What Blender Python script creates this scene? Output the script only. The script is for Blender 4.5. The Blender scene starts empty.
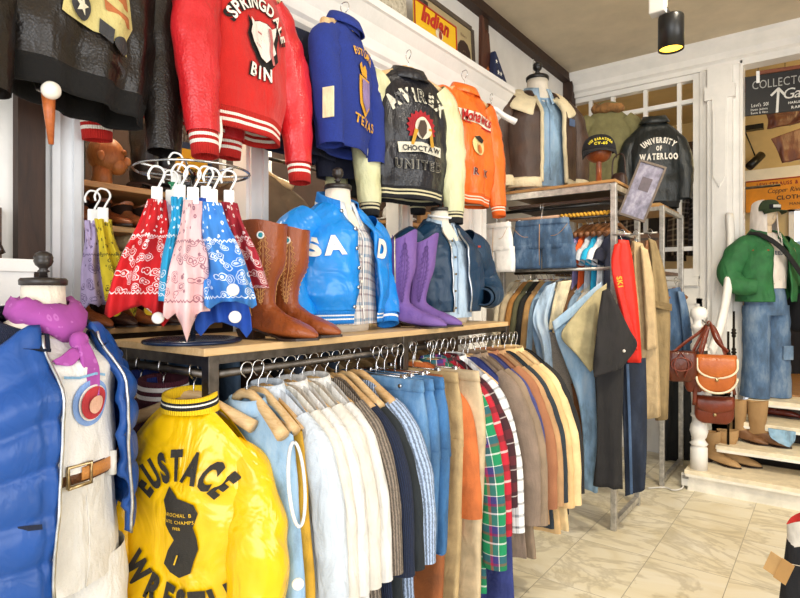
import bpy, bmesh, math, random
from mathutils import Vector, Matrix, noise
V = Vector
R = math.radians
PI = math.pi
COL = bpy.context.scene.collection
random.seed(7)

# ------------------------------------------------------------------ view geometry (real place, metres)
YAW = R(37.2); EYE = 1.55; FPX = 568.0; HZ = 293.0
CY, SY = math.cos(YAW), math.sin(YAW)
def ray(px):
    u = (px - 400) / FPX
    return (-SY + CY * u, CY + SY * u)
def atd(px, py, d):
    r = ray(px); return V((r[0] * d, r[1] * d, EYE - (py - HZ) / FPX * d))
def atx(px, py, x): return atd(px, py, x / ray(px)[0])
def aty(px, py, y): return atd(px, py, y / ray(px)[1])
def atz(px, py, z): return atd(px, py, (EYE - z) * FPX / (py - HZ))

# ------------------------------------------------------------------ mesh builder
def lerp(a, b, t): return a + (b - a) * t
def keyed(keys, t):
    if t <= keys[0][0]: return keys[0][1]
    for (t0, v0), (t1, v1) in zip(keys, keys[1:]):
        if t <= t1:
            s = (t - t0) / (t1 - t0 + 1e-9); s = s * s * (3 - 2 * s)
            return lerp(v0, v1, s)
    return keys[-1][1]
def catmull(P, n):
    P = [V(p) for p in P]; out = []
    m = len(P) - 1
    for k in range(n + 1):
        f = k / n * m; i = min(int(f), m - 1); t = f - i
        p1, p2 = P[i], P[i + 1]
        p0 = P[i - 1] if i > 0 else p1 * 2 - p2
        p3 = P[i + 2] if i + 2 <= m else p2 * 2 - p1
        out.append(0.5 * ((2 * p1) + (p2 - p0) * t + (2 * p0 - 5 * p1 + 4 * p2 - p3) * t * t + (3 * p1 - p0 - 3 * p2 + p3) * t ** 3))
    return out
def interp(L, n):
    out = []; m = len(L) - 1
    for k in range(n + 1):
        f = k / n * m; i = min(int(f), m - 1); out.append(lerp(L[i], L[i + 1], f - i))
    return out
def N3(x, y, z=0.0): return noise.noise(V((x, y, z)))

class MB:
    def __init__(s): s.v = []; s.f = []; s.uv = []
    def add(s, verts, faces, uvs=None):
        b = len(s.v); s.v += [V(p) for p in verts]
        for f in faces:
            s.f.append([b + i for i in f]); s.uv.append([(uvs[i] if uvs else (0, 0)) for i in f])
        return s
    def grid(s, rows, closed=True, cap0=False, cap1=False):
        n = len(rows[0]); b = len(s.v)
        mid = rows[len(rows) // 2]
        us = [0.0]
        for j in range(1, n + 1): us.append(us[-1] + (mid[j % n] - mid[j - 1]).length)
        vs = [0.0]
        for i in range(1, len(rows)):
            vs.append(vs[-1] + max((rows[i][0] - rows[i - 1][0]).length, (rows[i][n // 2] - rows[i - 1][n // 2]).length))
        for r in rows: s.v += r
        m = n if closed else n - 1
        for i in range(len(rows) - 1):
            for j in range(m):
                k = (j + 1) % n
                s.f.append([b + i * n + j, b + i * n + k, b + (i + 1) * n + k, b + (i + 1) * n + j])
                s.uv.append([(us[j], vs[i]), (us[j + 1], vs[i]), (us[j + 1], vs[i + 1]), (us[j], vs[i + 1])])
        for flag, base, rev in ((cap0, b, True), (cap1, b + (len(rows) - 1) * n, False)):
            if flag:
                f = [base + j for j in range(n)]
                if rev: f = f[::-1]
                s.f.append(f); s.uv.append([(s.v[i].x, s.v[i].z) for i in f])
        return s
    def box(s, x0, y0, z0, x1, y1, z1):
        P = [(x0, y0, z0), (x1, y0, z0), (x1, y1, z0), (x0, y1, z0), (x0, y0, z1), (x1, y0, z1), (x1, y1, z1), (x0, y1, z1)]
        b = len(s.v); s.v += [V(p) for p in P]
        for f in ((0, 3, 2, 1), (4, 5, 6, 7), (0, 1, 5, 4), (1, 2, 6, 5), (2, 3, 7, 6), (3, 0, 4, 7)):
            s.f.append([b + i for i in f])
            q = [V(P[i]) for i in f]; nx = abs((q[1] - q[0]).cross(q[2] - q[0]).normalized().x); nz = abs((q[1] - q[0]).cross(q[2] - q[0]).normalized().z)
            s.uv.append([((p.y, p.z) if nx > .5 else (p.x, p.y) if nz > .5 else (p.x, p.z)) for p in q])
        return s
    def bar(s, p, q, w, h=None):
        """square bar from p to q"""
        p, q = V(p), V(q); h = h or w; d = (q - p).normalized()
        up = V((0, 0, 1)) if abs(d.z) < .9 else V((1, 0, 0))
        a = d.cross(up).normalized() * w / 2; c = a.cross(d).normalized() * h / 2
        rows = [[o + a + c, o - a + c, o - a - c, o + a - c] for o in (p, q)]
        return s.grid(rows, True, True, True)
    def tube(s, path, r, n=8, cap=True, flat=None, x0=None):
        P = [V(p) for p in path]
        rr = r if isinstance(r, (list, tuple)) else [r] * len(P)
        t = (P[1] - P[0]).normalized()
        a = V(x0) if x0 is not None else (V((0, 0, 1)) if abs(t.z) < .9 else V((1, 0, 0)))
        a = (a - t * a.dot(t)).normalized(); rows = []
        for i, p in enumerate(P):
            t = (P[min(i + 1, len(P) - 1)] - P[max(i - 1, 0)]).normalized()
            a = (a - t * a.dot(t)).normalized(); b = t.cross(a)
            q = rr[i]; ra, rb = q if isinstance(q, (tuple, list)) else (q, q * (flat or 1))
            rows.append([p + a * ra * math.cos(2 * PI * j / n) + b * rb * math.sin(2 * PI * j / n) for j in range(n)])
        return s.grid(rows, True, cap, cap)
    def lathe(s, prof, n=20, c=(0, 0, 0), axis='Z', cap=True):
        c = V(c); rows = []
        for r, z in prof:
            row = []
            for j in range(n):
                a = 2 * PI * j / n; x, y = r * math.cos(a), r * math.sin(a)
                row.append(c + (V((x, y, z)) if axis == 'Z' else V((z, x, y)) if axis == 'X' else V((x, z, y))))
            rows.append(row)
        return s.grid(rows, True, cap, cap)
    def ellipsoid(s, c, rx, ry, rz, n=18, m=10, e=1.0):
        c = V(c); rows = []
        sg = lambda q: math.copysign(abs(q) ** e, q)
        for i in range(m + 1):
            p = -PI / 2 + PI * i / m; cp = max(math.cos(p), 1e-3)
            rows.append([c + V((rx * sg(cp) * sg(math.cos(2 * PI * j / n)), ry * sg(cp) * sg(math.sin(2 * PI * j / n)), rz * sg(math.sin(p)))) for j in range(n)])
        return s.grid(rows, True, True, True)
    def poly(s, pts, y0, y1, axis='Y'):
        """extrude a polygon drawn in x,z along y (axis Y), or y,z along x (axis X), or x,y along z"""
        n = len(pts)
        mk = {'Y': lambda p, t: V((p[0], t, p[1])), 'X': lambda p, t: V((t, p[0], p[1])), 'Z': lambda p, t: V((p[0], p[1], t))}[axis]
        b = len(s.v)
        for t in (y0, y1): s.v += [mk(p, t) for p in pts]
        F = [list(range(n)), list(range(2 * n - 1, n - 1, -1))] + [[j, j + n, (j + 1) % n + n, (j + 1) % n] for j in range(n)]
        per = 0; us = [0]
        for j in range(n): us.append(us[-1] + math.dist(pts[j], pts[(j + 1) % n]))
        for k, f in enumerate(F):
            s.f.append([b + i for i in f])
            s.uv.append([pts[i % n] for i in f] if k < 2 else [(us[k - 2], y0), (us[k - 2], y1), (us[k - 1], y1), (us[k - 1], y0)])
        return s
    def xf(s, M):
        s.v = [M @ p for p in s.v]; return s
    def join(s, o):
        b = len(s.v); s.v += o.v; s.f += [[b + i for i in f] for f in o.f]; s.uv += o.uv; return s
    def build(s, name, m, parent=None, smooth=True, solid=0, bevel=0, sub=0, fix=True):
        me = bpy.data.meshes.new(name)
        me.from_pydata([tuple(p) for p in s.v], [], s.f)
        ul = me.uv_layers.new(name='UVMap'); k = 0
        flat = [c for f in s.uv for c in f]
        for i, l in enumerate(ul.data): l.uv = flat[i]
        if fix:
            bm = bmesh.new(); bm.from_mesh(me); bmesh.ops.recalc_face_normals(bm, faces=bm.faces); bm.to_mesh(me); bm.free()
        if smooth:
            for p in me.polygons: p.use_smooth = True
        me.materials.append(m)
        ob = bpy.data.objects.new(name, me); COL.objects.link(ob)
        if parent: ob.parent = parent
        if bevel:
            md = ob.modifiers.new('bevel', 'BEVEL'); md.width = bevel; md.segments = 2; md.limit_method = 'ANGLE'
        if solid:
            md = ob.modifiers.new('solid', 'SOLIDIFY'); md.thickness = solid; md.offset = -1
        if sub:
            md = ob.modifiers.new('sub', 'SUBSURF'); md.levels = sub; md.render_levels = sub
        return ob

def thing(name, label, cat, loc=(0, 0, 0), rz=0.0, group=None, rot=None):
    o = bpy.data.objects.new(name, None); COL.objects.link(o); o.empty_display_size = .05
    o.location = loc; o.rotation_euler = rot if rot else (0, 0, rz)
    o['label'] = label; o['category'] = cat
    if group: o['group'] = group
    return o
def tag(o, label, cat, group=None, loc=None, rz=None, rot=None):
    o['label'] = label; o['category'] = cat
    if group: o['group'] = group
    if loc is not None: o.location = loc
    if rz is not None: o.rotation_euler = (0, 0, rz)
    if rot is not None: o.rotation_euler = rot
    return o
def struct(mb, name, m, label=None, **k):
    k.setdefault('smooth', False)
    o = mb.build(name, m, **k); o['kind'] = 'structure'
    if label: o['label'] = label
    return o
def facing(dx, dy):
    """z rotation that turns a thing's own -Y front towards (dx, dy)"""
    return math.atan2(dy, dx) + PI / 2

# ------------------------------------------------------------------ materials
_M = {}
def lin(c):
    if isinstance(c, str):
        c = [int(c[i:i + 2], 16) / 255 for i in (0, 2, 4)]
    return [(x / 12.92 if x <= .04045 else ((x + .055) / 1.055) ** 2.4) for x in c[:3]] + [1]
def _base(name):
    m = bpy.data.materials.new(name); m.use_nodes = True
    nt = m.node_tree; b = nt.nodes['Principled BSDF']
    return m, nt, b
def nd(nt, t, **k):
    n = nt.nodes.new(t)
    for a, v in k.items():
        if a.startswith('i_'): n.inputs[a[2:].replace('_', ' ')].default_value = v
        else: setattr(n, a, v)
    return n
def ramp(nt, fac, stops, const=False):
    r = nt.nodes.new('ShaderNodeValToRGB'); e = r.color_ramp.elements
    r.color_ramp.interpolation = 'CONSTANT' if const else 'LINEAR'
    while len(e) < len(stops): e.new(1)
    for i, (p, c) in enumerate(stops):
        e[i].position = p; e[i].color = lin(c)
    if fac is not None: nt.links.new(fac, r.inputs[0])
    return r.outputs[0]
def mixc(nt, fac, a, b, mode='MIX'):
    m = nt.nodes.new('ShaderNodeMix'); m.data_type = 'RGBA'; m.blend_type = mode
    for sock, v in ((m.inputs[0], fac), (m.inputs[6], a), (m.inputs[7], b)):
        if isinstance(v, bpy.types.NodeSocket): nt.links.new(v, sock)
        elif isinstance(v, (int, float)): sock.default_value = v
        else: sock.default_value = lin(v)
    return m.outputs[2]
def math_(nt, op, a, b=0.0, c=None):
    m = nt.nodes.new('ShaderNodeMath'); m.operation = op
    for i, v in enumerate((a, b) if c is None else (a, b, c)):
        if isinstance(v, bpy.types.NodeSocket): nt.links.new(v, m.inputs[i])
        else: m.inputs[i].default_value = v
    return m.outputs[0]
def bump(nt, b, h, s, d=.02):
    n = nd(nt, 'ShaderNodeBump'); n.inputs['Strength'].default_value = s; n.inputs['Distance'].default_value = d
    nt.links.new(h, n.inputs['Height']); nt.links.new(n.outputs[0], b.inputs['Normal'])
def coord(nt, kind, scale=None):
    tc = nd(nt, 'ShaderNodeTexCoord'); o = tc.outputs[kind]
    if scale:
        mp = nd(nt, 'ShaderNodeMapping'); mp.inputs['Scale'].default_value = scale
        nt.links.new(o, mp.inputs[0]); o = mp.outputs[0]
    return o
def noi(nt, vec, scale, detail=3, rough=.5, dist=0):
    n = nd(nt, 'ShaderNodeTexNoise'); n.inputs['Scale'].default_value = scale; n.inputs['Detail'].default_value = detail
    n.inputs['Roughness'].default_value = rough; n.inputs['Distortion'].default_value = dist
    nt.links.new(vec, n.inputs['Vector']); return n.outputs['Fac']
def shade(c, k):
    c = [int(c[i:i + 2], 16) for i in (0, 2, 4)] if isinstance(c, str) else c
    return ''.join('%02x' % max(0, min(255, int(x * k))) for x in c)

def cloth(c, rough=.85, var=.12, bs=.25, bscale=220, wr=.25, wscale=9, name='cloth', sheen=.0):
    k = ('cloth', c, rough, var, bs, bscale, wr, wscale, sheen)
    if k in _M: return _M[k]
    m, nt, b = _base(name); o = coord(nt, 'Object')
    f = noi(nt, o, 14, 4)
    nt.links.new(ramp(nt, f, [(.25, shade(c, 1 - var)), (.75, shade(c, 1 + var))]), b.inputs['Base Color'])
    b.inputs['Roughness'].default_value = rough
    h = math_(nt, 'MULTIPLY_ADD', noi(nt, o, bscale, 2), .12 * bs / .25, math_(nt, 'MULTIPLY', noi(nt, coord(nt, 'Object', (1.6, 1.6, .7)), wscale, 3, .55, .6), wr * 4))
    bump(nt, b, h, .6, .02)
    if sheen: b.inputs['Sheen Weight'].default_value = sheen
    _M[k] = m; return m
def satin(c, rough=.32, wr=1.0, wscale=11, name='satin', var=.05, spec=.5):
    k = ('satin', c, rough, wr, wscale, spec)
    if k in _M: return _M[k]
    m, nt, b = _base(name); o = coord(nt, 'Object')
    nt.links.new(ramp(nt, noi(nt, o, 7, 3), [(.3, shade(c, 1 - var)), (.7, shade(c, 1 + var))]), b.inputs['Base Color'])
    b.inputs['Roughness'].default_value = rough; b.inputs['Specular IOR Level'].default_value = spec
    h = noi(nt, coord(nt, 'Object', (1.2, 1.2, .8)), wscale, 3, .5, .7)
    bump(nt, b, h, .55 * wr, .035)
    _M[k] = m; return m
def leather(c, rough=.42, grain=160, wr=.6, name='leather', c2=None, spec=.5):
    k = ('leather', c, rough, grain, wr, c2, spec)
    if k in _M: return _M[k]
    m, nt, b = _base(name); o = coord(nt, 'Object')
    nt.links.new(ramp(nt, noi(nt, o, 8, 5, .6), [(.3, c), (.7, c2 or shade(c, 1.35))]), b.inputs['Base Color'])
    b.inputs['Roughness'].default_value = rough; b.inputs['Specular IOR Level'].default_value = spec
    v = nd(nt, 'ShaderNodeTexVoronoi'); v.inputs['Scale'].default_value = grain; nt.links.new(o, v.inputs['Vector'])
    h = math_(nt, 'MULTIPLY_ADD', v.outputs['Distance'], .06, math_(nt, 'MULTIPLY', noi(nt, coord(nt, 'Object', (1.5, 1.5, .6)), 11, 3, .5, .25), wr * 1.3))
    bump(nt, b, h, .5, .03)
    _M[k] = m; return m
def denim(c, wash=.35, name='denim', wscale=6):
    k = ('denim', c, wash, wscale)
    if k in _M: return _M[k]
    m, nt, b = _base(name); o = coord(nt, 'Object')
    light = [min(255, int(int(c[i:i + 2], 16) + (225 - int(c[i:i + 2], 16)) * wash)) for i in (0, 2, 4)]
    light = ''.join('%02x' % x for x in light)
    f = noi(nt, coord(nt, 'Object', (1.6, 1.6, .6)), wscale, 5, .62)
    col = ramp(nt, f, [(.38, shade(c, .74)), (.5, c), (.68, light)])
    fine = noi(nt, coord(nt, 'Object', (160, 160, 60)), 3, 2)
    col = mixc(nt, math_(nt, 'MULTIPLY', fine, .35), col, light)
    nt.links.new(col, b.inputs['Base Color']); b.inputs['Roughness'].default_value = .9
    bump(nt, b, math_(nt, 'MULTIPLY_ADD', fine, .1, noi(nt, o, 12, 3, .5, .5)), .5, .015)
    _M[k] = m; return m
def knit(c, name='knit', scale=70, dep=1.0, cable=False):
    k = ('knit', c, scale, dep)
    if k in _M: return _M[k]
    m, nt, b = _base(name); uv = coord(nt, 'UV')
    w = nd(nt, 'ShaderNodeTexWave'); w.inputs['Scale'].default_value = scale / 6; w.inputs['Distortion'].default_value = 2.5
    w.inputs['Detail'].default_value = 2; w.inputs['Detail Scale'].default_value = 5; nt.links.new(uv, w.inputs['Vector'])
    nt.links.new(ramp(nt, w.outputs['Fac'], [(.1, shade(c, .7)), (.8, shade(c, 1.1))]), b.inputs['Base Color'])
    b.inputs['Roughness'].default_value = .95; bump(nt, b, w.outputs['Fac'], .7 * dep, .012)
    _M[k] = m; return m
def plaid(su, sv, pu=.12, pv=.12, mix=.5, name='plaid', off=(0, 0)):
    """su / sv: colour stops across and along the cloth"""
    m, nt, b = _base(name); uv = coord(nt, 'UV')
    sp = nd(nt, 'ShaderNodeSeparateXYZ'); nt.links.new(uv, sp.inputs[0])
    fu = math_(nt, 'FRACT', math_(nt, 'MULTIPLY_ADD', sp.outputs[0], 1 / pu, off[0] + 40)); fv = math_(nt, 'FRACT', math_(nt, 'MULTIPLY_ADD', sp.outputs[1], 1 / pv, off[1] + 40))
    col = mixc(nt, mix, ramp(nt, fu, su, True), ramp(nt, fv, sv, True))
    nt.links.new(col, b.inputs['Base Color']); b.inputs['Roughness'].default_value = .85
    bump(nt, b, noi(nt, coord(nt, 'Object'), 10, 3, .5, .5), .5, .015)
    return m
def vstripe(stops, h, name='rib', ribs=True, axis=1):
    """bands across the height h of a rib (uv v in metres)"""
    m, nt, b = _base(name); uv = coord(nt, 'UV')
    sp = nd(nt, 'ShaderNodeSeparateXYZ'); nt.links.new(uv, sp.inputs[0])
    nt.links.new(ramp(nt, math_(nt, 'MULTIPLY', sp.outputs[axis], 1 / h), stops, True), b.inputs['Base Color'])
    b.inputs['Roughness'].default_value = .9
    if ribs: bump(nt, b, math_(nt, 'SINE', math_(nt, 'MULTIPLY', sp.outputs[1 - axis], 900)), .5, .003)
    return m
def paint(c, rough=.45, var=.03, name='paint', scale=5):
    k = ('paint', c, rough, var, scale)
    if k in _M: return _M[k]
    m, nt, b = _base(name); o = coord(nt, 'Object')
    nt.links.new(ramp(nt, noi(nt, o, scale, 5, .6), [(.3, shade(c, 1 - var)), (.7, shade(c, 1 + var))]), b.inputs['Base Color'])
    b.inputs['Roughness'].default_value = rough; bump(nt, b, noi(nt, o, 60, 3), .08, .01)
    _M[k] = m; return m
def wood(c, c2, rough=.5, scale=(2, 14, 14), name='wood'):
    k = ('wood', c, c2, rough, scale)
    if k in _M: return _M[k]
    m, nt, b = _base(name); o = coord(nt, 'Object', scale)
    f = noi(nt, o, 3, 5, .6, 1.2)
    nt.links.new(ramp(nt, f, [(.3, c), (.7, c2)]), b.inputs['Base Color'])
    b.inputs['Roughness'].default_value = rough; bump(nt, b, f, .15, .01)
    _M[k] = m; return m
def metal(c, rough=.35, name='metal', mtl=1.0):
    k = ('metal', c, rough, mtl)
    if k in _M: return _M[k]
    m, nt, b = _base(name); o = coord(nt, 'Object')
    nt.links.new(ramp(nt, noi(nt, o, 25, 4, .6), [(.3, shade(c, .8)), (.7, shade(c, 1.1))]), b.inputs['Base Color'])
    b.inputs['Roughness'].default_value = rough; b.inputs['Metallic'].default_value = mtl
    _M[k] = m; return m
def glow(c, s, name='glow'):
    m, nt, b = _base(name); b.inputs['Base Color'].default_value = lin(c)
    b.inputs['Emission Color'].default_value = lin(c); b.inputs['Emission Strength'].default_value = s; return m
def bandana(c, ink='ffffff', name='bandana_cotton', scale=42):
    """printed cotton: scattered small motifs above, ringed paisley drops and a lace border below"""
    m, nt, b = _base(name); uv = coord(nt, 'UV'); ob = coord(nt, 'Object')
    wob = nd(nt, 'ShaderNodeVectorMath', operation='MULTIPLY_ADD'); nz = nd(nt, 'ShaderNodeTexNoise'); nz.inputs['Scale'].default_value = 30; nt.links.new(uv, nz.inputs['Vector'])
    nt.links.new(nz.outputs['Color'], wob.inputs[0]); wob.inputs[1].default_value = (.02, .02, 0); nt.links.new(uv, wob.inputs[2])
    v = nd(nt, 'ShaderNodeTexVoronoi'); v.inputs['Scale'].default_value = scale; nt.links.new(wob.outputs[0], v.inputs['Vector'])
    d = v.outputs['Distance']
    v2 = nd(nt, 'ShaderNodeTexVoronoi'); v2.inputs['Scale'].default_value = scale * 1.1; nt.links.new(uv, v2.inputs['Vector'])
    sp = nd(nt, 'ShaderNodeSeparateXYZ'); nt.links.new(uv, sp.inputs[0]); y = sp.outputs[1]
    def between(x, a, b_): return math_(nt, 'MULTIPLY', math_(nt, 'GREATER_THAN', x, a), math_(nt, 'LESS_THAN', x, b_))
    rings = math_(nt, 'MAXIMUM', between(d, .20, .30), math_(nt, 'MAXIMUM', between(d, .42, .50), math_(nt, 'LESS_THAN', d, .10)))
    low = between(y, .12, .285)
    dots = math_(nt, 'MULTIPLY', between(v2.outputs['Distance'], .10, .30), math_(nt, 'LESS_THAN', y, .12))
    pick = math_(nt, 'GREATER_THAN', math_(nt, 'FRACT', math_(nt, 'MULTIPLY', nd(nt, 'ShaderNodeValue').outputs[0], 1.0)), -1)
    dots = math_(nt, 'MULTIPLY', dots, math_(nt, 'GREATER_THAN', noi(nt, uv, 22, 1), .44))
    sc_ = math_(nt, 'MULTIPLY', math_(nt, 'ABSOLUTE', math_(nt, 'SINE', math_(nt, 'MULTIPLY', sp.outputs[0], 260))), .006)
    edge1 = between(math_(nt, 'ADD', y, sc_), .118, .1225); edge2 = between(math_(nt, 'SUBTRACT', y, sc_), .283, .2875)
    f = math_(nt, 'MAXIMUM', math_(nt, 'MULTIPLY', rings, low), math_(nt, 'MAXIMUM', dots, math_(nt, 'MAXIMUM', edge1, edge2)))
    col = mixc(nt, math_(nt, 'MULTIPLY', f, .85), ramp(nt, noi(nt, ob, 12, 3), [(.3, shade(c, .92)), (.7, shade(c, 1.06))]), ink)
    nt.links.new(col, b.inputs['Base Color']); b.inputs['Roughness'].default_value = .85
    bump(nt, b, noi(nt, ob, 14, 3, .5, .6), .5, .012)
    return m

# ------------------------------------------------------------------ lettering
_G = {}
def glyphs(chars, bold):
    todo = [c for c in set(chars) if c != ' ' and (c, bold) not in _G]
    obs = []
    for ch in todo:
        cu = bpy.data.curves.new('glyph', 'FONT'); cu.body = ch; cu.offset = bold; cu.fill_mode = 'FRONT'; cu.resolution_u = 3
        ob = bpy.data.objects.new('glyph', cu); COL.objects.link(ob); obs.append((ch, ob))
    bpy.context.view_layer.update(); dg = bpy.context.evaluated_depsgraph_get()
    for ch, ob in obs:
        me = bpy.data.meshes.new_from_object(ob.evaluated_get(dg))
        vs = [(v.co.x, v.co.y) for v in me.vertices]; fs = [list(p.vertices) for p in me.polygons]
        bpy.data.meshes.remove(me)
        cu = ob.data; bpy.data.objects.remove(ob); bpy.data.curves.remove(cu)
        x0 = min(v[0] for v in vs); x1 = max(v[0] for v in vs)
        _G[(ch, bold)] = ([(x - x0, y) for x, y in vs], fs, x1 - x0)
ALL = "ABCDEFGHIJKLMNOPQRSTUVWXYZabcdefghijklmnopqrstuvwxyz0123456789-'&.$"
BOLD = (0.0, .03, .055)
for _b in BOLD: glyphs(ALL, _b)
def lettering(mb, s, size, centre, surf, bold=.03, arc=None, rot=0.0, gap=.09, off=.004, sx=1.0, shear=0.0, wave=None):
    """writes s around centre=(x,z) on surf(x,z,off)->Vector; arc = radius (positive arches up)"""
    ws = [(_G[(c, bold)][2] if c != ' ' else .35) + gap for c in s]
    tot = sum(ws) * size * sx; p = -tot / 2
    for ch, w in zip(s, ws):
        mid = p + (w - gap) * size * sx / 2; p += w * size * sx
        if ch == ' ': continue
        vs, fs, wd = _G[(ch, bold)]
        pts = []
        for x, y in vs:
            lx = (x - wd / 2 + shear * (y - .35)) * size * sx; ly = (y - .35) * size
            if arc:
                th = mid / arc; cx, cz = arc * math.sin(th), arc * math.cos(th) - arc
                X = cx + lx * math.cos(th) + ly * math.sin(th); Z = cz - lx * math.sin(th) + ly * math.cos(th)
            else: X, Z = mid + lx, ly
            if rot:
                X, Z = X * math.cos(rot) - Z * math.sin(rot), X * math.sin(rot) + Z * math.cos(rot)
            pts.append(surf(centre[0] + X, centre[1] + Z, off))
        mb.add(pts, fs)
    return mb
def patch(mb, poly, surf, off=.003, n=10):
    """a filled outline laid on surf: fan of quads from the middle so it follows the cloth"""
    cx = sum(p[0] for p in poly) / len(poly); cz = sum(p[1] for p in poly) / len(poly)
    rows = []
    for k in range(1, 6):
        t = k / 5
        rows.append([surf(cx + (x - cx) * t, cz + (z - cz) * t, off) for x, z in poly])
    b = len(mb.v); mb.v.append(surf(cx, cz, off)); m = len(poly)
    for r in rows: mb.v += r
    for j in range(m):
        mb.f.append([b, b + 1 + j, b + 1 + (j + 1) % m]); mb.uv.append([(cx, cz), poly[j], poly[(j + 1) % m]])
    for i in range(4):
        for j in range(m):
            k = (j + 1) % m; o = b + 1 + i * m
            mb.f.append([o + j, o + k, o + m + k, o + m + j]); mb.uv.append([poly[j], poly[k], poly[k], poly[j]])
    return mb
def circ(cx, cz, rx, rz=None, n=28, a0=0):
    rz = rz or rx
    return [(cx + rx * math.cos(2 * PI * j / n + a0), cz + rz * math.sin(2 * PI * j / n + a0)) for j in range(n)]
def line(mb, pts, w, surf, off=.005):
    """a flat stroke along pts on surf"""
    P = [V((p[0], p[1])) for p in pts]
    for a, b in zip(P, P[1:]):
        d = (b - a).normalized() * w / 2; n = V((-d.y, d.x)); a2, b2 = a - d * .5, b + d * .5
        q = [a2 + n, a2 - n, b2 - n, b2 + n]
        mb.add([surf(p.x, p.y, off) for p in q], [[0, 1, 2, 3]])
    return mb
# ------------------------------------------------------------------ garments
def sgp(q, e): return math.copysign(abs(q) ** e, q)
class G:
    """a torso-shaped cloth shell; own front/display side is -Y, z=0 at the neck, hem at -L"""
    def __init__(s, sh=.21, hw=.25, L=.6, dep=.1, drop=.06, neck=.08, n=2.5, hem=.95, fold=.01, ff=28, seed=0, blouse=0.0,
                 dtop=.015, lump=.008, lsc=9, flare=0.0, gap=None, belly=0):
        s.__dict__.update(locals())
        s.wk = [(0, sh), (.1, sh + (hw - sh) * .45), (.3, hw), (.8, hw * (1 + blouse + flare * .8)), (1, hw * (hem + flare))]
        s.dk = [(0, dtop), (.06, max(dtop, dep * .55)), (.28, dep), (.82, dep * (1 + blouse)), (1, dep * (hem if blouse else 1.0))]
    def zt(s, x):
        ax = abs(x)
        if ax < s.neck: return 0.0
        return -s.drop * ((ax - s.neck) / max(s.sh - s.neck, 1e-3)) ** 1.2
    def pt(s, a, v, off=0.0):
        w, d = keyed(s.wk, v), keyed(s.dk, v)
        c, sn = math.cos(a), math.sin(a); e = 2 / s.n
        x0 = sgp(c, e); X = (w + off) * x0; t = s.zt(s.sh * x0); Z = t + (-s.L - t) * v
        Y = (d + off) * sgp(sn, e); sd = 1 if sn >= 0 else -1
        k = min(1, abs(sn) * 1.6)
        q = s.fold * (v ** .8) * math.sin(X * s.ff + 2.2 * N3(s.seed * 3.1 + X * 3, Z * 2.0, s.seed) * 2 + sd)
        q += s.lump * min(1, v * 4) * (noise.noise(V((X * s.lsc, Z * s.lsc * 1.2, s.seed * 7.7 + sd * 3))) + .5 * noise.noise(V((X * s.lsc * 2.3, Z * s.lsc * 2.1, s.seed * 5.1 + sd))))
        return V((X, -(Y + sd * k * q), Z))
    def surf(s, x, z, off=0.0):
        v = .5; w = s.hw
        for _ in range(4):
            w = keyed(s.wk, max(0, min(1, v))); t = s.zt(s.sh * max(-1, min(1, x / w))); v = (t - z) / (t + s.L)
        v = max(0, min(1, v)); q = max(-.999, min(.999, x / w))
        a = math.acos(sgp(q, s.n / 2)); p = s.pt(a, v); e = .006
        a2 = s.pt(min(PI, a + .02), v); nx = (a2 - p); nrm = V((nx.y, -nx.x, 0)); nrm = nrm.normalized() if nrm.length > 1e-6 else V((0, -1, 0))
        if nrm.y > 0: nrm = -nrm
        return p + nrm * off + V((0, -off * .3, 0))
    def angles(s, v, n):
        if not s.gap: return [2 * PI * j / n for j in range(n)]
        gr, gl = keyed(s.gap[0], v), keyed(s.gap[1], v); w = keyed(s.wk, v)
        ar = math.acos(sgp(max(-.99, min(.99, gr / w)), s.n / 2)); al = math.acos(sgp(max(-.99, min(.99, -gl / w)), s.n / 2))
        a0, a1 = ar, al - 2 * PI
        return [a0 + (a1 - a0) * j / (n - 1) for j in range(n)]
    def body(s, root, m, name='body', nu=56, nv=30, v0=0.0, v1=1.0, off=0.0, solid=0):
        rows = [[s.pt(a, v0 + (v1 - v0) * i / nv, off) for a in s.angles(v0 + (v1 - v0) * i / nv, nu)] for i in range(nv + 1)]
        if s.dtop > .03 and v0 == 0:
            top = rows[0]
            rows = [[V((p.x, p.y * f, p.z + .022 * (1 - f * f))) for p in top] for f in (.02, .3, .6, .85)] + rows
        mb = MB().grid(rows, not s.gap)
        return mb.build(name, m, root, solid=(solid or (.006 if s.gap else 0)))
    def hem_rib(s, root, m, h=.06, nu=64, name='hem_rib', tuck=.95):
        rows = []
        for i in range(6):
            t = i / 5; row = []
            for a in s.angles(1.0, nu):
                p = s.pt(a, 1.0); k = 1 - (1 - tuck) * math.sin(min(1, t * 2) * PI / 2) + .004 * math.sin(40 * a)
                row.append(V((p.x * k, p.y * k, -s.L - h * t)))
            rows.append(row)
        return MB().grid(rows, not s.gap).build(name, m, root, solid=.006)
    def edge_line(s, side, v0=0.02, v1=1.0, n=22, off=.003, extra=()):
        """points down the front edge: side 0 = right (x+), 1 = left"""
        out = []
        for i in range(n + 1):
            v = v0 + (v1 - v0) * i / n; a = s.angles(v, 60)[0 if side == 0 else -1]
            out.append(s.pt(a, v) + V((0, -off, 0)))
        return out

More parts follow.
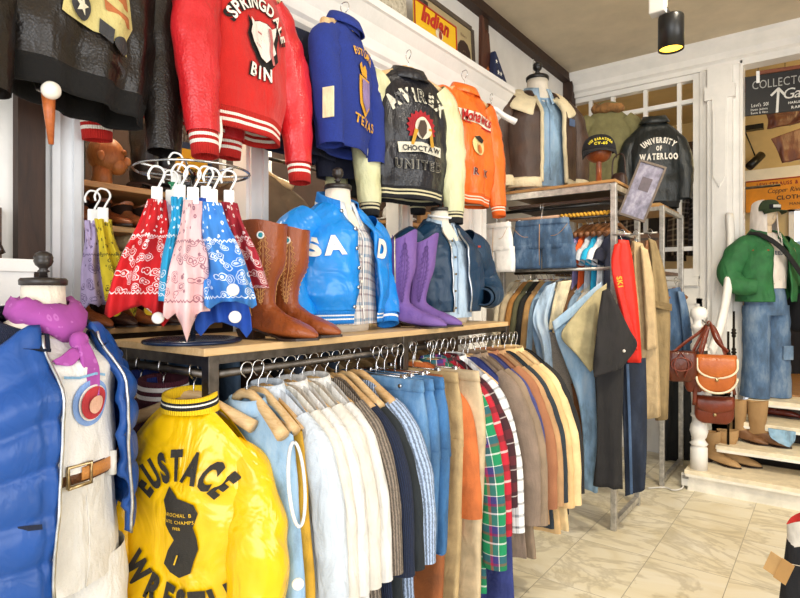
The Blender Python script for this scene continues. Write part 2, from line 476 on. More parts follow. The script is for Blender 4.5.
def sleeve(root, path, rads, m, cuff_m=None, cuff_h=.06, name='sleeve', wr=.10, seed=0, flat=1.0, n=18, m_=26, cuff_k=.85, open_end=True):
    P = catmull(path, m_); rr = interp(rads, m_)
    t = (P[1] - P[0]).normalized(); a = V((1, 0, 0)) if abs(t.x) < .85 else V((0, 0, 1)); a = (a - t * a.dot(t)).normalized(); rows = []
    ln = 0
    for i, p in enumerate(P):
        t = (P[min(i + 1, m_)] - P[max(i - 1, 0)]).normalized(); a = (a - t * a.dot(t)).normalized(); b = t.cross(a)
        if i: ln += (P[i] - P[i - 1]).length
        env = min(1, i / 3)
        row = []
        for j in range(n):
            th = 2 * PI * j / n
            k = 1 + wr * env * (noise.noise(V((math.cos(th) * 1.1 + seed * 3.3, math.sin(th) * 1.1, ln * 13))) + .3 * math.sin(ln * 46 + 3.2 * math.sin(th + seed) + 5 * noise.noise(V((seed, ln * 6, math.cos(th)))))) * (.5 + .5 * math.sin(PI * i / m_))
            row.append(p + a * rr[i] * k * math.cos(th) + b * rr[i] * flat * k * math.sin(th))
        rows.append(row)
    ob = MB().grid(rows, True, False, not cuff_m and not open_end).build(name, m, root)
    if cuff_m:
        t = (P[-1] - P[-2]).normalized(); r = rr[-1] * cuff_k; b = t.cross(a); rows = []
        prof = [(1.0, -.012), (1.06, .004), (1.0, cuff_h * .5), (.97, cuff_h), (.85, cuff_h), (.8, cuff_h * .2)]
        vv = []
        for k, z in prof:
            rows.append([P[-1] + t * z + a * r * k * math.cos(2 * PI * j / n) + b * r * flat * k * math.sin(2 * PI * j / n) for j in range(n)])
        MB().grid(rows, True).build('cuff', cuff_m, root)
    return ob

def collar_rib(root, m, rx=.085, ry=.065, h=.045, z0=-.012, tilt=.02, gap=0.0, name='collar', lean=1.08, yc=0.0):
    """standing band; gap = half opening angle at the front (-Y)"""
    n = 40; rows = []
    A = [-PI / 2 + gap + (2 * PI - 2 * gap) * j / (n - (1 if gap else 0)) for j in range(n)]
    for i in range(6):
        t = i / 5; k = 1.0 + (lean - 1) * (1 - t)
        rows.append([V((rx * k * math.cos(a), yc + ry * k * math.sin(a), z0 + h * t + tilt * math.sin(a) * (1 if t else .4))) for a in A])
    for t in (1.0, .4):
        rows.append([V(((rx - .012) * math.cos(a), yc + (ry - .012) * math.sin(a), z0 + h * t + tilt * math.sin(a))) for a in A])
    return MB().grid(rows, not gap).build(name, m, root)
def collar_fold(root, m, rx=.08, ry=.065, fall=.05, z0=0.0, gap=0.0, spread=1.45, name='collar', yc=0.0, tilt=.02, point=.03, solid=.004):
    """turned-down collar; gap = half opening angle at the front; points drop at the ends"""
    n = 44; rows = []
    A = [-PI / 2 + gap + (2 * PI - 2 * gap) * j / (n - (1 if gap else 0)) for j in range(n)]
    prof = [(1.0, -.015, 0), (.97, .03, 0), (1.0, .042, 0), (1.08, .042, 0), (lerp(1.08, spread, .5), .042 - fall * .45, .4), (spread, .042 - fall, 1)]
    for k, z, q in prof:
        row = []
        for j, a in enumerate(A):
            e = 0
            if gap: e = max(0, 1 - min(j, n - 1 - j) / 7.0)
            kk = k + .10 * e * q
            row.append(V((rx * kk * math.cos(a), yc + ry * kk * math.sin(a) - .012 * e * q, z0 + z - point * e * q + tilt * math.sin(a))))
        rows.append(row)
    return MB().grid(rows, not gap).build(name, m, root, solid=solid)

def slab(rows, nrm, m=14, n=26, fold=0.0, ff=30, seed=0, e=.55, hem=None):
    """cloth panel: rows = [(left, right, half thickness)], nrm = facing; folds wave both faces together"""
    Ls = catmull([r[0] for r in rows], m); Rs = catmull([r[1] for r in rows], m); T = interp([r[2] for r in rows], m); nrm = V(nrm)
    out = []
    for i in range(m + 1):
        c, h = (Ls[i] + Rs[i]) / 2, (Rs[i] - Ls[i]) / 2; row = []; t = i / m; wd = h.length
        for j in range(n):
            a = 2 * PI * j / n; x = sgp(math.cos(a), e); y = sgp(math.sin(a), e)
            w = fold * min(1, .25 + t) * math.sin(x * wd * ff + 3 * N3(seed, t * 1.5, x)) + fold * .7 * N3(x * 3 + seed, t * 4)
            p = c + h * x + nrm * (T[i] * y + w)
            if hem and i == m: p = p + V((0, 0, hem(x)))
            row.append(p)
        out.append(row)
    return MB().grid(out, True, True, True)

M_WOODH = wood('e0c294', 'c9a26c', .45, (3, 30, 30)); M_WOODH2 = wood('d5b182', 'b98f58', .45, (3, 30, 30)); M_WOODD = wood('8a5a34', '6b4226', .45, (3, 30, 30))
M_CHROME = metal('d8d8da', .22); M_WHITEPL = paint('f0f0ee', .35); M_DARKM = metal('55504c', .4); M_BLACK = cloth('161617'); M_BLACKP = paint('151515', .35)
def hanger(label, loc, rz=0.0, m=None, w=.195, hook_m=None, clip=False, rot=None, bar_m=None, group=None, thick=.011, drop=.07, tilt=0.0):
    """z=0 is the top of the rail it hangs on"""
    t = thing('clip_hanger' if clip else 'coat_hanger', label, 'hanger', loc, rz, group, rot or ((0, tilt, rz) if tilt else None))
    pts = [V((-.004, .0, -.03)), V((-.021, 0, -.012)), V((-.016, 0, .01)), V((0, 0, .016)), V((.016, 0, .010)), V((.021, 0, -.008)), V((.012, 0, -.03)), V((.001, 0, -.045)), V((0, 0, -.088))]
    pts = [V((p.y, p.x, p.z)) for p in pts]          # the hook curls round a rail that runs across the hanger
    MB().tube(catmull(pts, 26), .0024, 6).build('hook', hook_m or M_CHROME, t)
    if clip:
        b = MB(); b.tube([(-w * .8, 0, -.09), (w * .8, 0, -.09)], .003, 6); b.build('bar', hook_m or M_CHROME, t)
        for sx in (-1, 1):
            MB().box(sx * w * .7 - .012, -.009, -.135, sx * w * .7 + .012, .009, -.08).build('clip', hook_m or M_CHROME, t, bevel=.003)
    else:
        P = catmull([(-w, -.012, -.088 - drop), (-w * .55, 0, -.092 - drop * .42), (-.03, .0, -.083), (0, 0, -.080), (.03, 0, -.083), (w * .55, 0, -.092 - drop * .42), (w, -.012, -.088 - drop)], 22)
        rr = [(.014 + .006 * abs(i - 11) / 11, thick + .010 * (abs(i - 11) / 11) ** 2) for i in range(23)]
        MB().tube(P, rr, 10).build('shoulder_bar', m or M_WOODH, t)
    return t

def buttons(root, pts, m, r=.008, name='button', axis='Y'):
    for p in pts: MB().lathe([(r * .3, -.004), (r, -.003), (r, .001), (r * .6, .002)], 12, p, axis).build(name, m, root)

def dressform(root, m, cap_m, k=1.0, z0=0.0, kx=1.0, nk=1.0, nz=0.0):
    pr = [(0, .165, .11), (.06, .172, .118), (.14, .165, .115), (.25, .142, .10), (.33, .158, .112), (.42, .178, .118), (.48, .178, .105), (.515, .15, .085), (.54, .10, .068), (.565, .064, .06), (.60, .058, .057), (.635, .056, .056)]
    rows = [[V((rx * k * (kx if z < .53 else 1) * math.cos(2 * PI * j / 32), ry * k * (kx if z < .53 else 1) * math.sin(2 * PI * j / 32), z0 + z * k)) for j in range(32)] for z, rx, ry in [(z + (nz if z > .6 else 0), rx * (nk if z > .56 else 1), ry * (nk if z > .56 else 1)) for z, rx, ry in pr]]
    MB().grid(rows, True, True, True).build('torso_form', m, root)
    capM = Matrix.Translation((0, 0, z0 + (.632 + nz) * k)) @ Matrix.Scale(nk, 4) @ Matrix.Translation((0, 0, -(z0 + .632 * k)))
    MB().lathe([(.05 * k, z0 + .632 * k), (.062 * k, z0 + .636 * k), (.063 * k, z0 + .65 * k), (.058 * k, z0 + .656 * k), (.012 * k, z0 + .659 * k)], 28).xf(capM).build('neck_cap', cap_m, root)
    MB().lathe([(.012, .656), (.010, .672), (.017, .676), (.011, .682), (.012, .686), (.021, .694), (.026, .706), (.024, .713), (.026, .716), (.022, .728), (.01, .735), (.001, .7355)][:], 20).xf(capM @ Matrix.Translation((0, 0, z0)) @ Matrix.Scale(k, 4)).build('finial', cap_m, root)

# hung garments -----------------------------------------------------------------
def std_sleeves(root, g, m, cuff=None, L=.6, out=.05, r0=.085, r1=.055, flat=.8, seed=0, wr=.1, cuff_h=.055, sides=(-1, 1), fwd=0.0, cuff_k=.85, z0=-.055):
    for s in sides:
        P = [(s * (g.sh - .05), 0, -g.drop * .6 + z0 * .9), (s * (g.sh + .025), 0, -g.drop + z0 - .05), (s * (g.hw + out * .7), -fwd * .4, -L * .45 - g.drop), (s * (g.hw + out), -fwd, -L)]
        sleeve(root, P, [r0 * .8, r0, lerp(r0, r1, .45), r1], m, cuff, cuff_h, seed=seed + s * 2.2, flat=flat, wr=wr, cuff_k=cuff_k)

def rack_top(name, cat, label, loc, m, L=.72, hw=.215, sleeves=True, sl_m=None, sl_L=.6, thick=.035, rz=0.0, seed=0, collar=None, sheer=0, flare=.06, btn=None, rot=None, sh=.182, fold=.012, placket=None, r0=.07, cuff=None, group=None):
    t = thing(name, label, cat, loc, rz, group, rot)
    hw = hw - .022
    g = G(sh=sh, hw=hw, L=L, dep=thick, drop=.08, neck=.07, n=2.2, hem=1.0, flare=flare + .10, fold=fold, ff=36, seed=seed, dtop=.012, lump=.007)
    g.body(t, m, nu=40, nv=22)
    if sleeves:
        std_sleeves(t, g, sl_m or m, cuff, L=sl_L, out=.075, r0=r0 * .92, r1=.052, flat=.62, seed=seed, wr=.07)
    if collar == 'fold': collar_fold(t, sl_m or m, rx=.062, ry=.034, fall=.045, z0=-.03, spread=1.3, solid=.003, tilt=.008)
    elif collar: collar_rib(t, collar, rx=.08, ry=.045)
    if btn: buttons(t, [V((0, -thick - .012, -.12 - .11 * i)) for i in range(5)], btn)
    return t
def rack_pants(name, cat, label, loc, m, L=.95, hw=.2, rz=0.0, seed=0, thick=.03, band=True, rot=None, btn=None, group=None, spread=.02):
    """trousers pinned by the waistband, z=0 at the rail"""
    t = thing(name, label, cat, loc, rz, group, rot)
    z0 = -.115
    slab([(V((-hw * .92, 0, z0)), V((hw * .92, 0, z0)), thick * .5), (V((-hw, 0, z0 - .12)), V((hw, 0, z0 - .12)), thick), (V((-hw * 1.04, 0, z0 - .27)), V((hw * 1.04, 0, z0 - .27)), thick)], (0, 1, 0), 8, 30, .006, 30, seed).build('seat', m, t)
    for s in (-1, 1):
        a, b = sorted((s * .006, s * hw * 1.04))
        a2, b2 = sorted((s * spread, s * hw * .98))
        slab([(V((a, 0, z0 - .24)), V((b, 0, z0 - .24)), thick), (V((a2, 0, z0 - .6)), V((b2, 0, z0 - .6)), thick * .85), (V((a2 * 1.2, 0, z0 - L)), V((b2 * .95, 0, z0 - L)), thick * .7)], (0, 1, 0), 16, 22, .008, 34, seed + s).build('leg', m, t)
    if band:
        slab([(V((-hw * .93, 0, z0 + .022)), V((hw * .93, 0, z0 + .022)), thick * .6), (V((-hw * .95, 0, z0 - .02)), V((hw * .95, 0, z0 - .02)), thick * .75)], (0, 1, 0), 3, 26).build('waistband', m, t)
        for s in (-1, 1): MB().lathe([(.002, -.003), (.008, -.002), (.008, .002), (.003, .003)], 10, (s * hw * .6, -thick - .006, z0), 'Y').build('rivet', M_CHROME, t)
    return t

# boots --------------------------------------------------------------------------
def boot(name, label, loc, rz, m, sole_m, hgt=.36, k=1.0, rim_m=None, group=None, top_dip=.02, stitch=None, holes=None, zip_m=None, lean=0.0, foot_m=None, shw=.055, fl=1.0, side=None):
    """toe points along own +X, heel at the origin"""
    t = thing(name, label, 'boot', loc, rz, group)
    H = hgt
    hz = lambda f: .145 + (H - .145) * f
    q_ = shw / .055
    S = [((.080 * q_, H + top_dip), (-.07 * q_, H - .005), shw), ((.077 * q_, hz(.78)), (-.067 * q_, hz(.76)), shw * .99), ((.072 * q_, hz(.45)), (-.063 * q_, hz(.42)), shw * .92), ((.064, hz(.2)), (-.059, hz(.16)), .047), ((.058, .135), (-.058, .125), .043), ((.066, .112), (-.066, .085), .040), ((.088, .098), (-.07, .05), .038), ((.112, .088), (-.066, .030), .037), ((.14, .078), (-.03, .026), .036), ((.165, .070), (.05, .020), .040), ((.195, .060), (.12, .012), .045), ((.225, .050), (.19, .008), .042), ((.25, .038), (.235, .008), .030), ((.27, .026), (.265, .010), .015), ((.276, .02), (.275, .014), .004)]
    def ring(F, B, w, lift=0, n=26):
        F, B = V((F[0], 0, F[1])), V((B[0], 0, B[1])); c = (F + B) / 2; h = (F - B) / 2
        return [(c + h * sgp(math.cos(2 * PI * j / n), .8) + V((0, w * sgp(math.sin(2 * PI * j / n), .85), lift * math.sin(2 * PI * j / n) ** 2))) * k for j in range(n)]
    rows = []
    m_ = 44
    fx = lambda x: x if x < .08 else .08 + (x - .08) * fl
    Fs = catmull([V((f[0] if f[1] > .14 else fx(f[0]), 0, f[1])) for f, b, w in S], m_); Bs = catmull([V((b[0] if b[1] > .14 else fx(b[0]), 0, b[1])) for f, b, w in S], m_); Ws = interp([w for f, b, w in S], m_)
    for i in range(m_ + 1):
        sl = -top_dip * 1.1 if side is None else side
        r = ring((Fs[i].x + lean * max(0, Fs[i].z - .12), Fs[i].z), (Bs[i].x + lean * max(0, Bs[i].z - .12), Bs[i].z), Ws[i], sl * max(0, 1 - i / 5))
        if 4 < i < 30:
            for j, p in enumerate(r):
                q = .0035 * k * noise.noise(p * 22) * (1 if i < 16 else 1.4)
                r[j] = p + V((q, q, 0))
        rows.append(r)
    inner = [[p * .93 + V((.0 if q else 0, 0, -.05 * k * q)) for p in [V((x.x, x.y, x.z)) for x in rows[0]]] for q in (0, .0001, 1)]
    inner = []
    for q in (.0, 1.0):
        c = sum(rows[0], V()) / len(rows[0]); inner.append([c + (p - c) * .90 + V((0, 0, -.06 * k * q)) for p in rows[0]])
    ish = 19
    up = MB().grid(rows[:ish], True); up.build('shaft', m, t)
    MB().grid(inner[::-1] + [rows[0]], True, True).build('lining', rim_m or sole_m, t)
    MB().grid(rows[ish - 1:], True, False, True).build('foot', foot_m or m, t)
    # sole and heel
    out = []
    for i in range(21):
        x = -.07 + .352 * i / 20; w = keyed([(-.08, .012), (-.06, .036), (0, .037), (.06, .031), (.13, .043), (.2, .046), (.25, .031), (.275, .012), (.282, .004)], x); out.append((x, w))
    zb = lambda x: keyed([(-.08, .032), (0.0, .032), (.1, .010), (.14, .0), (.3, .004)], x)
    rows = [[V((fx(x), s * w * 1.04, zb(x) + z)) * k for s, z in ((-1, .008), (-1, .0), (1, .0), (1, .008))] for x, w in out]
    MB().grid(rows, True, True, True).build('sole', sole_m, t, smooth=False)
    MB().grid([[V((x, y, z)) * k for x, y in ((-.07 + q, -.034 + q * .4), (.005 - q * .2, -.036 + q * .4), (.005 - q * .2, .036 - q * .4), (-.07 + q, .034 - q * .4))] for z, q in ((.034, 0), (.0, .012))], True, True, True).build('heel', sole_m, t, smooth=False)
    def sf(i, a):      # point on the shaft: i 0..1 down, a angle from the front
        f = i * m_; q = min(int(f), m_ - 1); u = f - q
        F = Fs[q].lerp(Fs[q + 1], u); B = Bs[q].lerp(Bs[q + 1], u); w = lerp(Ws[q], Ws[q + 1], u)
        F = F + V((lean * max(0, F.z - .12), 0, 0)); B = B + V((lean * max(0, B.z - .12), 0, 0))
        c = (F + B) / 2; h = (F - B) / 2
        return (c + h * sgp(math.cos(a), .8) * 1.035 + V((0, w * sgp(math.sin(a), .85) * 1.05, 0))) * k
    if stitch:
        mb = MB()
        for a0 in (-2.2, -.95, 1.05):
            for off in (-.42, -.25, .25, .42):
                mb.tube([sf(.05 + .26 * q / 26, a0 + off * (1 if q % 2 else .45) * math.sin(PI * (q + 2) / 30)) for q in range(27)], .0012 * k, 4)
            mb.tube([sf(.03 + .3 * q / 20, a0) for q in range(21)], .0012 * k, 4)
        for s in (-1, 1): mb.tube([sf(.01 + .4 * q / 16, s * PI / 2) for q in range(17)], .0018 * k, 5)
        mb.build('stitching', stitch, t)
    if holes:
        for a0 in (-2.0, -1.05):
            c = sf(.05, a0); d = V((math.cos(a0) * .6, math.sin(a0), 0)).normalized()
            ri = MB(); n_ = 14; u = V((-d.y, d.x, 0)); r_ = .0105 * k
            ri.tube([c + d * .001 + (u * math.cos(2 * PI * q / n_) + V((0, 0, 1)) * math.sin(2 * PI * q / n_)) * r_ for q in range(n_ + 1)], .0028 * k, 6)
            ri.build('pull_ring', M_WHITEPL, t)
            MB().grid([[c + d * z + (u * math.cos(2 * PI * q / n_) + V((0, 0, 1)) * math.sin(2 * PI * q / n_)) * r_ * f for q in range(n_)] for z, f in ((-.002, 1), (.0012, .98), (.0013, .01))], True).build('pull_hole', holes, t)
    if zip_m: MB().tube([sf(.02 + .34 * q / 16, -1.5) for q in range(17)], .003 * k, 6).build('zip', zip_m, t)
    return t
# ------------------------------------------------------------------ camera, light
cam_d = bpy.data.cameras.new('camera'); cam = bpy.data.objects.new('camera', cam_d); COL.objects.link(cam)
cam.location = (0, 0, EYE); cam.rotation_euler = (PI / 2, 0, YAW)
cam_d.sensor_width = 36; cam_d.lens = FPX / 800 * 36; cam_d.shift_y = -6 / 800; cam_d.clip_start = .05
sc = bpy.context.scene; sc.camera = cam
sc.view_settings.view_transform = 'Standard'; sc.view_settings.look = 'None'; sc.view_settings.gamma = 1; sc.view_settings.use_curve_mapping = False
sc.view_settings.exposure = 0.55
w = bpy.data.worlds.new('daylight'); sc.world = w; w.use_nodes = True
w.node_tree.nodes['Background'].inputs[0].default_value = lin('eef3fb'); w.node_tree.nodes['Background'].inputs[1].default_value = .75
def area(name, loc, target, sx, sy, e, c):
    l = bpy.data.lights.new(name, 'AREA'); l.shape = 'RECTANGLE'; l.size = sx; l.size_y = sy; l.energy = e; l.color = c
    o = bpy.data.objects.new(name, l); COL.objects.link(o); o.location = loc
    o.rotation_euler = (V(target) - V(loc)).to_track_quat('-Z', 'Y').to_euler(); return o
def spot(name, loc, target, e, c, ang=70, r=.05, blend=.5):
    l = bpy.data.lights.new(name, 'SPOT'); l.energy = e; l.color = c; l.spot_size = R(ang); l.spot_blend = blend; l.shadow_soft_size = r
    o = bpy.data.objects.new(name, l); COL.objects.link(o); o.location = loc
    o.rotation_euler = (V(target) - V(loc)).to_track_quat('-Z', 'Y').to_euler(); return o
def point(name, loc, e, c, r=.1):
    l = bpy.data.lights.new(name, 'POINT'); l.energy = e; l.color = c; l.shadow_soft_size = r
    o = bpy.data.objects.new(name, l); COL.objects.link(o); o.location = loc; return o
area('assumed_front_daylight', (1.2, -2.6, 1.9), (-1.3, 2.2, 1.45), 3.4, 2.6, 95, (.97, .985, 1.0))  # unseen area light for daylight assumed from behind the camera; no window built
area('side_daylight_fill', (3.35, 1.6, 2.0), (-1.5, 1.9, 1.4), 3.2, 2.2, 85, (.98, .99, 1.0))  # unseen area light added to brighten fronts that face the aisle
spot('assumed_ceiling_spot', (.75, 2.6, 3.6), (-.5, 4.2, .1), 170, (1, .86, .62), 80, .06)  # three unseen spotlights assumed under the ceiling for warm light, without fixtures
spot('assumed_ceiling_spot', (.2, 1.9, 3.7), (-1.5, 2.9, 1.2), 60, (1, .93, .8), 90, .08)
spot('assumed_ceiling_spot', (-.2, 3.4, 3.7), (-1.2, 5.0, 2.3), 45, (1, .9, .72), 90, .08)
point('assumed_gallery_light', (.75, 7.2, 3.5), 27, (1, .78, .36), .12)  # unseen points assumed to give the gallery its yellow light, no lamps modelled
point('assumed_gallery_light', (-1.9, 7.3, 3.0), 2.5, (1, .82, .5), .12)

# ------------------------------------------------------------------ room shell
WHITE = paint('ece9e4', .4); WHITE2 = paint('e2e0dc', .45); CEIL = paint('d3c5ac', .8, .05, 'plaster', 3); TIMBER = wood('2a1a12', '40291c', .6, (9, 9, 1.5))
def tiles():
    m, nt, b = _base('marble_tile'); o = coord(nt, 'Object')
    br = nd(nt, 'ShaderNodeTexBrick'); br.offset = 0; br.squash = 1
    for k, v in (('Scale', 1.0), ('Mortar Size', .0025), ('Mortar Smooth', .3), ('Brick Width', .41), ('Row Height', .61)): br.inputs[k].default_value = v
    mp = nd(nt, 'ShaderNodeMapping'); mp.inputs['Location'].default_value = (.03, .12, 0); nt.links.new(o, mp.inputs[0]); nt.links.new(mp.outputs[0], br.inputs['Vector'])
    br.inputs['Color1'].default_value = (0, 0, 0, 1); br.inputs['Color2'].default_value = (1, 1, 1, 1); br.inputs['Mortar'].default_value = (.5, .5, .5, 1)
    vec = nd(nt, 'ShaderNodeVectorMath', operation='MULTIPLY_ADD'); nt.links.new(br.outputs['Color'], vec.inputs[0]); vec.inputs[1].default_value = (3, 7, 0); nt.links.new(coord(nt, 'Object', (.8, 1.3, 1)), vec.inputs[2])
    f1 = noi(nt, vec.outputs[0], 1.6, 7, .6, 1.6); f2 = noi(nt, vec.outputs[0], 1.5, 5, .62, 1.6)
    base = ramp(nt, f1, [(.25, 'd6c8a4'), (.5, 'e8dfc6'), (.75, 'f0ebdd')])
    col = mixc(nt, ramp(nt, f2, [(.46, '000000'), (.50, 'b0b0b0'), (.56, '000000')]), base, '9c8d6c')
    col = mixc(nt, math_(nt, 'MULTIPLY', br.outputs['Fac'], .7), col, '8b8069')
    nt.links.new(col, b.inputs['Base Color']); b.inputs['Roughness'].default_value = .28; b.inputs['Specular IOR Level'].default_value = .35
    return m
struct(MB().box(-2.9, -3, -.05, 3.5, 5.9, 0), 'floor', tiles())
struct(MB().box(-2.9, -3, 3.84, 3.5, 5.9, 3.9), 'ceiling', CEIL)
struct(MB().box(-2.31, -3, 3.05, -2.25, 5.9, 3.84), 'wall_left', paint('e9e5df', .6))
struct(MB().box(-2.31, 3.9, 0, -2.25, 5.9, 3.05), 'wall_left_rear', paint('dedad3', .6))
struct(MB().box(-2.05, -3, 0, -1.97, .745, 2.62), 'wall_left_front', WHITE)
struct(MB().box(-2.85, .7, 0, -2.8, 4.0, 2.75), 'wall_alcove_back', paint('4b3a2e', .7, .12, 'brown_wall'))
struct(MB().box(-2.85, .6, 0, -2.05, .66, 2.75), 'wall_alcove_side', paint('d9cfbf', .6))
struct(MB().box(-2.85, 3.9, 0, -2.25, 3.95, 2.75), 'wall_alcove_rear', paint('6a5646', .6))
struct(MB().box(-2.85, .6, 2.62, -1.99, 3.95, 2.7), 'ceiling_alcove', WHITE2)
struct(MB().box(3.5, -3, 0, 3.56, 5.9, 3.84), 'wall_right', WHITE2)
# cornice over the alcove, one long moulding
prof = [(-2.25, 2.6), (-1.985, 2.6), (-1.985, 2.625), (-1.965, 2.635), (-1.965, 2.66), (-1.975, 2.675), (-1.975, 2.785), (-1.955, 2.80), (-1.955, 2.825), (-1.94, 2.84), (-1.935, 2.895), (-1.91, 2.96), (-1.865, 3.01), (-1.85, 3.015), (-1.85, 3.055), (-2.25, 3.055)]
struct(MB().poly(prof, -3, 3.84, 'Y'), 'cornice_left', WHITE)
def pilaster(y0, y1, nm, m=WHITE):
    mb = MB().box(-2.06, y0, 0, -1.97, y1, 2.62); w_ = y1 - y0
    mb.box(-1.97, y0 + w_ * .12, 0, -1.955, y0 + w_ * .32, 2.62); mb.box(-1.97, y0 + w_ * .68, 0, -1.955, y0 + w_ * .88, 2.62)
    return struct(mb, nm, m)
pilaster(.75, .865, 'column_front', paint('e3e4e6', .4)); pilaster(1.52, 1.64, 'column_middle'); pilaster(2.58, 2.715, 'column_boots'); pilaster(3.38, 3.62, 'column_rear')
struct(MB().box(-1.97, .66, 0, -1.93, .735, 2.6), 'timber_post', TIMBER)
# dark timber along the ceiling edge and on the upper wall
struct(MB().box(-2.25, -3, 3.76, -2.17, 5.9, 3.84), 'ceiling_beam', TIMBER)
struct(MB().box(-2.25, 4.02, 3.05, -2.21, 4.10, 3.76), 'timber_stud', TIMBER)
struct(MB().box(-2.25, 5.8, 2.9, -2.15, 5.9, 3.84), 'timber_corner_post', TIMBER)
struct(MB().box(-2.25, 5.04, 3.1, -2.24, 5.05, 3.76), 'trim_1', paint('c9c2b6', .6)); struct(MB().box(-2.25, 3.36, 3.13, -2.24, 3.37, 3.76), 'trim_2', paint('c9c2b6', .6))
# ------------------------------------------------------------------ back wall with the glazed screen and the doorway
YB = 5.9
struct(MB().box(-2.3, YB, 3.64, 3.5, YB + .12, 3.84), 'wall_back_header', WHITE2)
mb = MB(); mb.poly([(YB, 3.60), (YB - .03, 3.60), (YB - .03, 3.64), (YB - .06, 3.66), (YB - .06, 3.72), (YB - .10, 3.76), (YB - .13, 3.80), (YB - .13, 3.84), (YB, 3.84)], -2.17, 3.5, 'X'); struct(mb, 'cornice_back', WHITE)
struct(MB().box(-2.3, YB, 0, -.97, YB + .12, 1.68), 'wall_back_panel', WHITE)
mb = MB()
for a in (-1.85, -1.35): mb.box(a, YB - .02, .3, a + .05, YB, 1.5).box(a + .35, YB - .02, .3, a + .40, YB, 1.5).box(a, YB - .02, 1.45, a + .4, YB, 1.5)
mb.box(-2.25, YB - .04, 1.62, -.98, YB, 1.70)
struct(mb, 'trim_3', WHITE)
mb = MB().box(-.97, YB - .02, 0, -.65, YB + .14, 3.64); mb.box(-.90, YB - .08, 0, -.70, YB - .02, 3.6); mb.box(-.92, YB - .10, 3.3, -.68, YB - .02, 3.42); mb.box(-.86, YB - .10, .0, -.74, YB - .08, 3.3); mb.box(-.94, YB - .1, 0, -.66, YB - .02, .9)
mb.poly([(-.85, 2.6), (-.80, 2.5), (-.75, 2.6), (-.75, 3.2), (-.85, 3.2)], YB - .115, YB - .1, 'Y')
struct(mb, 'column_back', WHITE)
mb = MB()
for x in (-2.0, -1.775, -1.46, -1.155): mb.box(x - .018, YB + .022, 1.74, x + .018, YB + .068, 3.6)
for z in (1.95, 2.68, 3.34): mb.box(-2.25, YB + .02, z, -.97, YB + .07, z + .04)
mb.box(-2.24, YB + .004, 1.682, -.98, YB + .09, 1.78).box(-2.24, YB + .004, 3.55, -.98, YB + .09, 3.66).box(-1.03, YB - .003, 1.705, -.972, YB + .086, 3.63).box(-2.25, YB - .003, 1.705, -2.17, YB + .086, 3.63)
wf = struct(mb, 'window_1', WHITE)
gm, nt, b = _base('pane_glass'); b.inputs['Transmission Weight'].default_value = 1; b.inputs['Roughness'].default_value = .0; b.inputs['IOR'].default_value = 1.02; b.inputs['Base Color'].default_value = (1, 1, 1, 1); b.inputs['Specular IOR Level'].default_value = .9
g_ = MB().box(-2.2, YB + .043, 1.75, -1.0, YB + .047, 3.6).build('glass', gm, wf, smooth=False)
mb = MB().box(-.65, YB - .03, .0, -.625, YB + .14, 3.63).box(-.64, YB - .026, 3.58, 1.6, YB + .136, 3.636).box(1.55, YB - .03, 0, 1.65, YB + .14, 3.64)
struct(mb, 'door_1', WHITE, bevel=.005)
struct(MB().box(1.6, YB, 0, 3.5, YB + .12, 3.64), 'wall_back_right', WHITE2)
# gallery behind
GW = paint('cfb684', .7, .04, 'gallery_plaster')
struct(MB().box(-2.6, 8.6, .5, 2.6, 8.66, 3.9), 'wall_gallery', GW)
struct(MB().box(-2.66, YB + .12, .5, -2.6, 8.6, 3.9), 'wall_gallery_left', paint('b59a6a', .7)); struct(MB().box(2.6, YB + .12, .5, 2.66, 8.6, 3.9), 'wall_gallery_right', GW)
struct(MB().box(-2.6, YB + .12, 3.88, 2.6, 8.6, 3.94), 'ceiling_gallery', GW)
struct(MB().box(-2.6, YB + .12, .60, 2.6, 8.6, .66), 'floor_gallery', wood('8a6238', 'a87c4c', .5, (3, 12, 12)))
struct(MB().box(-2.6, 8.5, 2.98, 2.6, 8.6, 3.12), 'trim_4', paint('efe9da', .5))
# unseen right-wall frame added for the side area light; then the gallery's lit window
wr_ = MB()
for y in (.0, 1.6, 3.15): wr_.box(3.44, y, 1.0, 3.5, y + .06, 3.1)
for z in (1.0, 3.04): wr_.box(3.445, .06, z, 3.495, 3.15, z + .06)
struct(wr_, 'added_window_frame', WHITE)  # added out of view to go with the side fill; wall behind is solid
wg = struct(MB().box(-.42, 8.55, 2.02, -.36, 8.6, 2.62).box(.20, 8.55, 2.02, .26, 8.6, 2.62).box(-.42, 8.55, 2.56, .26, 8.6, 2.62).box(-.42, 8.55, 2.02, .26, 8.6, 2.08).box(-.10, 8.56, 2.05, -.07, 8.6, 2.6), 'window_2', WHITE)
MB().box(-.38, 8.585, 2.05, .22, 8.595, 2.6).build('pane', glow('e8f2ff', 2.0), wg, smooth=False)
# ------------------------------------------------------------------ stairs
STW = paint('ebe6da', .45, .06, 'worn_white_paint', 9); TREAD = paint('e6d9bd', .5, .08, 'worn_tread', 11)
def stair(nm, y0, y1, z, x0, riser=True):
    o = struct(MB().box(x0, y0, z - .035, 1.55, y1, z), nm, TREAD, bevel=.005)
    if riser: MB().box(x0 + .03, y0 + .035, 0 if riser == 1 else z - .15, 1.55, y0 + .06, z - .035).build('riser', STW, o, smooth=False)
    MB().box(x0 + .01, y0 - .006, z - .05, 1.55, y0 + .02, z - .03).build('nosing', STW, o, smooth=False)
    return o
stair('stair_tread', 4.90, 5.42, .165, -.92, 1)
struct(MB().box(-.90, 4.93, 0, -.86, 5.86, .13), 'stair_side', STW)
stair('stair_tread', 5.16, 5.62, .33, -.74, 0); stair('stair_tread', 5.42, 5.82, .49, -.62, 0); stair('stair_tread', 5.66, 6.05, .645, -.57, 0)
struct(MB().box(-.72, 5.3, .0, -.66, 5.85, .29), 'stair_stringer', STW)
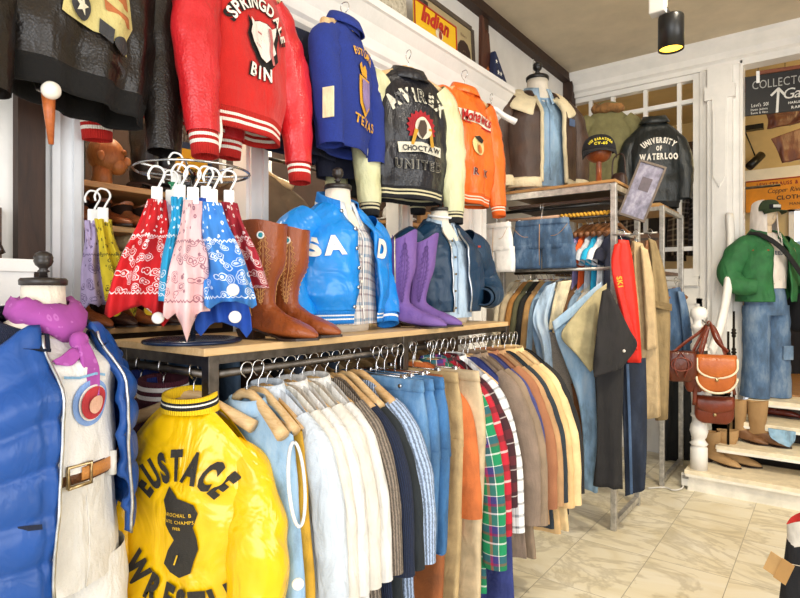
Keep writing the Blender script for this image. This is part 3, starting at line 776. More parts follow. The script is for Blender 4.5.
struct(MB().box(-.66, 5.84, .0, 1.55, 5.88, .60), 'stair_back', paint('3a3129', .7))
nw = thing('newel_post', 'white turned newel post at the foot of the stairs', 'post', (-.83, 4.99, .165))
MB().lathe([(.062, 0), (.062, .17), (.050, .18), (.058, .19), (.066, .20), (.05, .22), (.042, .235), (.055, .255), (.066, .30), (.060, .345), (.045, .38), (.04, .40), (.058, .415), (.06, .43), (.052, .44), (.052, .80), (.06, .82)], 28).build('lower_shaft', WHITE, nw)
MB().lathe([(.06, .80), (.06, .98), (.045, 1.0), (.036, 1.05), (.048, 1.09), (.058, 1.11), (.058, 1.13), (.04, 1.145), (.045, 1.18), (.062, 1.20), (.064, 1.235), (.055, 1.26), (.03, 1.275), (.002, 1.28)], 28).build('turned_head', WHITE, nw)
MB().lathe([(.0605, .86), (.062, .865), (.062, .93), (.0605, .935)], 28, cap=False).build('metal_band', metal('6b6a66', .4), nw)
hr = MB().tube(catmull([(-.80, 5.03, 1.02), (-.76, 5.15, 1.10), (-.72, 5.35, 1.32), (-.70, 5.55, 1.62), (-.70, 5.72, 1.98), (-.72, 5.80, 2.25)], 30), [(.045, .032)] * 31, 14).build('handrail', WHITE); tag(hr, 'curved white handrail rising from the newel post to the doorway column', 'handrail')
IRON = metal('2c2722', .5)
for i, (x, y, z0, z1) in enumerate(((-.66, 5.24, .33, 1.24), (-.64, 5.40, .33, 1.40))):
    b_ = MB().tube([(x, y, z0), (x, y, z1)], .009, 8)
    for k in range(3):
        zc = z1 - .18 - .16 * k; b_.lathe([(.009, zc - .04), (.018, zc - .025), (.012, zc - .012), (.024, zc), (.012, zc + .012), (.018, zc + .025), (.009, zc + .04)], 10, (x, y, 0))
    tag(b_.build('iron_baluster', IRON), ('dark knotted iron baluster just behind the newel post', 'taller dark iron baluster nearest the green jacket')[i], 'baluster')
# ------------------------------------------------------------------ long rack: frame
XF, XW, ZR, ZS = -1.42, -1.88, 1.327, 1.395
STEEL = metal('6a635c', .42); BOARD = wood('d8b98a', 'c49f6c', .5, (14, 2, 14)); GREYM = metal('b6b2ac', .4)
rk = thing('clothes_rack', 'long dark steel clothes rack with a pale wooden shelf and full rail', 'clothes rack', (0, 0, 0))
for y in (.97, 1.89, 2.82):
    MB().box(XF - .0175, y - .0175, 0, XF + .0175, y + .0175, 1.372).build('post', STEEL, rk, smooth=False, bevel=.002)
    MB().box(XW - .0175, y - .0175, 0, XW + .0175, y + .0175, 1.372).build('post', STEEL, rk, smooth=False, bevel=.002)
for y in (.97, 1.89, 2.82): MB().box(XW + .0175, y - .015, 1.338, XF - .0175, y + .015, 1.37).build('cross_bar', STEEL, rk, smooth=False)
for x in (XF, XW): MB().box(x - .013, .985, 1.345, x + .013, 2.80, 1.37).build('top_beam', STEEL, rk, smooth=False)
MB().tube([(XF, .985, ZR - .012), (XF, 2.805, ZR - .012)], .013, 14).build('hanging_rail', STEEL, rk)
MB().tube([(XW + .017, .97, ZR - .012), (XF - .017, .97, ZR - .012)], .013, 14).build('hanging_rail', STEEL, rk)
MB().tube([(-1.76, .985, ZR - .012), (-1.76, 2.805, ZR - .012)], .011, 12).build('hanging_rail', STEEL, rk)
MB().box(XW - .03, .93, 1.372, XF + .03, 2.80, ZS).build('shelf_board', BOARD, rk, smooth=False, bevel=.003)

# ------------------------------------------------------------------ plaids and other cloths for the rail
GREENPL = plaid([(0, '0f7a4f'), (.30, '0f7a4f'), (.36, 'e8e8e0'), (.40, '3b2f6e'), (.62, '3b2f6e'), (.66, 'b02244'), (.80, '0f7a4f')], [(0, '14925c'), (.32, '14925c'), (.36, 'f2f2ea'), (.39, '33367c'), (.60, '33367c'), (.63, '8c1f3f'), (.72, '0d7047'), (.94, 'f2f2ea')], .10, .12, .5)
REDPL = plaid([(0, 'b3182c'), (.45, 'b3182c'), (.5, '1e1a20'), (.75, '6e1524'), (.92, 'f0e6e0')], [(0, 'c01c32'), (.4, '1e1a20'), (.62, 'a51a2e'), (.92, 'f4ebe6')], .11, .12, .5)
DARKPL = plaid([(0, '4a1420'), (.4, '15131a'), (.75, '7a1a2a'), (.94, 'ded8d4')], [(0, '15131a'), (.45, '5d1722'), (.8, '15131a'), (.95, 'd4ccc8')], .1, .11, .5)
GREYPL = plaid([(0, 'dcdcdc'), (.35, '8d9198'), (.5, '3b3f48'), (.55, 'dcdcdc'), (.8, 'a4a8ae')], [(0, 'e0e0e0'), (.4, '7a8088'), (.52, 'f3f3f3'), (.9, '40444c')], .09, .1, .5)
WHITESH = cloth('dcdad6', .8, .04, wr=.6); CREAM = cloth('dad5ca', .85, .05, wr=.5); CREAM2 = cloth('d6d1c6', .85, .05, wr=.5); BLUEWH = cloth('c8d2dc', .8, .04, wr=.6)
KNITB = knit('8d8073', scale=160); NAVYK = knit('1d2740', scale=240, dep=.6); DKGREEN = cloth('20262a', .9); CABLE = knit('a6b8d4', scale=130, dep=.7)
J1, J2, J3 = denim('4f83b4', .4), denim('4179b0', .35), denim('356ea6', .25); VEST = denim('8db4d6', .45)
KHAKI = cloth('b39a6f'); ORANGE = cloth('c46a35'); BEIGE = cloth('c3ae8c'); TAUPE = cloth('7d6c5e', wr=.2); BROWNGY = cloth('86735f', wr=.2); RUST = leather('8d5a3c', .8, 200, .4, c2='a06a48'); TAN = cloth('a8835c', wr=.2); TEAL = cloth('1f2a33'); CAMEL = cloth('cda976', wr=.2); SAND = cloth('d8bd8c', wr=.2); NAVYB = cloth('2a3570', wr=.3); BLK = cloth('17171a')
BRN = leather('7a4522', .7, 200, .4)
rail_n = [0]
def on_rail(fn, y, hdesc, *a, hm=None, clip=False, dx=.0, hw_=.178, hdrop=.082, **k):
    hx = XF + dx
    hanger(hdesc, (hx, y, ZR + .001), R(random.uniform(-4, 4)), hm or random.choice((M_WOODH, M_WOODH, M_WOODH2)), clip=clip, w=hw_, drop=hdrop)
    zz = ZR if clip else ZR - (.098 if y < 1.15 or 1.46 < y < 1.62 else .070)
    return fn(*a[:3], (hx, y, zz), *a[3:], **k)
def cut(s):
    for q in (' hanging', ' on ', ' beside', ' with ', ' showing', ' between', ' reaching', ' slipping', ' near ', ' closing', ' last ', ' clipped', ' among', ' tucked', ' in the', ' directly', ' before'): s = s.split(q)[0] if q not in (' with ',) else s
    return s
def top(y, cat, name, label, m, **k):
    on_rail(rack_top, y, 'pale wooden hanger holding the ' + cut(label.replace(' with frayed armholes', '')), name, cat, label, m, hdrop=.086 if y < 1.15 or 1.46 < y < 1.62 else .10, **k)
def pants(y, label, m, **k):
    on_rail(rack_pants, y, 'metal clip hanger holding the ' + label.split(' clipped')[0].split(' hanging')[0], 'trousers', 'trousers', label, m, clip=True, **k)
PEARL = paint('e9e4da', .25)
top(1.075, 'vest', 'denim_vest', 'sleeveless light denim vest with frayed armholes beside the yellow jacket', VEST, L=.62, sleeves=False, hw=.22, thick=.045, seed=1, collar='fold', rz=R(6), dx=.03)
vt = bpy.data.objects['denim_vest']
MB().tube([V((.208 - .012 * math.cos(a), .032 * math.sin(a) - .014, -.21 + .115 * math.cos(a))) for a in [2 * PI * q / 30 for q in range(31)]], .005, 6, cap=False).build('frayed_armhole', cloth('eef2f4', .95, bs=.8), vt)
top(1.125, 'shirt', 'mustard_shirt', 'mustard shirt showing its edge between denim vest and white shirt', cloth('c99a2c'), L=.66, sleeves=False, hw=.225, thick=.03, seed=2, rz=R(4), dx=.02)
top(1.175, 'shirt', 'white_shirt', 'cool white shirt hanging nearest the denim vest', BLUEWH, L=.80, seed=3, collar='fold', rz=R(3), hw=.225, flare=.1)
top(1.225, 'shirt', 'cream_shirt', 'cream shirt second in the row of white tops', CREAM, L=.84, seed=4, rz=R(2), hw=.225, flare=.1)
top(1.275, 'shirt', 'white_shirt', 'bright white shirt between two cream tops', WHITESH, L=.84, seed=5, collar='fold', hw=.23, flare=.1)
top(1.325, 'coat', 'cream_coat', 'long cream cotton coat in the middle of the white row', CREAM2, L=.92, seed=6, hw=.235, flare=.12, r0=.08)
top(1.38, 'shirt', 'white_shirt', 'white shirt hanging directly before the chunky brown knit', WHITESH, L=.86, seed=7, collar='fold', hw=.235, flare=.1)
top(1.435, 'cardigan', 'cardigan', 'chunky grey brown knitted cardigan hanging beside the white shirts', KNITB, L=.78, seed=8, hw=.235, flare=.1)
top(1.49, 'sweater', 'sweater', 'navy ribbed wool sweater on a broad pale hanger', NAVYK, L=.76, seed=9, hw=.24, flare=.1, r0=.085)
top(1.545, 'jacket', 'jacket', 'near black dark green jacket beside the navy sweater', DKGREEN, L=.80, seed=10, hw=.24, flare=.1)
top(1.605, 'sweater', 'sweater', 'pale blue cable knit sweater with wide sleeve on the rail', CABLE, L=.82, seed=11, hw=.245, flare=.1, r0=.09)
pants(1.68, 'light blue jeans clipped next to the pale blue sweater', J1, L=.62, seed=12, hw=.235, dx=.03)
pants(1.73, 'washed blue denim jeans clipped in the middle of three', J2, L=.60, seed=13, hw=.245, dx=.03)
pants(1.785, 'mid blue jeans with turned hem clipped beside khaki trousers', J3, L=.63, seed=14, hw=.245, dx=.04)
pants(1.835, 'brown cord trousers showing low between jeans and khaki trousers', BRN, L=.9, seed=15, hw=.215, dx=.03)
pants(1.935, 'khaki cotton trousers clipped just past the middle rack post', KHAKI, L=1.0, seed=16, hw=.235, dx=.02)
top(1.975, 'shirt', 'shirt', 'rust orange shirt between khaki and beige trousers', ORANGE, L=.7, seed=17, hw=.22)
pants(2.02, 'long beige trousers hanging beside the green plaid shirt', BEIGE, L=.94, seed=18, hw=.255, dx=.05)
top(2.07, 'shirt', 'plaid_shirt', 'green plaid flannel shirt with white and purple checks', GREENPL, L=.94, seed=19, sl_L=.82, hw=.25, flare=.06, collar='fold', dx=.03)
top(2.12, 'shirt', 'plaid_shirt', 'bright red plaid shirt tucked behind the green plaid one', REDPL, L=.82, seed=20, sl_L=.7, hw=.25, flare=.06, collar='fold', dx=.03)
top(2.17, 'shirt', 'plaid_shirt', 'dark maroon and black plaid shirt between red and grey plaids', DARKPL, L=.8, seed=21, hw=.25, collar='fold', dx=.03)
top(2.225, 'shirt', 'plaid_shirt', 'white and grey checked shirt among the plaids', GREYPL, L=.82, seed=22, sl_L=.72, hw=.25, flare=.05, collar='fold', dx=.035)
top(2.275, 'dress', 'dress', 'long navy blue dress reaching almost to the floor', NAVYB, L=1.12, seed=23, hw=.23, flare=.16, sleeves=False, dx=.06)
top(2.335, 'coat', 'coat', 'taupe wool coat hanging next to the checked shirt', TAUPE, L=.88, seed=24, collar='fold', sl_L=.72, hw=.26, flare=.16, dx=.05, r0=.085)
top(2.40, 'coat', 'coat', 'grey brown overcoat with wide flared hem', BROWNGY, L=.90, seed=25, collar='fold', sl_L=.74, hw=.265, flare=.2, dx=.05, r0=.085)
top(2.455, 'jacket', 'jacket', 'purple blue jacket slipping out between brown coats', cloth('3b3f73'), L=.66, seed=26, hw=.24, dx=.05)
top(2.51, 'coat', 'coat', 'rust brown suede coat on the far half of the rail', RUST, L=.78, seed=27, collar='fold', sl_L=.7, hw=.265, flare=.16, dx=.05, r0=.085)
top(2.565, 'coat', 'coat', 'tan jacket between rust coat and dark teal coat', TAN, L=.8, seed=28, collar='fold', sl_L=.7, hw=.265, flare=.14, dx=.06)
top(2.62, 'coat', 'coat', 'very dark teal coat between tan and camel coats', TEAL, L=.84, seed=29, sl_L=.7, hw=.265, flare=.14, dx=.06)
top(2.675, 'coat', 'coat', 'camel trench coat near the end of the rail', CAMEL, L=.88, seed=30, collar='fold', sl_L=.74, hw=.265, flare=.15, dx=.07)
top(2.73, 'coat', 'coat', 'sand coloured trench coat last but one on the rail', SAND, L=.88, seed=31, collar='fold', sl_L=.74, hw=.27, flare=.16, dx=.08)
top(2.785, 'coat', 'coat', 'black coat closing the far end of the rail', BLK, L=.82, seed=32, sl_L=.7, hw=.265, flare=.1, dx=.08)
# inner rail, behind: trousers hung from wooden hangers show as a dense row of hooks
for i in range(16):
    y = 1.36 + i * .055 if i < 9 else 1.97 + (i - 9) * .115
    if abs(y - 1.89) < .035: y += .05
    hanger('wooden hanger in the dense row on the inner rail', (-1.76, y, ZR), R(random.uniform(-5, 5)), random.choice((M_WOODH, M_WOODH2)), group='hangers on the inner rail', w=.19)
cols = ['3f5f86', '2f4a70', '56718f', '6b4a30', '22262c', '40506a', '8a6a48', '33465e']
for i in range(8):
    y = 1.05 + i * .1
    d = slab([(V((-.19, 0, 0)), V((.10, 0, 0)), .018), (V((-.2, 0, -.5)), V((.11, 0, -.5)), .022), (V((-.2, 0, -.9)), V((.12, 0, -.9)), .018)], (0, 1, 0), 12, 22, .008, 30, i).build('folded_jeans', denim(cols[i], .25) if i not in (3, 4, 6) else cloth(cols[i]))
    tag(d, 'trousers folded over the inner rail behind the front row', 'trousers', 'trousers on the inner rail', (-1.76, y, ZR - .0), R(random.uniform(-3, 3)))
# ------------------------------------------------------------------ yellow satin jacket and neighbours on the end bar
YEL = satin('efbe06', .24, 1.25, 7.5, spec=.6); INK = cloth('2a2620', .8, .05)
RIBY = vstripe([(0, 'f0c412'), (.45, '1a1a1a'), (.62, 'f4f0e0'), (.70, '1a1a1a'), (.82, 'f0c412')], .057)
rzY = facing(.40, -.917)
hanger('wooden hanger holding the yellow satin team jacket', (-1.50, .968, ZR), rzY, M_WOODH, w=.2)
yj = thing('satin_jacket', 'shiny yellow satin team jacket with black wrestling lettering on its back', 'jacket', (-1.468, .935, ZR - .1), rzY)
g = G(sh=.20, hw=.215, L=.62, dep=.085, drop=.125, neck=.075, n=2.3, hem=.9, fold=.008, ff=22, seed=3, blouse=.05, dtop=.02, lump=.016, lsc=8)
g.body(yj, YEL, nu=90, nv=56); g.hem_rib(yj, vstripe([(0, 'f0c412'), (.3, '1a1a1a'), (.5, 'f4f0e0'), (.6, '1a1a1a'), (.8, 'f0c412')], .06))
collar_rib(yj, RIBY, rx=.082, ry=.058, h=.05, tilt=.012)
for s in (-1, 1):
    sleeve(yj, [(s * .12, .012, -.11), (s * .182, .01, -.19), (s * .225, -.025, -.38), (s * (.225 if s > 0 else .23), -.05, -.66)], [.04, .066, .092, .07], YEL, vstripe([(0, 'f0c412'), (.5, '1a1a1a'), (.7, 'f0c412')], .06), .06, seed=5 + s, flat=.8, wr=.12, n=28, m_=44)
w_ = MB(); lettering(w_, 'EUSTACE', .105, (.03, -.145), g.surf, .055, arc=.15, gap=.20, sx=.50, off=.006); w_.build('lettering', INK, yj)
w_ = MB(); lettering(w_, 'WRESTLING', .118, (.07, -.52), g.surf, .055, arc=-.25, gap=.18, sx=.55, off=.006); w_.build('lettering', INK, yj)
nj = [(-.03, .13), (.0, .10), (.045, .085), (.055, .06), (.042, .02), (.052, -.01), (.058, -.04), (.045, -.075), (.035, -.11), (.005, -.125), (-.028, -.115), (-.045, -.09), (-.03, -.05), (-.012, -.02), (-.03, .0), (-.042, .02), (-.036, .06), (-.045, .09)]
patch(MB(), [(x * 1.0 + .03, z * .95 - .325) for x, z in nj], g.surf, .006).build('state_patch', INK, yj)
w_ = MB()
for i, tx in enumerate(('PAROCHIAL B', 'STATE CHAMPS', '1988')):
    w_ = MB(); lettering(w_, tx, .0135, (.036, -.268 - .019 * i), g.surf, 0.0, gap=.14, sx=.8, off=.014); w_.build('patch_lettering', cloth('e8b820'), yj)
w_ = MB(); lettering(w_, '1', .04, (.034, -.39), g.surf, 0.0, off=.014, shear=.3); w_.build('patch_lettering', cloth('e8b820'), yj)
def bar_jacket(x, label, hl, m, ribs, seed):
    rz = facing(.35, -.93)
    hanger(hl, (x, .968, ZR), rz, M_WOODH, w=.19)
    t = thing('varsity_jacket', label, 'jacket', (x, .968, ZR - .1), rz)
    gg = G(sh=.19, hw=.22, L=.6, dep=.045, drop=.07, neck=.075, n=2.3, seed=seed, lump=.01); gg.body(t, m, nu=40, nv=22); collar_rib(t, ribs, rx=.085, ry=.05, h=.07, tilt=.01)
    std_sleeves(t, gg, m, None, L=.55, out=.03, r0=.065, r1=.05, flat=.6, seed=seed)
bar_jacket(-1.665, 'maroon jacket with white striped knit collar behind the yellow jacket', 'wooden hanger holding the maroon striped collar jacket', cloth('4a1826'), vstripe([(0, '4a1626'), (.3, 'f1ece6'), (.48, '4a1626'), (.66, 'f1ece6'), (.84, '4a1626')], .072), 41)
bar_jacket(-1.80, 'navy jacket with blue and white striped collar behind the maroon one', 'wooden hanger holding the navy striped collar jacket', cloth('1c2340'), vstripe([(0, '1c2f7a'), (.4, 'f1ece6'), (.55, '1c2f7a')], .072), 42)

# ------------------------------------------------------------------ jackets hung from the cornice
def hook_hanger(label, loc, rz, m=None, rot=None):
    t = hanger(label, loc, rz, m or M_WOODH, rot=rot); return t
BLKL = leather('0e0a08', .38, 150, .6, c2='1e1611')
FLAT = lambda g: g.surf
# brown-black flight jacket, far left
rz = facing(.975, .22)
def tilted(nm, label, cat, loc, rz, roll):
    return thing(nm, label, cat, loc, rot=(Matrix.Rotation(rz, 4, 'Z') @ Matrix.Rotation(roll, 4, 'Y')).to_euler())
t = tilted('leather_jacket', 'dark brown leather flight jacket with cream picture patch hung high at left', 'jacket', (-1.71, .765, 2.765), rz, R(3))
g = G(sh=.205, hw=.238, L=.62, dep=.10, drop=.06, neck=.08, n=2.3, hem=.93, fold=.014, ff=40, seed=9, blouse=.04, lump=.014)
g.body(t, BLKL, nu=72, nv=36); g.hem_rib(t, cloth('0d0b0a', .95), h=.07)
collar_fold(t, BLKL)
for s in (-1, 1): sleeve(t, [(s * .15, 0, -.05), (s * .245, 0, -.13), (s * .268, -.02, -.36), (s * .268, -.05, -.75)], [.07, .082, .075, .056], BLKL, None, seed=3 + s, flat=.8, wr=.10, n=22, m_=34)
PX = lambda L: [(x - .045, z - .045) for x, z in L]
cr = MB(); patch(cr, PX([(-.085, -.17), (.10, -.15), (.125, -.22), (.115, -.30), (.13, -.40), (.11, -.44), (.118, -.485), (.08, -.475), (.05, -.46), (.01, -.46), (-.03, -.455), (-.07, -.455), (-.085, -.45), (-.08, -.40), (-.09, -.28)]), g.surf, .006)
cr.build('painted_patch', cloth('cfc07e', .8, .08), t)
for nm, c_, ps in (('painted_rust', 'b3683a', [[(-.055, -.20), (.0, -.18), (.0, -.30), (-.03, -.33), (-.05, -.28)], [(.02, -.18), (.09, -.18), (.10, -.24), (.03, -.23)], [(.025, -.25), (.10, -.26), (.11, -.30), (.03, -.28)], [(.03, -.30), (.11, -.32), (.115, -.35), (.035, -.33)]]),
                   ('painted_dark', '3b3a3c', [circ(-.045, -.355, .035), [(.02, -.36), (.06, -.38), (.055, -.42), (.02, -.40)], circ(.09, -.41, .03, .022), [(-.09, -.30), (-.06, -.29), (-.06, -.33), (-.085, -.34)], [(.07, -.455), (.12, -.47), (.12, -.485), (.075, -.468)]])):
    for p_ in ps:
        pm = MB(); patch(pm, [(x_ * .9, z_ - .06) for x_, z_ in PX(p_)], g.surf, .010); pm.build(nm, cloth(c_), t)
patch(MB(), PX([(-.040 + (.024 if q % 2 == 0 else .010) * math.sin(q * PI / 5), -.415 + (.024 if q % 2 == 0 else .010) * math.cos(q * PI / 5)) for q in range(10)]), g.surf, .012).build('painted_star', cloth('efe8cf'), t)
# another leather sleeve at the very left edge
t = thing('leather_jacket', 'black leather jacket at the left picture edge, only its sleeve in view', 'jacket', (-1.70, .33, 2.79), facing(.98, -.15))
g = G(sh=.2, hw=.2, L=.5, dep=.08, seed=4, lump=.012); g.body(t, BLKL, nu=40, nv=20)
std_sleeves(t, g, BLKL, None, L=.62, out=.03, r0=.08, r1=.062, seed=4, wr=.15, sides=(-1, 1))
# red varsity jacket, sheep-head crest
RED = cloth('c4160f', .9, .05, wr=.2, sheen=.2); REDL = leather('c01a20', .36, 120, .6, c2='d63038'); CHEN = cloth('f2ece0', .95, .03, bs=.6); BLKF = cloth('17120f')
RRIB = vstripe([(0, 'b81a12'), (.28, 'f4ece0'), (.42, 'b81a12'), (.58, 'f4ece0'), (.74, 'b81a12')], .07)
rz = facing(.985, .17)
t = thing('varsity_jacket', 'red varsity jacket with arched white lettering, animal head crest and red leather sleeves', 'jacket', (-1.70, 1.30, 2.725), rz)
hook_hanger('wooden hanger holding the red varsity jacket with white crest', (-1.70, 1.30, 2.825), rz)
g = G(sh=.19, hw=.205, L=.54, dep=.085, drop=.06, neck=.08, n=2.3, hem=.93, fold=.008, ff=26, seed=12, blouse=.02, lump=.008)
g.body(t, RED, nu=72, nv=36); g.hem_rib(t, RRIB, h=.07); collar_rib(t, RRIB)
for s in (-1, 1): sleeve(t, [(s * .14, 0, -.07), (s * .20, 0, -.15), (s * .248, -.03, -.36), (s * .246, -.06, -.665)], [.06, .08, .08, .056], REDL, RRIB, .075, seed=7 + s, flat=.85, wr=.13, n=24, m_=40)
for s in (-1, 1): patch(MB(), [(s * .15, -.05), (s * .19, -.075), (s * .203, -.16), (s * .18, -.15)], g.surf, .006).build('shoulder_insert', BLKF, t)
for nm, m_, bo, off in (('lettering_edge', BLKF, .055, .005), ('lettering', CHEN, .03, .008)):
    w_ = MB(); lettering(w_, 'SPRINGDALE', .058, (-.01, -.155), g.surf, bo, arc=.145, gap=.14, sx=.85, off=off); w_.build(nm, m_, t)
    w_ = MB(); lettering(w_, 'BIN', .062, (-.005, -.395), g.surf, bo, arc=-.5, gap=.22, sx=.85, off=off); w_.build(nm, m_, t)
head = [(-.07, .075), (-.05, .062), (-.02, .075), (.02, .078), (.05, .066), (.075, .085), (.07, .045), (.06, .01), (.07, -.03), (.045, -.06), (.02, -.085), (-.01, -.07), (-.03, -.045), (-.055, -.02), (-.07, .015), (-.062, .045)]
patch(MB(), [(x * 1.08, z * 1.08 - .295) for x, z in head], g.surf, .005).build('crest_edge', BLKF, t)
patch(MB(), [(x * .85 - .01, z * .85 - .285) for x, z in head], g.surf, .013).build('crest', cloth('ecdcd2', .95, .05, bs=.6), t)
w_ = MB(); line(w_, [(a_, b_ - .025) for a_, b_ in [(.02, -.21), (.03, -.25), (.025, -.29), (.035, -.33)]], .012, g.surf, .017); line(w_, [(a_, b_ - .025) for a_, b_ in [(-.04, -.275), (-.02, -.29)]], .008, g.surf, .013); line(w_, [(a_, b_ - .025) for a_, b_ in [(-.035, -.235), (-.015, -.237)]], .006, g.surf, .013); w_.build('crest_line', cloth('b86a66'), t)
fr = slab([(V((-.215, -.07, -.60)), V((-.195, -.085, -.60)), .004), (V((-.222, -.08, -.66)), V((-.196, -.09, -.66)), .006), (V((-.21, -.08, -.72)), V((-.204, -.085, -.72)), .003)], (0, 1, 0), 6, 12).build('dangling_tie', CHEN, t)
# second red jacket behind
rz = facing(.95, -.3)
t = thing('varsity_jacket', 'second red leather-sleeved jacket half hidden behind the flight jacket', 'jacket', (-1.85, 1.09, 2.72), rz)
g = G(sh=.19, hw=.2, L=.5, dep=.05, seed=13, n=2.3); g.body(t, RED, nu=40, nv=20); g.hem_rib(t, RRIB, h=.06)
for s in (-1, 1): sleeve(t, [(s * .15, 0, -.06), (s * .21, 0, -.14), (s * .23, -.0, -.36), (s * .22, 0, -.60)], [.065, .08, .07, .055], REDL, RRIB, .07, seed=2 + s, flat=.7, wr=.2)
patch(MB(), [(.12, -.08), (.2, -.12), (.2, -.24), (.16, -.22)], g.surf, .006).build('shoulder_insert', BLKF, t)
# navy cord jackets
NAVY = cloth('1d2450', .9); CORD = knit('24398f', 'corduroy', 420, .5); GOLD = cloth('d9a02c', .8, .04, bs=.6)
rz = facing(.985, -.10)
t = thing('jacket', 'dark navy jacket with small gold name hung behind the red varsity sleeve', 'jacket', (-1.90, 1.76, 2.73), rz)
g = G(sh=.2, hw=.215, L=.56, dep=.045, seed=15, n=2.3); g.body(t, cloth('161b33'), nu=44, nv=24); std_sleeves(t, g, cloth('161b33'), None, L=.5, r0=.06, flat=.5, seed=15)
w_ = MB(); lettering(w_, 'LF', .06, (-.13, -.20), g.surf, .03, off=.004); w_.build('lettering', CHEN, t); w_ = MB(); lettering(w_, 'rodeo', .03, (.08, -.2), g.surf, 0.0, off=.004); w_.build('name', GOLD, t)
rz = facing(.97, .24)
hook_hanger('wooden hanger holding the blue corduroy jacket with gold crest', (-1.72, 1.86, 2.825), rz)
t = thing('corduroy_jacket', 'blue corduroy jacket with gold crest and lettering, turned edge-on', 'jacket', (-1.72, 1.86, 2.725), rz)
g = G(sh=.165, hw=.185, L=.50, dep=.09, drop=.07, neck=.075, n=2.3, hem=.92, seed=16, blouse=.05, lump=.012)
g.body(t, CORD, nu=64, nv=34); g.hem_rib(t, CORD, h=.05, tuck=.97); collar_fold(t, CORD, rx=.08, ry=.06, spread=1.4)
for s in (-1, 1): sleeve(t, [(s * .12, 0, -.07), (s * .175, -.0, -.14), (s * .20, -.03, -.34), (s * .195, -.05, -.57)], [.05, .07, .07, .055], CORD, None, seed=17 + s, flat=.9, wr=.14, n=22, m_=32)
w_ = MB(); lettering(w_, 'FUTURE', .046, (.005, -.125), g.surf, .03, arc=.22, off=.006); w_.build('lettering', GOLD, t)
w_ = MB(); lettering(w_, 'TEXAS', .055, (.03, -.43), g.surf, .03, arc=-.6, gap=.12, off=.006); w_.build('lettering', GOLD, t); w_ = MB()
patch(w_, [(-.04, -.19), (-.02, -.17), (0, -.19), (.02, -.17), (.04, -.19), (.03, -.23), (-.03, -.23)], g.surf, .006); w_.build('crest_eagle', GOLD, t)
patch(MB(), [(-.05, -.235), (.05, -.235), (.06, -.30), (.05, -.36), (0, -.41), (-.05, -.36), (-.06, -.30)], g.surf, .006).build('crest_edge', GOLD, t)
patch(MB(), [(-.038, -.25), (.038, -.25), (.046, -.30), (.038, -.35), (0, -.39), (-.038, -.35), (-.046, -.30)], g.surf, .009).build('crest', cloth('8f7aa8'), t)
tagm = MB().box(-.272, -.10, -.48, -.267, -.05, -.36).build('paper_tag', cloth('efe2b8'), t, smooth=False)
rz = facing(.9, -.3)
t = thing('jacket', 'midnight navy jacket hanging low behind the blue corduroy jacket', 'jacket', (-1.89, 2.08, 2.72), rz)
g = G(sh=.19, hw=.19, L=.62, dep=.05, seed=18, n=2.3); g.body(t, cloth('12162c'), nu=40, nv=22); std_sleeves(t, g, cloth('12162c'), None, L=.56, r0=.06, flat=.5, seed=18)
# cream leather jacket behind, and black/cream jacket with crest
CREAML = leather('c9c89a', .36, 140, .9, c2='dcdab2'); BLK2 = leather('121217', .34, 140, .7, c2='22222a')
AR = vstripe([(0, '17171c'), (.25, 'd8cfa8'), (.4, '17171c'), (.55, 'd8cfa8'), (.7, '17171c')], .06)
rz = facing(.93, -.3)
t = thing('leather_jacket', 'cream leather jacket with dark cuffs hanging behind the black crest jacket', 'jacket', (-1.895, 2.30, 2.62), rz)
g = G(sh=.19, hw=.2, L=.58, dep=.04, seed=19, n=2.3); g.body(t, cloth('2a2a24'), nu=40, nv=22)
for s in (-1, 1): sleeve(t, [(s * .15, 0, -.05), (s * .22, 0, -.14), (s * .25, -.01, -.36), (s * .25, -.02, -.58)], [.06, .075, .07, .055], CREAML, AR, .06, seed=9 + s, flat=.7, wr=.16)
rz = facing(.95, -.31)
hook_hanger('wooden hanger holding the black leather jacket with cream sleeves', (-1.70, 2.31, 2.76), rz)
t = thing('leather_jacket', 'black leather jacket with cream sleeves and red feathered crest', 'jacket', (-1.70, 2.31, 2.66), rz)
g = G(sh=.205, hw=.225, L=.59, dep=.10, drop=.065, neck=.08, n=2.3, hem=.93, fold=.014, ff=34, seed=20, blouse=.05, lump=.014)
g.body(t, BLK2, nu=84, nv=44); g.hem_rib(t, AR, h=.06); collar_fold(t, BLK2, rx=.08, ry=.058, fall=.06, spread=1.5, z0=-.02)
for s in (-1, 1): sleeve(t, [(s * .165, 0, -.07), (s * .23, 0, -.15), (s * .262, -.02, -.37), (s * .26, -.05, -.69)], [.07, .088, .082, .056], CREAML, AR, .06, seed=21 + s, flat=.8, wr=.13, n=24, m_=36)
IV = cloth('d9d3bf', .8)
for nm, m_, bo, off in (('lettering_edge', IV, .055, .005), ('lettering', BLK2, .0, .008)):
    w_ = MB(); lettering(w_, 'AVIREX', .092, (0, -.14), g.surf, bo, arc=.26, gap=.2, sx=.8, off=off); w_.build(nm, m_, t)
fe = []
for q in range(26):
    a = R(-35 + 250 * q / 25); r_ = .085 if q % 2 else .070; fe.append((r_ * math.cos(a), -.30 + r_ * math.sin(a)))
patch(MB(), fe, g.surf, .006).build('crest_feathers', cloth('9e1420', .8, .1), t)
patch(MB(), circ(.005, -.305, .045, .055), g.surf, .010).build('crest_band', cloth('d6cdb8'), t)
patch(MB(), [(-.015, -.27), (.012, -.265), (.025, -.29), (.018, -.33), (.0, -.36), (-.02, -.34), (-.03, -.31)], g.surf, .014).build('crest_face', cloth('4a3a30'), t)
w_ = MB()
for L_ in ([(.04, -.31), (.056, -.39)], [(-.035, -.32), (-.05, -.385)]):
    w_ = MB(); line(w_, L_, .018, g.surf, .013); w_.build('crest_braid', cloth('c0902c'), t)
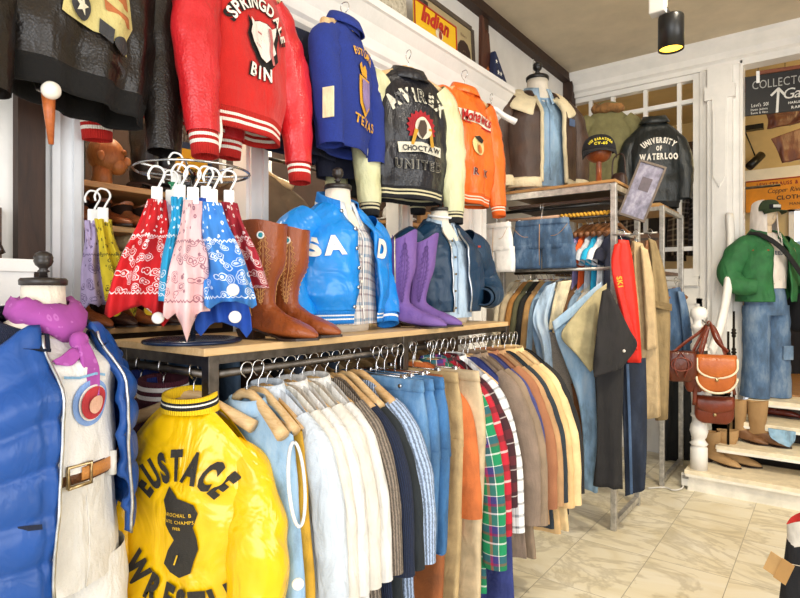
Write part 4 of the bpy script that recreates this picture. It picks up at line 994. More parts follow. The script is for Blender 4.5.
rb = MB(); patch(rb, [(-.13, -.385), (0, -.372), (.12, -.385), (.115, -.435), (0, -.42), (-.125, -.435)], g.surf, .008); rb.build('scroll', IV, t)
w_ = MB(); lettering(w_, 'CHOCTAW', .036, (0, -.405), g.surf, .03, arc=1.2, off=.012); w_.build('scroll_lettering', BLK2, t)
w_ = MB(); lettering(w_, 'UNITED', .06, (0, -.485), g.surf, .055, gap=.2, off=.006); w_.build('nation_edge', cloth('8c887c'), t); w_ = MB(); lettering(w_, 'UNITED', .06, (0, -.485), g.surf, .0, gap=.31, off=.009); w_.build('nation', BLK2, t)
# orange jacket
ORL = leather('e5631a', .36, 150, 1.0, c2='f27a2c'); OR_R = vstripe([(0, 'e8641c'), (.3, 'f3e6d0'), (.42, 'e8641c'), (.58, 'f3e6d0'), (.7, 'e8641c')], .06)
rz = facing(.99, -.12)
hook_hanger('wooden hanger holding the orange leather jacket', (-1.70, 2.86, 2.83), rz)
t = thing('leather_jacket', 'orange leather jacket with red script lettering across its back', 'jacket', (-1.70, 2.86, 2.73), rz)
g = G(sh=.2, hw=.225, L=.61, dep=.095, drop=.06, neck=.08, n=2.3, hem=.93, fold=.012, ff=30, seed=22, blouse=.04, lump=.012)
g.body(t, ORL, nu=72, nv=38); g.hem_rib(t, OR_R, h=.06); collar_fold(t, ORL, rx=.078, ry=.056, z0=-.015)
for s in (-1, 1): sleeve(t, [(s * .165, 0, -.07), (s * .225, 0, -.15), (s * .26, -.02, -.38), (s * .255, -.06, -.66)], [.07, .086, .082, .056], ORL, OR_R, .06, seed=23 + s, flat=.8, wr=.13, n=22, m_=34)
patch(MB(), [(-.15, -.15), (0, -.155), (.15, -.17), (.15, -.235), (0, -.215), (-.14, -.215)], g.surf, .005).build('script_ground', cloth('f3e2cc'), t)
w_ = MB(); lettering(w_, 'Mohawks', .085, (0, -.18), g.surf, .03, arc=1.6, gap=.02, sx=.82, shear=.3, off=.010); line(w_, [(-.12, -.22), (.13, -.235)], .01, g.surf, .010); w_.build('script', cloth('b5201c'), t)
hp = circ(0, -.34, .065, .055); patch(MB(), hp, g.surf, .006).build('crest', cloth('e6cf8e'), t); patch(MB(), [(-.05, -.30), (0, -.285), (.05, -.30), (.03, -.325), (-.02, -.32)], g.surf, .010).build('crest_hair', cloth('2b2622'), t); patch(MB(), circ(.0, -.36, .03, .025), g.surf, .010).build('crest_face', cloth('d87a3a'), t)
w_ = MB(); lettering(w_, 'RX', .055, (.05, -.49), g.surf, .055, gap=.9, off=.007); w_.build('initials_edge', CHEN, t); w_ = MB(); lettering(w_, 'RX', .055, (.05, -.49), g.surf, .03, gap=.95, off=.010); w_.build('initials', cloth('5a1a24'), t)
hanger('white plastic hanger hanging empty beside the orange jacket', (-1.76, 3.30, 2.83), facing(.8, -.6), M_WHITEPL, w=.17, thick=.02)
# ------------------------------------------------------------------ dressed mannequins and boots
FORM = cloth('e6dccb', .8, .04, bs=.3); CAPM = paint('2b2522', .35); CAPB = paint('1f1b1a', .3)
def worn_shirt(t, m, zn, hw, L, dep, name='shirt', seed=0, sh=.17, collar=None, lump=.008, dtop=.05, nu=48, fold=.006):
    g = G(sh=sh, hw=hw, L=L, dep=dep, drop=.07, neck=.062, n=2.2, hem=1.0, seed=seed, dtop=dtop, lump=lump, fold=fold)
    ob = g.body(t, m, name, nu=nu, nv=30); ob.location = (0, 0, zn); return g, ob
def zipline(t, g, zn, side, m, w=.004, name='zip', v0=.04, off=.004):
    o = MB().tube([p + V((0, 0, zn)) for p in g.edge_line(side, v0, 1.0, 24, off)], w, 6).build(name, m, t); return o
# --- left mannequin ---------------------------------------------------------------
mn = thing('mannequin', 'headless mannequin in blue quilted jacket, white tee, belt and white trousers', 'mannequin', (-1.555, .587, .905), facing(.955, .295))
dressform(mn, FORM, CAPM, 1.05, .0, .8, .80, -.002)
WHT = cloth('e6e4e2', .85, .02, wr=.3); WTR = cloth('dcd9d3', .85, .04, wr=.35)
gt, tee = worn_shirt(mn, WHT, .555, .172, .335, .135, 't_shirt', 51, sh=.15, lump=.010)
S0 = lambda x, z, off: gt.surf(x, z, off)
for nm, c_, r_, off in (('print_ring', '7f9fd6', .056, .003), ('print_rim', 'e9e2dc', .044, .006), ('print_disc', 'b5333c', .040, .009), ('print_light', 'e8b7a0', .022, .012)):
    o = patch(MB(), circ(.015 if nm != 'print_light' else .02, -.175 if nm != 'print_light' else -.18, r_), gt.surf, off).build(nm, cloth(c_), tee)
w_ = MB(); line(w_, [(-.055, -.105), (-.02, -.11), (.02, -.105), (.05, -.112)], .006, gt.surf, .006); w_.build('print_line', cloth('7aa3c4'), tee)
# trousers
rows = []
for z, rx, ry in ((.245, .168, .130), (.17, .172, .132), (.10, .178, .132), (.02, .186, .138), (-.06, .19, .138)):
    rows.append([V((rx * math.cos(2 * PI * j / 40), ry * math.sin(2 * PI * j / 40) + .004 * math.sin(9 * j), z)) for j in range(40)])
tr = MB().grid(rows, True).build('trousers', WTR, mn)
for s in (-1, 1):
    sleeve(tr, [(s * .095, 0, -.02), (s * .10, 0, -.12), (s * .10, -.01, -.45), (s * .10, 0, -.885)], [.108, .112, .105, .11], WTR, name='leg', seed=60 + s, flat=1.1, wr=.05, n=26, m_=30)
MB().tube([(0, -.142, .16), (0, -.152, .08), (.0, -.152, .0), (0, -.14, -.06)], .0015, 6).build('fly_seam', WTR, tr)
BELT = leather('4a2c1a', .4, 200, .3); TANB = leather('b9783c', .4, 200, .3, c2='c98a4a'); BRASS = metal('b8a27a', .3)
def hoop(rx, ry, z, h, th=.004, a0=0, a1=2 * PI, n=48):
    full = abs(a1 - a0 - 2 * PI) < .01; rows = []
    for k, (q, dz) in enumerate(((0, -h / 2), (th, -h / 2), (th, h / 2), (0, h / 2))):
        rows.append([V(((rx + q) * math.cos(a0 + (a1 - a0) * j / (n if full else n - 1)), (ry + q) * math.sin(a0 + (a1 - a0) * j / (n if full else n - 1)), z + dz)) for j in range(n)])
    return MB().grid(rows + [rows[0]], full)
bl = hoop(.174, .138, .215, .038).build('belt', BELT, mn)
hoop(.179, .143, .217, .030, .004, R(-95), R(-30), 24).build('belt_tongue', TANB, bl)
bk = MB().tube([V((math.sin(a) * .185, -math.cos(a) * .15, .216 + dz)) for a, dz in ((R(-16), -.024), (R(-16), .024), (R(2), .024), (R(2), -.024), (R(-16), -.024))], .005, 8); bk.build('buckle', BRASS, bl)
for s in (-1, 1): MB().box(s * .085 - .006, -.140, .185, s * .085 + .006, -.118, .245).build('belt_loop', WTR, tr)
# quilted jacket
BLUEQ = satin('1a4b94', .40, .5, 12, spec=.4); BLUED = satin('1a4290', .42, .5, 10); NAVYR = knit('16203f', scale=500)
gj = G(sh=.19, hw=.216, L=.60, dep=.175, drop=.075, neck=.10, n=2.4, hem=.97, fold=.0, seed=52, dtop=.095, lump=.008, gap=([(0, .07), (.3, .10), (1, .12)], [(0, .075), (.3, .085), (1, .105)]))
rows = []
for i in range(72):
    v = i / 71; zq = v * .66; q = .016 * (abs(math.sin(zq * PI / .115)) ** .5) - .012
    r = [gj.pt(a, v, q + .0) for a in gj.angles(v, 110)]
    def seam(p):
        d_ = min(abs(p.x - .115), abs(p.x + .115), abs(p.x - .2), abs(p.x + .2)); return V((p.x, p.y * (1 - .06 * max(0, 1 - d_ / .012)), p.z + .10 * v * max(0, p.x / .22)))
    rows.append([seam(p) + V((0, 0, .572)) for p in r])
qj = MB().grid(rows, False).build('quilted_jacket', BLUEQ, mn, solid=.02)
for s in (-1, 1):
    P = catmull([(s * .14, .02, .50), (s * .195, .05, .42), (s * .215, .07, .2), (s * .21, .06, -.06)], 60); rr = interp([.075, .085, .08, .07], 60); rows = []
    for i, p in enumerate(P):
        q = .012 * abs(math.sin(i * PI / 12)) ** .5 - .006
        rows.append([p + V(((rr[i] + q) * math.cos(2 * PI * j / 26), (rr[i] + q) * .95 * math.sin(2 * PI * j / 26), .004 * noise.noise(V((j * .3, i * .2, s))))) for j in range(26)])
    MB().grid(rows, True).build('sleeve', BLUEQ, qj)
c_ = collar_rib(qj, NAVYR, rx=.118, ry=.105, h=.05, z0=-.035, tilt=.035, gap=.5, lean=1.3, yc=.0); c_.location = (0, 0, .565)
for sd in (0, 1): MB().tube([p + V((0, 0, .572 + (.10 * (q / 24) * .55 if sd == 0 else -.0))) for q, p in enumerate(gj.edge_line(sd, .04, 1.0, 24, .004))], .004, 6).build('zip', metal('c9ccd0', .4), qj)
pl = G(**{k: gj.__dict__[k] for k in ('sh', 'hw', 'L', 'dep', 'drop', 'neck', 'n', 'hem', 'seed', 'dtop')}, fold=0, lump=0)
w_ = MB(); line(w_, [(-.215, -.43), (-.13, -.425)], .012, pl.surf, .012); o = w_.build('pocket_welt', cloth('10182f'), qj); o.location = (0, 0, .565)
# neckerchief
NK = bandana('a24a9c', 'b868b4', scale=40)
rows = []
for k, (r_, z, y) in enumerate(((.056, .030, 0), (.068, .034, -.004), (.080, .02, -.008), (.090, .0, -.012), (.084, -.024, -.014), (.072, -.026, -.01))):
    rows.append([V(((r_ + .004 * math.sin(5 * a + k)) * math.cos(a), y + (r_ * .98) * math.sin(a), .600 + z - .035 * max(0, -math.sin(a)) ** 2 * (.4 + k * .18) + .005 * math.sin(7 * a + 2 * k))) for a in [2 * PI * j / 40 for j in range(40)]])
nk = MB().grid(rows, True).build('neckerchief', NK, mn, solid=.004)
MB().ellipsoid((.0, -.118, .53), .022, .018, .022, 16, 10, .9).build('knot', NK, nk)
slab([(V((-.012, -.125, .525)), V((.014, -.125, .527)), .009), (V((-.006, -.14, .46)), V((.034, -.14, .465)), .006), (V((.012, -.148, .40)), V((.026, -.148, .395)), .003)], (0, -1, .1), 10, 18, .004, 60, 3).build('tail', NK, nk)
slab([(V((-.02, -.12, .515)), V((.0, -.125, .50)), .008), (V((-.05, -.125, .50)), V((-.03, -.13, .475)), .005), (V((-.07, -.12, .49)), V((-.065, -.123, .48)), .002)], (0, -1, .1), 8, 16, .003, 60, 4).build('tail', NK, nk)

# --- SA jacket mannequin -----------------------------------------------------------
def ground(zn=0): pass
SAB = satin('1588e0', .28, 1.0, 7, spec=.5); SARIB = vstripe([(0, '1c7fd6'), (.25, 'f2f4f6'), (.42, '1c7fd6'), (.58, 'f2f4f6'), (.75, '1c7fd6')], .075)
SHIRTPL = plaid([(0, 'd0cac8'), (.18, '7790aa'), (.34, 'd0cac8'), (.46, '94707c'), (.6, 'ccc4be'), (.76, '51647a'), (.86, 'd0cac8')], [(0, 'ccc8c6'), (.3, '6a8ca8'), (.5, 'd8d4d2'), (.76, '7d6870'), (.88, 'ccc8c6')], .052, .055, .5)
sm = thing('mannequin', 'headless mannequin torso in bright blue satin jacket over plaid shirt', 'mannequin', (-1.625, 1.715, ZS), facing(.97, -.06))
dressform(sm, FORM, CAPM, .915)
g1, sh1 = worn_shirt(sm, SHIRTPL, .50, .175, .47, .125, 'plaid_shirt', 61, fold=.01, dtop=.045)
collar_fold(sh1, cloth('d5dde6'), rx=.066, ry=.06, fall=.06, z0=.0, gap=.28, spread=1.5, point=.04)
for i in range(4): MB().lathe([(.003, -.004), (.006, -.003), (.005, .001)], 10, g1.surf(0, -.1 - .1 * i, .004), 'Y').build('button', PEARL, sh1)
MB().tube([g1.surf(.012, -.05 - .4 * q / 14, .003) for q in range(15)], .003, 5).build('placket', cloth('efece8'), sh1)
gs = G(sh=.19, hw=.235, L=.42, dep=.155, drop=.085, neck=.08, n=2.35, hem=.94, fold=.008, ff=24, seed=62, dtop=.06, blouse=.05, lump=.017, gap=([(0, .05), (.25, .065), (.7, .10), (1, .11)], [(0, .05), (.25, .045), (.7, .035), (1, .045)]))
o = gs.body(sm, SAB, 'satin_jacket', nu=80, nv=46, solid=.01); o.location = (0, 0, .505); sj = o
hr_ = gs.hem_rib(sj, vstripe([(0, '1c7fd6'), (.3, 'f2f4f6'), (.42, '1c7fd6'), (.6, 'f2f4f6'), (.72, '1c7fd6')], .05), h=.05)
collar_rib(sj, SARIB, rx=.092, ry=.078, h=.075, z0=-.03, tilt=.03, gap=.55, lean=1.15)
for s in (-1, 1): sleeve(sj, [(s * .14, 0, -.07), (s * .225, .01, -.15), (s * .26, -.0, -.30), (s * .235, -.06, -.45)], [.08, .095, .088, .06], SAB, vstripe([(0, '1c7fd6'), (.4, 'f2f4f6'), (.6, '1c7fd6')], .05), .04, seed=63 + s, flat=.9, wr=.13, n=26, m_=36)
w_ = MB(); lettering(w_, 'SA', .095, (-.165, -.17), lambda x, z, off: gs.surf(x, z, off), .055, gap=.06, off=.006, rot=R(6), sx=.95); w_.build('lettering', CHEN, sj)
w_ = MB(); lettering(w_, 'D', .10, (.115, -.17), lambda x, z, off: gs.surf(x, z, off), .055, gap=.06, off=.006, rot=R(-6)); w_.build('lettering', CHEN, sj)
for q in range(6):
    p = gs.edge_line(1, .06 + q * .18, .07 + q * .18, 1, .006)[0]; MB().lathe([(.002, -.003), (.008, -.002), (.007, .002), (.002, .003)], 12, p + V((-.012, 0, 0)), 'Y').build('snap', M_CHROME, sj)
# --- navy jacket mannequin --------------------------------------------------------
NVJ = satin('193752', .42, .9, 8, spec=.4); NVD = cloth('17324c', .8)
DSH = denim('a9c3dc', .5)
nm_ = thing('mannequin', 'headless mannequin torso in navy zip jacket over pale denim shirt', 'mannequin', (-1.63, 2.50, ZS), facing(.92, -.38))
dressform(nm_, FORM, CAPM, .915)
wh = MB().tube([V((.064 * math.cos(a), .064 * math.sin(a), .555 + .012 * math.sin(a))) for a in [2 * PI * q / 30 for q in range(31)]], .006, 8).build('collar_ring', M_WHITEPL, nm_)
g1, sh1 = worn_shirt(nm_, DSH, .50, .175, .47, .13, 'denim_shirt', 71, fold=.01, dtop=.045)
collar_fold(sh1, DSH, rx=.066, ry=.06, fall=.06, gap=.45, spread=1.5, point=.04)
MB().tube([g1.surf(.012, -.05 - .4 * q / 14, .004) for q in range(15)], .004, 5).build('placket', DSH, sh1)
for i in range(5): MB().lathe([(.003, -.004), (.006, -.003), (.005, .001)], 10, g1.surf(-.006, -.08 - .085 * i, .006), 'Y').build('button', metal('8c7a5c', .4), sh1)
gn = G(sh=.195, hw=.24, L=.445, dep=.16, drop=.085, neck=.08, n=2.35, hem=.95, fold=.008, seed=72, dtop=.06, blouse=.04, lump=.014, gap=([(0, .05), (.3, .06), (1, .085)], [(0, .05), (.3, .05), (1, .035)]))
nj_ = gn.body(nm_, NVJ, 'zip_jacket', nu=80, nv=44, solid=.01); nj_.location = (0, 0, .505)
collar_fold(nj_, NVD, rx=.088, ry=.075, fall=.07, z0=-.02, gap=.5, spread=1.6, point=.05, tilt=.025)
sleeve(nj_, [(-.14, 0, -.07), (-.225, .01, -.15), (-.265, .0, -.30), (-.235, -.07, -.43)], [.08, .096, .088, .06], NVJ, None, seed=73, flat=.9, wr=.13, n=24, m_=34)
sleeve(nj_, [(.14, 0, -.07), (.23, .02, -.14), (.335, .06, -.27), (.30, -.03, -.36), (.20, -.11, -.37)], [.08, .098, .088, .075, .06], NVJ, NVD, .03, seed=74, flat=.9, wr=.15, n=26, m_=40)
for sd in (0, 1): zipline(nj_, gn, 0, sd, metal('c9ccd0', .35), .0045, 'zip')
w_ = MB(); line(w_, [(-.20, -.26), (-.09, -.27)], .016, gn.surf, .006); line(w_, [(-.20, -.30), (-.10, -.40)], .012, gn.surf, .006); w_.build('pocket_welt', NVD, nj_)
MB().box(.12, -.165, -.118, .135, -.158, -.108).build('chest_badge', cloth('b8402e'), nj_)
# --- boots on the shelf -----------------------------------------------------------
BRB = leather('7a3816', .36, 170, .7, c2='9a4e22'); SOLE = paint('2e1d14', .5); STI = cloth('d9a060', .7)
rzB = math.atan2(.20, .98)
HOLE = paint('2aa5b8', .4)
boot('cowboy_boot', 'brown stitched cowboy boot with pull rings, the nearer of its pair', (-1.535, 1.235, ZS), rzB, BRB, SOLE, .375, 1.0, paint('5a3218', .6), None, .006, STI, HOLE, shw=.07, fl=.8, side=.018)
boot('cowboy_boot', 'brown stitched cowboy boot touching the blue satin mannequin', (-1.575, 1.375, ZS), rzB + .06, BRB, SOLE, .37, 1.0, paint('5a3218', .6), None, .006, STI, HOLE, shw=.07, fl=.8, side=.018)
PUR = leather('6d4f92', .75, 160, .5, c2='8264a6', spec=.2); PLIN = cloth('d9b98c')
rzP = math.atan2(.22, .97)
boot('suede_boot', 'tall purple suede boot with side zip, the nearer of its pair', (-1.555, 2.03, ZS), rzP, PUR, SOLE, .43, .95, PLIN, None, .03, cloth('5a3f7e'), None, metal('d8c9a0', .35), shw=.066, fl=.85)
boot('suede_boot', 'tall purple suede boot leaning towards the navy mannequin', (-1.555, 2.16, ZS), rzP, PUR, SOLE, .425, .95, PLIN, None, .03, cloth('5a3f7e'), None, None, lean=.10, shw=.062, fl=.85)

# ------------------------------------------------------------------ bandana stand and bandanas
CH = metal('c4c6c8', .2)
bs = thing('bandana_stand', 'chrome bandana stand on a round dark base on the shelf', 'stand', (-1.60, 1.03, ZS))
MB().lathe([(.145, 0), (.15, .004), (.148, .010), (.13, .014), (.02, .016)], 40).build('base_disc', paint('1d2a44', .2), bs)
MB().tube([(0, 0, .014), (0, 0, .535)], .008, 14).build('pole', CH, bs)
for k in range(7):
    a = 2 * PI * k / 7 + .2; MB().tube([(0, 0, .52), (.17 * math.cos(a), .17 * math.sin(a), .535)], .004, 8).build('arm', CH, bs)
MB().tube([V((.172 * math.cos(2 * PI * q / 40), .172 * math.sin(2 * PI * q / 40), .535)) for q in range(41)], .004, 8, cap=False).build('hoop', CH, bs)
def bd(label, hl, px, py, d, c, ink, **k):
    m = bandana(c, ink); base = atd(px, py, d)
    r = ray(px); rz = facing(-r[0], -r[1]) + k.pop('turn', 0)
    # builds cloth in the hanger's frame
    k.setdefault('clip_m', M_WHITEPL)
    lx, ly = k.pop('lean', (0, 0)); W_, L, seed, tips = k.get('W_', .2), k.get('L', .33), k.get('seed', 0), k.get('tips', (.03, .02, .03))
    h = thing('clip_hanger', hl, 'hanger', base, rz)
    P = [V((-.02, 0, -.022)), V((-.022, 0, -.006)), V((-.012, 0, .013)), V((0, 0, .016)), V((.014, 0, .010)), V((.02, 0, -.006)), V((.012, 0, -.024)), V((0, 0, -.05))]
    MB().tube(catmull(P, 22), .0032, 6).build('hook', M_WHITEPL, h)
    MB().box(-.015, -.010, -.088, .015, .010, -.042).build('clip', k['clip_m'], h, bevel=.003)
    z0 = -.078; w0 = .024
    rows = [(V((-w0, 0, z0)), V((w0, 0, z0)), .012), (V((-W_ * .26 + lx * .2, ly * .2, z0 - L * .25)), V((W_ * .26 + lx * .2, ly * .2, z0 - L * .25)), .026), (V((-W_ * .42 + lx * .6, ly * .6, z0 - L * .6)), V((W_ * .42 + lx * .6, ly * .6, z0 - L * .6)), .03), (V((-W_ * .5 + lx, ly, z0 - L)), V((W_ * .5 + lx, ly, z0 - L)), .026)]
    def hem(x): return -(tips[0] * max(0, 1 - abs(x + .8) / .4) + tips[1] * max(0, 1 - abs(x) / .4) + tips[2] * max(0, 1 - abs(x - .8) / .4))
    b = slab(rows, (0, 1, 0), 26, 72, .020, 120, seed, .8, hem=hem).build('bandana', m)
    tag(b, label, 'bandana', None, base, rz)
bd('lilac bandana with dark print hanging behind the white column edge', 'white hook clip holding the lilac bandana', 93, 196, 1.78, 'b3a2c8', '5c4a72', W_=.10, L=.25, seed=1, lean=(.015, 0))
bd('yellow bandana with dark print, leftmost of the bright ones', 'white hook clip holding the yellow bandana', 103, 194, 1.74, 'd8c02a', '3a3312', W_=.09, L=.25, seed=2, lean=(.05, 0), tips=(.0, .02, .05))
bd('red paisley bandana with white print, largest on the stand', 'white hook clip holding the red paisley bandana', 157, 172, 1.60, 'c4121c', 'f6eeee', W_=.165, L=.31, seed=3, lean=(-.05, 0), tips=(.02, -.02, .05))
bd('turquoise bandana hanging between the red and pink ones', 'white hook clip holding the turquoise bandana', 180, 170, 1.60, '22a4d8', 'dff2fb', W_=.075, L=.29, seed=4, lean=(-.03, 0), tips=(.0, .0, .06))
bd('pale pink paisley bandana with long pointed tip on the stand', 'white hook clip holding the pale pink bandana', 193, 172, 1.54, 'ecc3c4', '8a5a6a', W_=.12, L=.30, seed=5, lean=(-.015, 0), tips=(.02, .08, .0))
bd('pale lilac bandana just showing between red and turquoise ones', 'white hook clip holding the pale lilac bandana', 171, 176, 1.68, 'd3c3dc', '9a86ac', W_=.06, L=.25, seed=6)
bd('cornflower blue paisley bandana with white print on the stand', 'white hook clip holding the cornflower blue bandana', 212, 174, 1.55, '3b82d0', 'eaf2fb', W_=.14, L=.27, seed=7, lean=(.05, 0), tips=(.02, .0, .02))
bd('deep blue bandana hanging lowest beneath the cornflower one', 'white hook clip holding the deep blue bandana', 206, 172, 1.66, '1f4fb0', '2f63c8', W_=.16, L=.36, seed=8, lean=(.05, 0), tips=(.04, .0, .05))
bd('dark red paisley bandana beside the brown cowboy boots', 'white hook clip holding the dark red bandana', 229, 176, 1.66, 'a01e30', 'f0dede', W_=.11, L=.25, seed=9, lean=(.06, 0), tips=(.04, .0, .0))
bd('green bandana scrap high behind the pink bandana clips', 'white hook clip holding the green bandana scrap', 176, 158, 1.78, '2f8f62', 'cfe8da', W_=.06, L=.07, seed=10)
def sec_tag(px, py, d, label, c='efeeea'):
    r = ray(px); t = MB().lathe([(.001, -.008), (.014, -.007), (.0165, 0), (.014, .006), (.008, .008), (.007, .011), (.001, .012)], 22, (0, 0, 0), 'Y').build('security_tag', paint(c, .3))
    tag(t, label, 'security tag', None, atd(px, py, d), facing(-r[0], -r[1]))
sec_tag(158, 318, 1.54, 'white round security tag hanging below the red bandana'); sec_tag(180, 309, 1.55, 'white round security tag below the turquoise bandana')
sec_tag(235, 317, 1.50, 'white round security tag below the cornflower blue bandana'); sec_tag(233, 290, 1.48, 'white round security tag on the lower edge of the cornflower bandana')
sec_tag(115, 311, 1.66, 'yellow round security tag beneath the yellow bandana', 'd8c02a'); sec_tag(150, 310, 1.66, 'yellow round security tag peeping behind the red bandana', 'd8b020')
sec_tag(298, 584, 1.50, 'white round security tag on the long cream coat front'); sec_tag(413, 566, 1.90, 'white round security tag on the pale blue sweater')
# ------------------------------------------------------------------ signs and things standing on the cornice
def board_yz(name, label, cat, x, y0, y1, z0, z1, m, th=.02, lean=R(4)):
    """upright board facing +X, leaning back against the wall; own frame: X along y, front -Y"""
    t = thing(name, label, cat, (x, (y0 + y1) / 2, z0), rot=(Matrix.Rotation(PI / 2, 4, 'Z') @ Matrix.Rotation(-lean, 4, 'X')).to_euler())
    w, h = y1 - y0, z1 - z0
    MB().box(-w / 2, 0, 0, w / 2, th, h).build('board', m, t, smooth=False, bevel=.003)
    return t, w, h
flat = lambda x, z, off: V((x, -off, z))
ZC = 3.056
def speck():
    m, nt, b = _base('speckled_panel'); o = coord(nt, 'Object')
    nt.links.new(ramp(nt, noi(nt, o, 45, 5, .7), [(.35, '8f8672'), (.5, 'c2b8a2'), (.7, 'd6cfbd')]), b.inputs['Base Color']); b.inputs['Roughness'].default_value = .9; return m
board_yz('panel', 'weathered grey speckled panel leaning on the cornice left of the yellow sign', 'panel', -1.96, 2.02, 2.66, ZC, 3.60, speck())
ti, w, h = board_yz('sign', 'yellow sign with red script lettering on the cornice', 'sign', -1.925, 2.68, 3.14, ZC, 3.265, paint('e8b91a', .45), .012, R(2))
W_ = MB(); lettering(W_, 'Indian', .125, (-.0, .155), flat, .055, gap=.02, sx=.95, shear=.35, off=.002); W_.build('lettering', paint('b52418', .5), ti)
MB().bar((-w / 2, -.003, .004), (-w / 2, -.003, h), .008, .004).bar((w / 2, -.003, .0), (w / 2, -.003, h), .008, .004).bar((-w / 2, -.003, h), (w / 2, -.003, h), .004, .008).build('red_edge', paint('a8281c', .5), ti, smooth=False)
patch(MB(), circ(.03, .09, .04, .035), flat, .002).build('portrait', paint('d8c8b0', .6), ti); patch(MB(), circ(.04, .085, .018, .025), flat, .004).build('portrait_face', paint('8c3a24', .6), ti)
ti, w, h = board_yz('sign', 'framed tan sign with big brown letters behind the yellow sign', 'sign', -2.04, 2.93, 3.56, ZC, 3.44, paint('b9a67c', .6, .06), .015, R(3))
W_ = MB(); lettering(W_, 'Lee', .40, (.0, .20), flat, .055, gap=.06, sx=.9, off=.002); W_.build('lettering', paint('3c2a22', .6), ti)
W_ = MB(); lettering(W_, 'Riders', .03, (.20, .30), flat, 0.0, off=.002); W_.build('small_lettering', paint('6a4a34', .6), ti)
fm = wood('4a4038', '5c5046', .5)
for q in (MB().box(-w / 2 - .02, -.012, 0, -w / 2 + .01, .02, h), MB().box(w / 2 - .01, -.012, 0, w / 2 + .02, .02, h), MB().box(-w / 2 + .01, -.012, h - .012, w / 2 - .01, .02, h + .018)): q.build('frame_bar', fm, ti, smooth=False)
t = thing('wooden_plank', 'dark carved wooden plank upright between framed sign and starry flag', 'plank', (-1.98, 3.64, ZC), PI / 2)
MB().poly([(-.07, 0), (.09, 0), (.085, .12), (.06, .16), (.07, .22), (.045, .38), (.01, .40), (-.01, .36), (-.03, .46), (-.06, .48)], 0, .03, 'Y').build('plank', wood('3a2016', '5a3020', .5, (12, 12, 3)), t, smooth=False, bevel=.004)
patch(MB(), [(.0, .04), (.05, .05), (.055, .11), (.02, .14), (-.01, .1)], flat, .002).build('orange_mark', paint('a85a22', .5), t)
t = thing('flag', 'folded navy flag with white stars at the end of the cornice', 'flag', (-1.93, 3.69, ZC), PI / 2)
MB().poly([(-.03, 0), (.22, 0), (.21, .04), (.0, .25)], 0, .05, 'Y').build('cloth', cloth('1f2748', .8), t, smooth=False, bevel=.01)
for i, (x, z, r_) in enumerate(((.005, .17, .02), (.035, .10, .022), (.075, .10, .02), (.10, .055, .018), (.02, .04, .02), (.13, .03, .016))):
    patch(MB(), [(x + (r_ if q % 2 == 0 else r_ * .42) * math.sin(q * PI / 5), z + (r_ if q % 2 == 0 else r_ * .42) * math.cos(q * PI / 5)) for q in range(10)], flat, .003).build('star', paint('f0ece4', .6), t)

# ------------------------------------------------------------------ left ledge with canes, and the porcelain hook
struct(MB().box(-1.97, -1.5, 1.40, -1.80, .655, 1.645).box(-1.97, -1.5, 1.61, -1.785, .665, 1.636), 'ledge_left', WHITE2)
bk_ = tag(MB().box(-1.965, -.4, 1.645, -1.935, .62, 1.80).build('picture', wood('2c1a12', '5a3a24', .5, (4, 22, 30)), smooth=False), 'dark brown picture leaning behind the curved cane handles', 'picture')
for lb, zz, m_, dx in (('dark horn cane handle with silver end curving over the ledge', .142, paint('2a1b14', .25), 0), ('amber horn cane handle lying in front of the dark one', .095, paint('b0702a', .25), .035)):
    c_ = MB().tube(catmull([(-1.87 + dx, -.3, 1.66 + zz), (-1.87 + dx, .28, 1.66 + zz), (-1.86 + dx, .46, 1.655 + zz * .93), (-1.85 + dx, .55, 1.65 + zz * .62), (-1.845 + dx, .59 - dx, 1.658)], 26), [.016] * 20 + [.015, .014, .013, .013, .012, .012, .012], 12)
    o = c_.build('cane', m_); tag(o, lb, 'cane')
    e_ = MB().tube([(-1.851 + dx, .548 - dx * .8, 1.652 + zz * .64), (-1.848 + dx, .572 - dx * .9, 1.652 + zz * .36)], .0165, 12).build('silver_end', metal('d6d2c8', .25), o)
kn = thing('coat_hook', 'white porcelain knob hook on a wooden peg above the left column', 'hook', tuple(atx(50, 91, -1.56)))
MB().lathe([(.002, .03), (.016, .026), (.022, .012), (.022, 0), (.014, -.01), (.008, -.014)], 20, (.0, 0, 0), 'X').build('knob', paint('ece6da', .2), kn)
MB().tube([(-.01, 0, -.005), (-.012, .003, -.05), (-.014, .008, -.13)], [.016, .013, .006], 12).build('wooden_peg', wood('b8632a', '9a4c1e', .4), kn)
MB().tube([(-.012, .0, -.005), (-.10, .01, .03), (-.17, .02, .10)], .006, 10).build('stem', metal('8a8078'), kn)

# ------------------------------------------------------------------ alcove shelves behind the long rack
SHW = wood('c89a62', 'a87a46', .5, (14, 2, 14))
for i, (z, y0, y1) in enumerate(((1.955, .88, 1.51), (1.80, .88, 1.51), (1.42, .88, 1.51), (1.60, 1.66, 2.56), (2.0, 2.73, 3.36), (1.60, 2.73, 3.36), (1.30, 1.66, 2.56))):
    tag(MB().box(-2.78, y0, z - .022, -2.12, y1, z).build('wall_shelf', SHW, smooth=False, bevel=.003), ['wooden shelf carrying the carved head behind the bandanas', 'wooden shelf of brown boots below the carved head', 'lowest pale wooden shelf behind the bandana stand', 'wooden shelf behind the blue satin mannequin', 'high wooden shelf behind the orange jacket', 'wooden shelf behind the navy mannequin', 'low wooden shelf behind the boots'][i], 'shelf')
hd = thing('carved_bust', 'carved wooden head in profile on the alcove shelf', 'carved head', (-2.22, 1.055, 1.955), facing(.5, .86))
HW_ = wood('b4793f', '8f5a2a', .45, (20, 20, 6))
MB().ellipsoid((0, .0, .125), .052, .066, .07, 24, 16).tube([(0, .015, 0), (0, .012, .04), (0, .01, .08)], [.042, .034, .036], 18).build('head', HW_, hd)
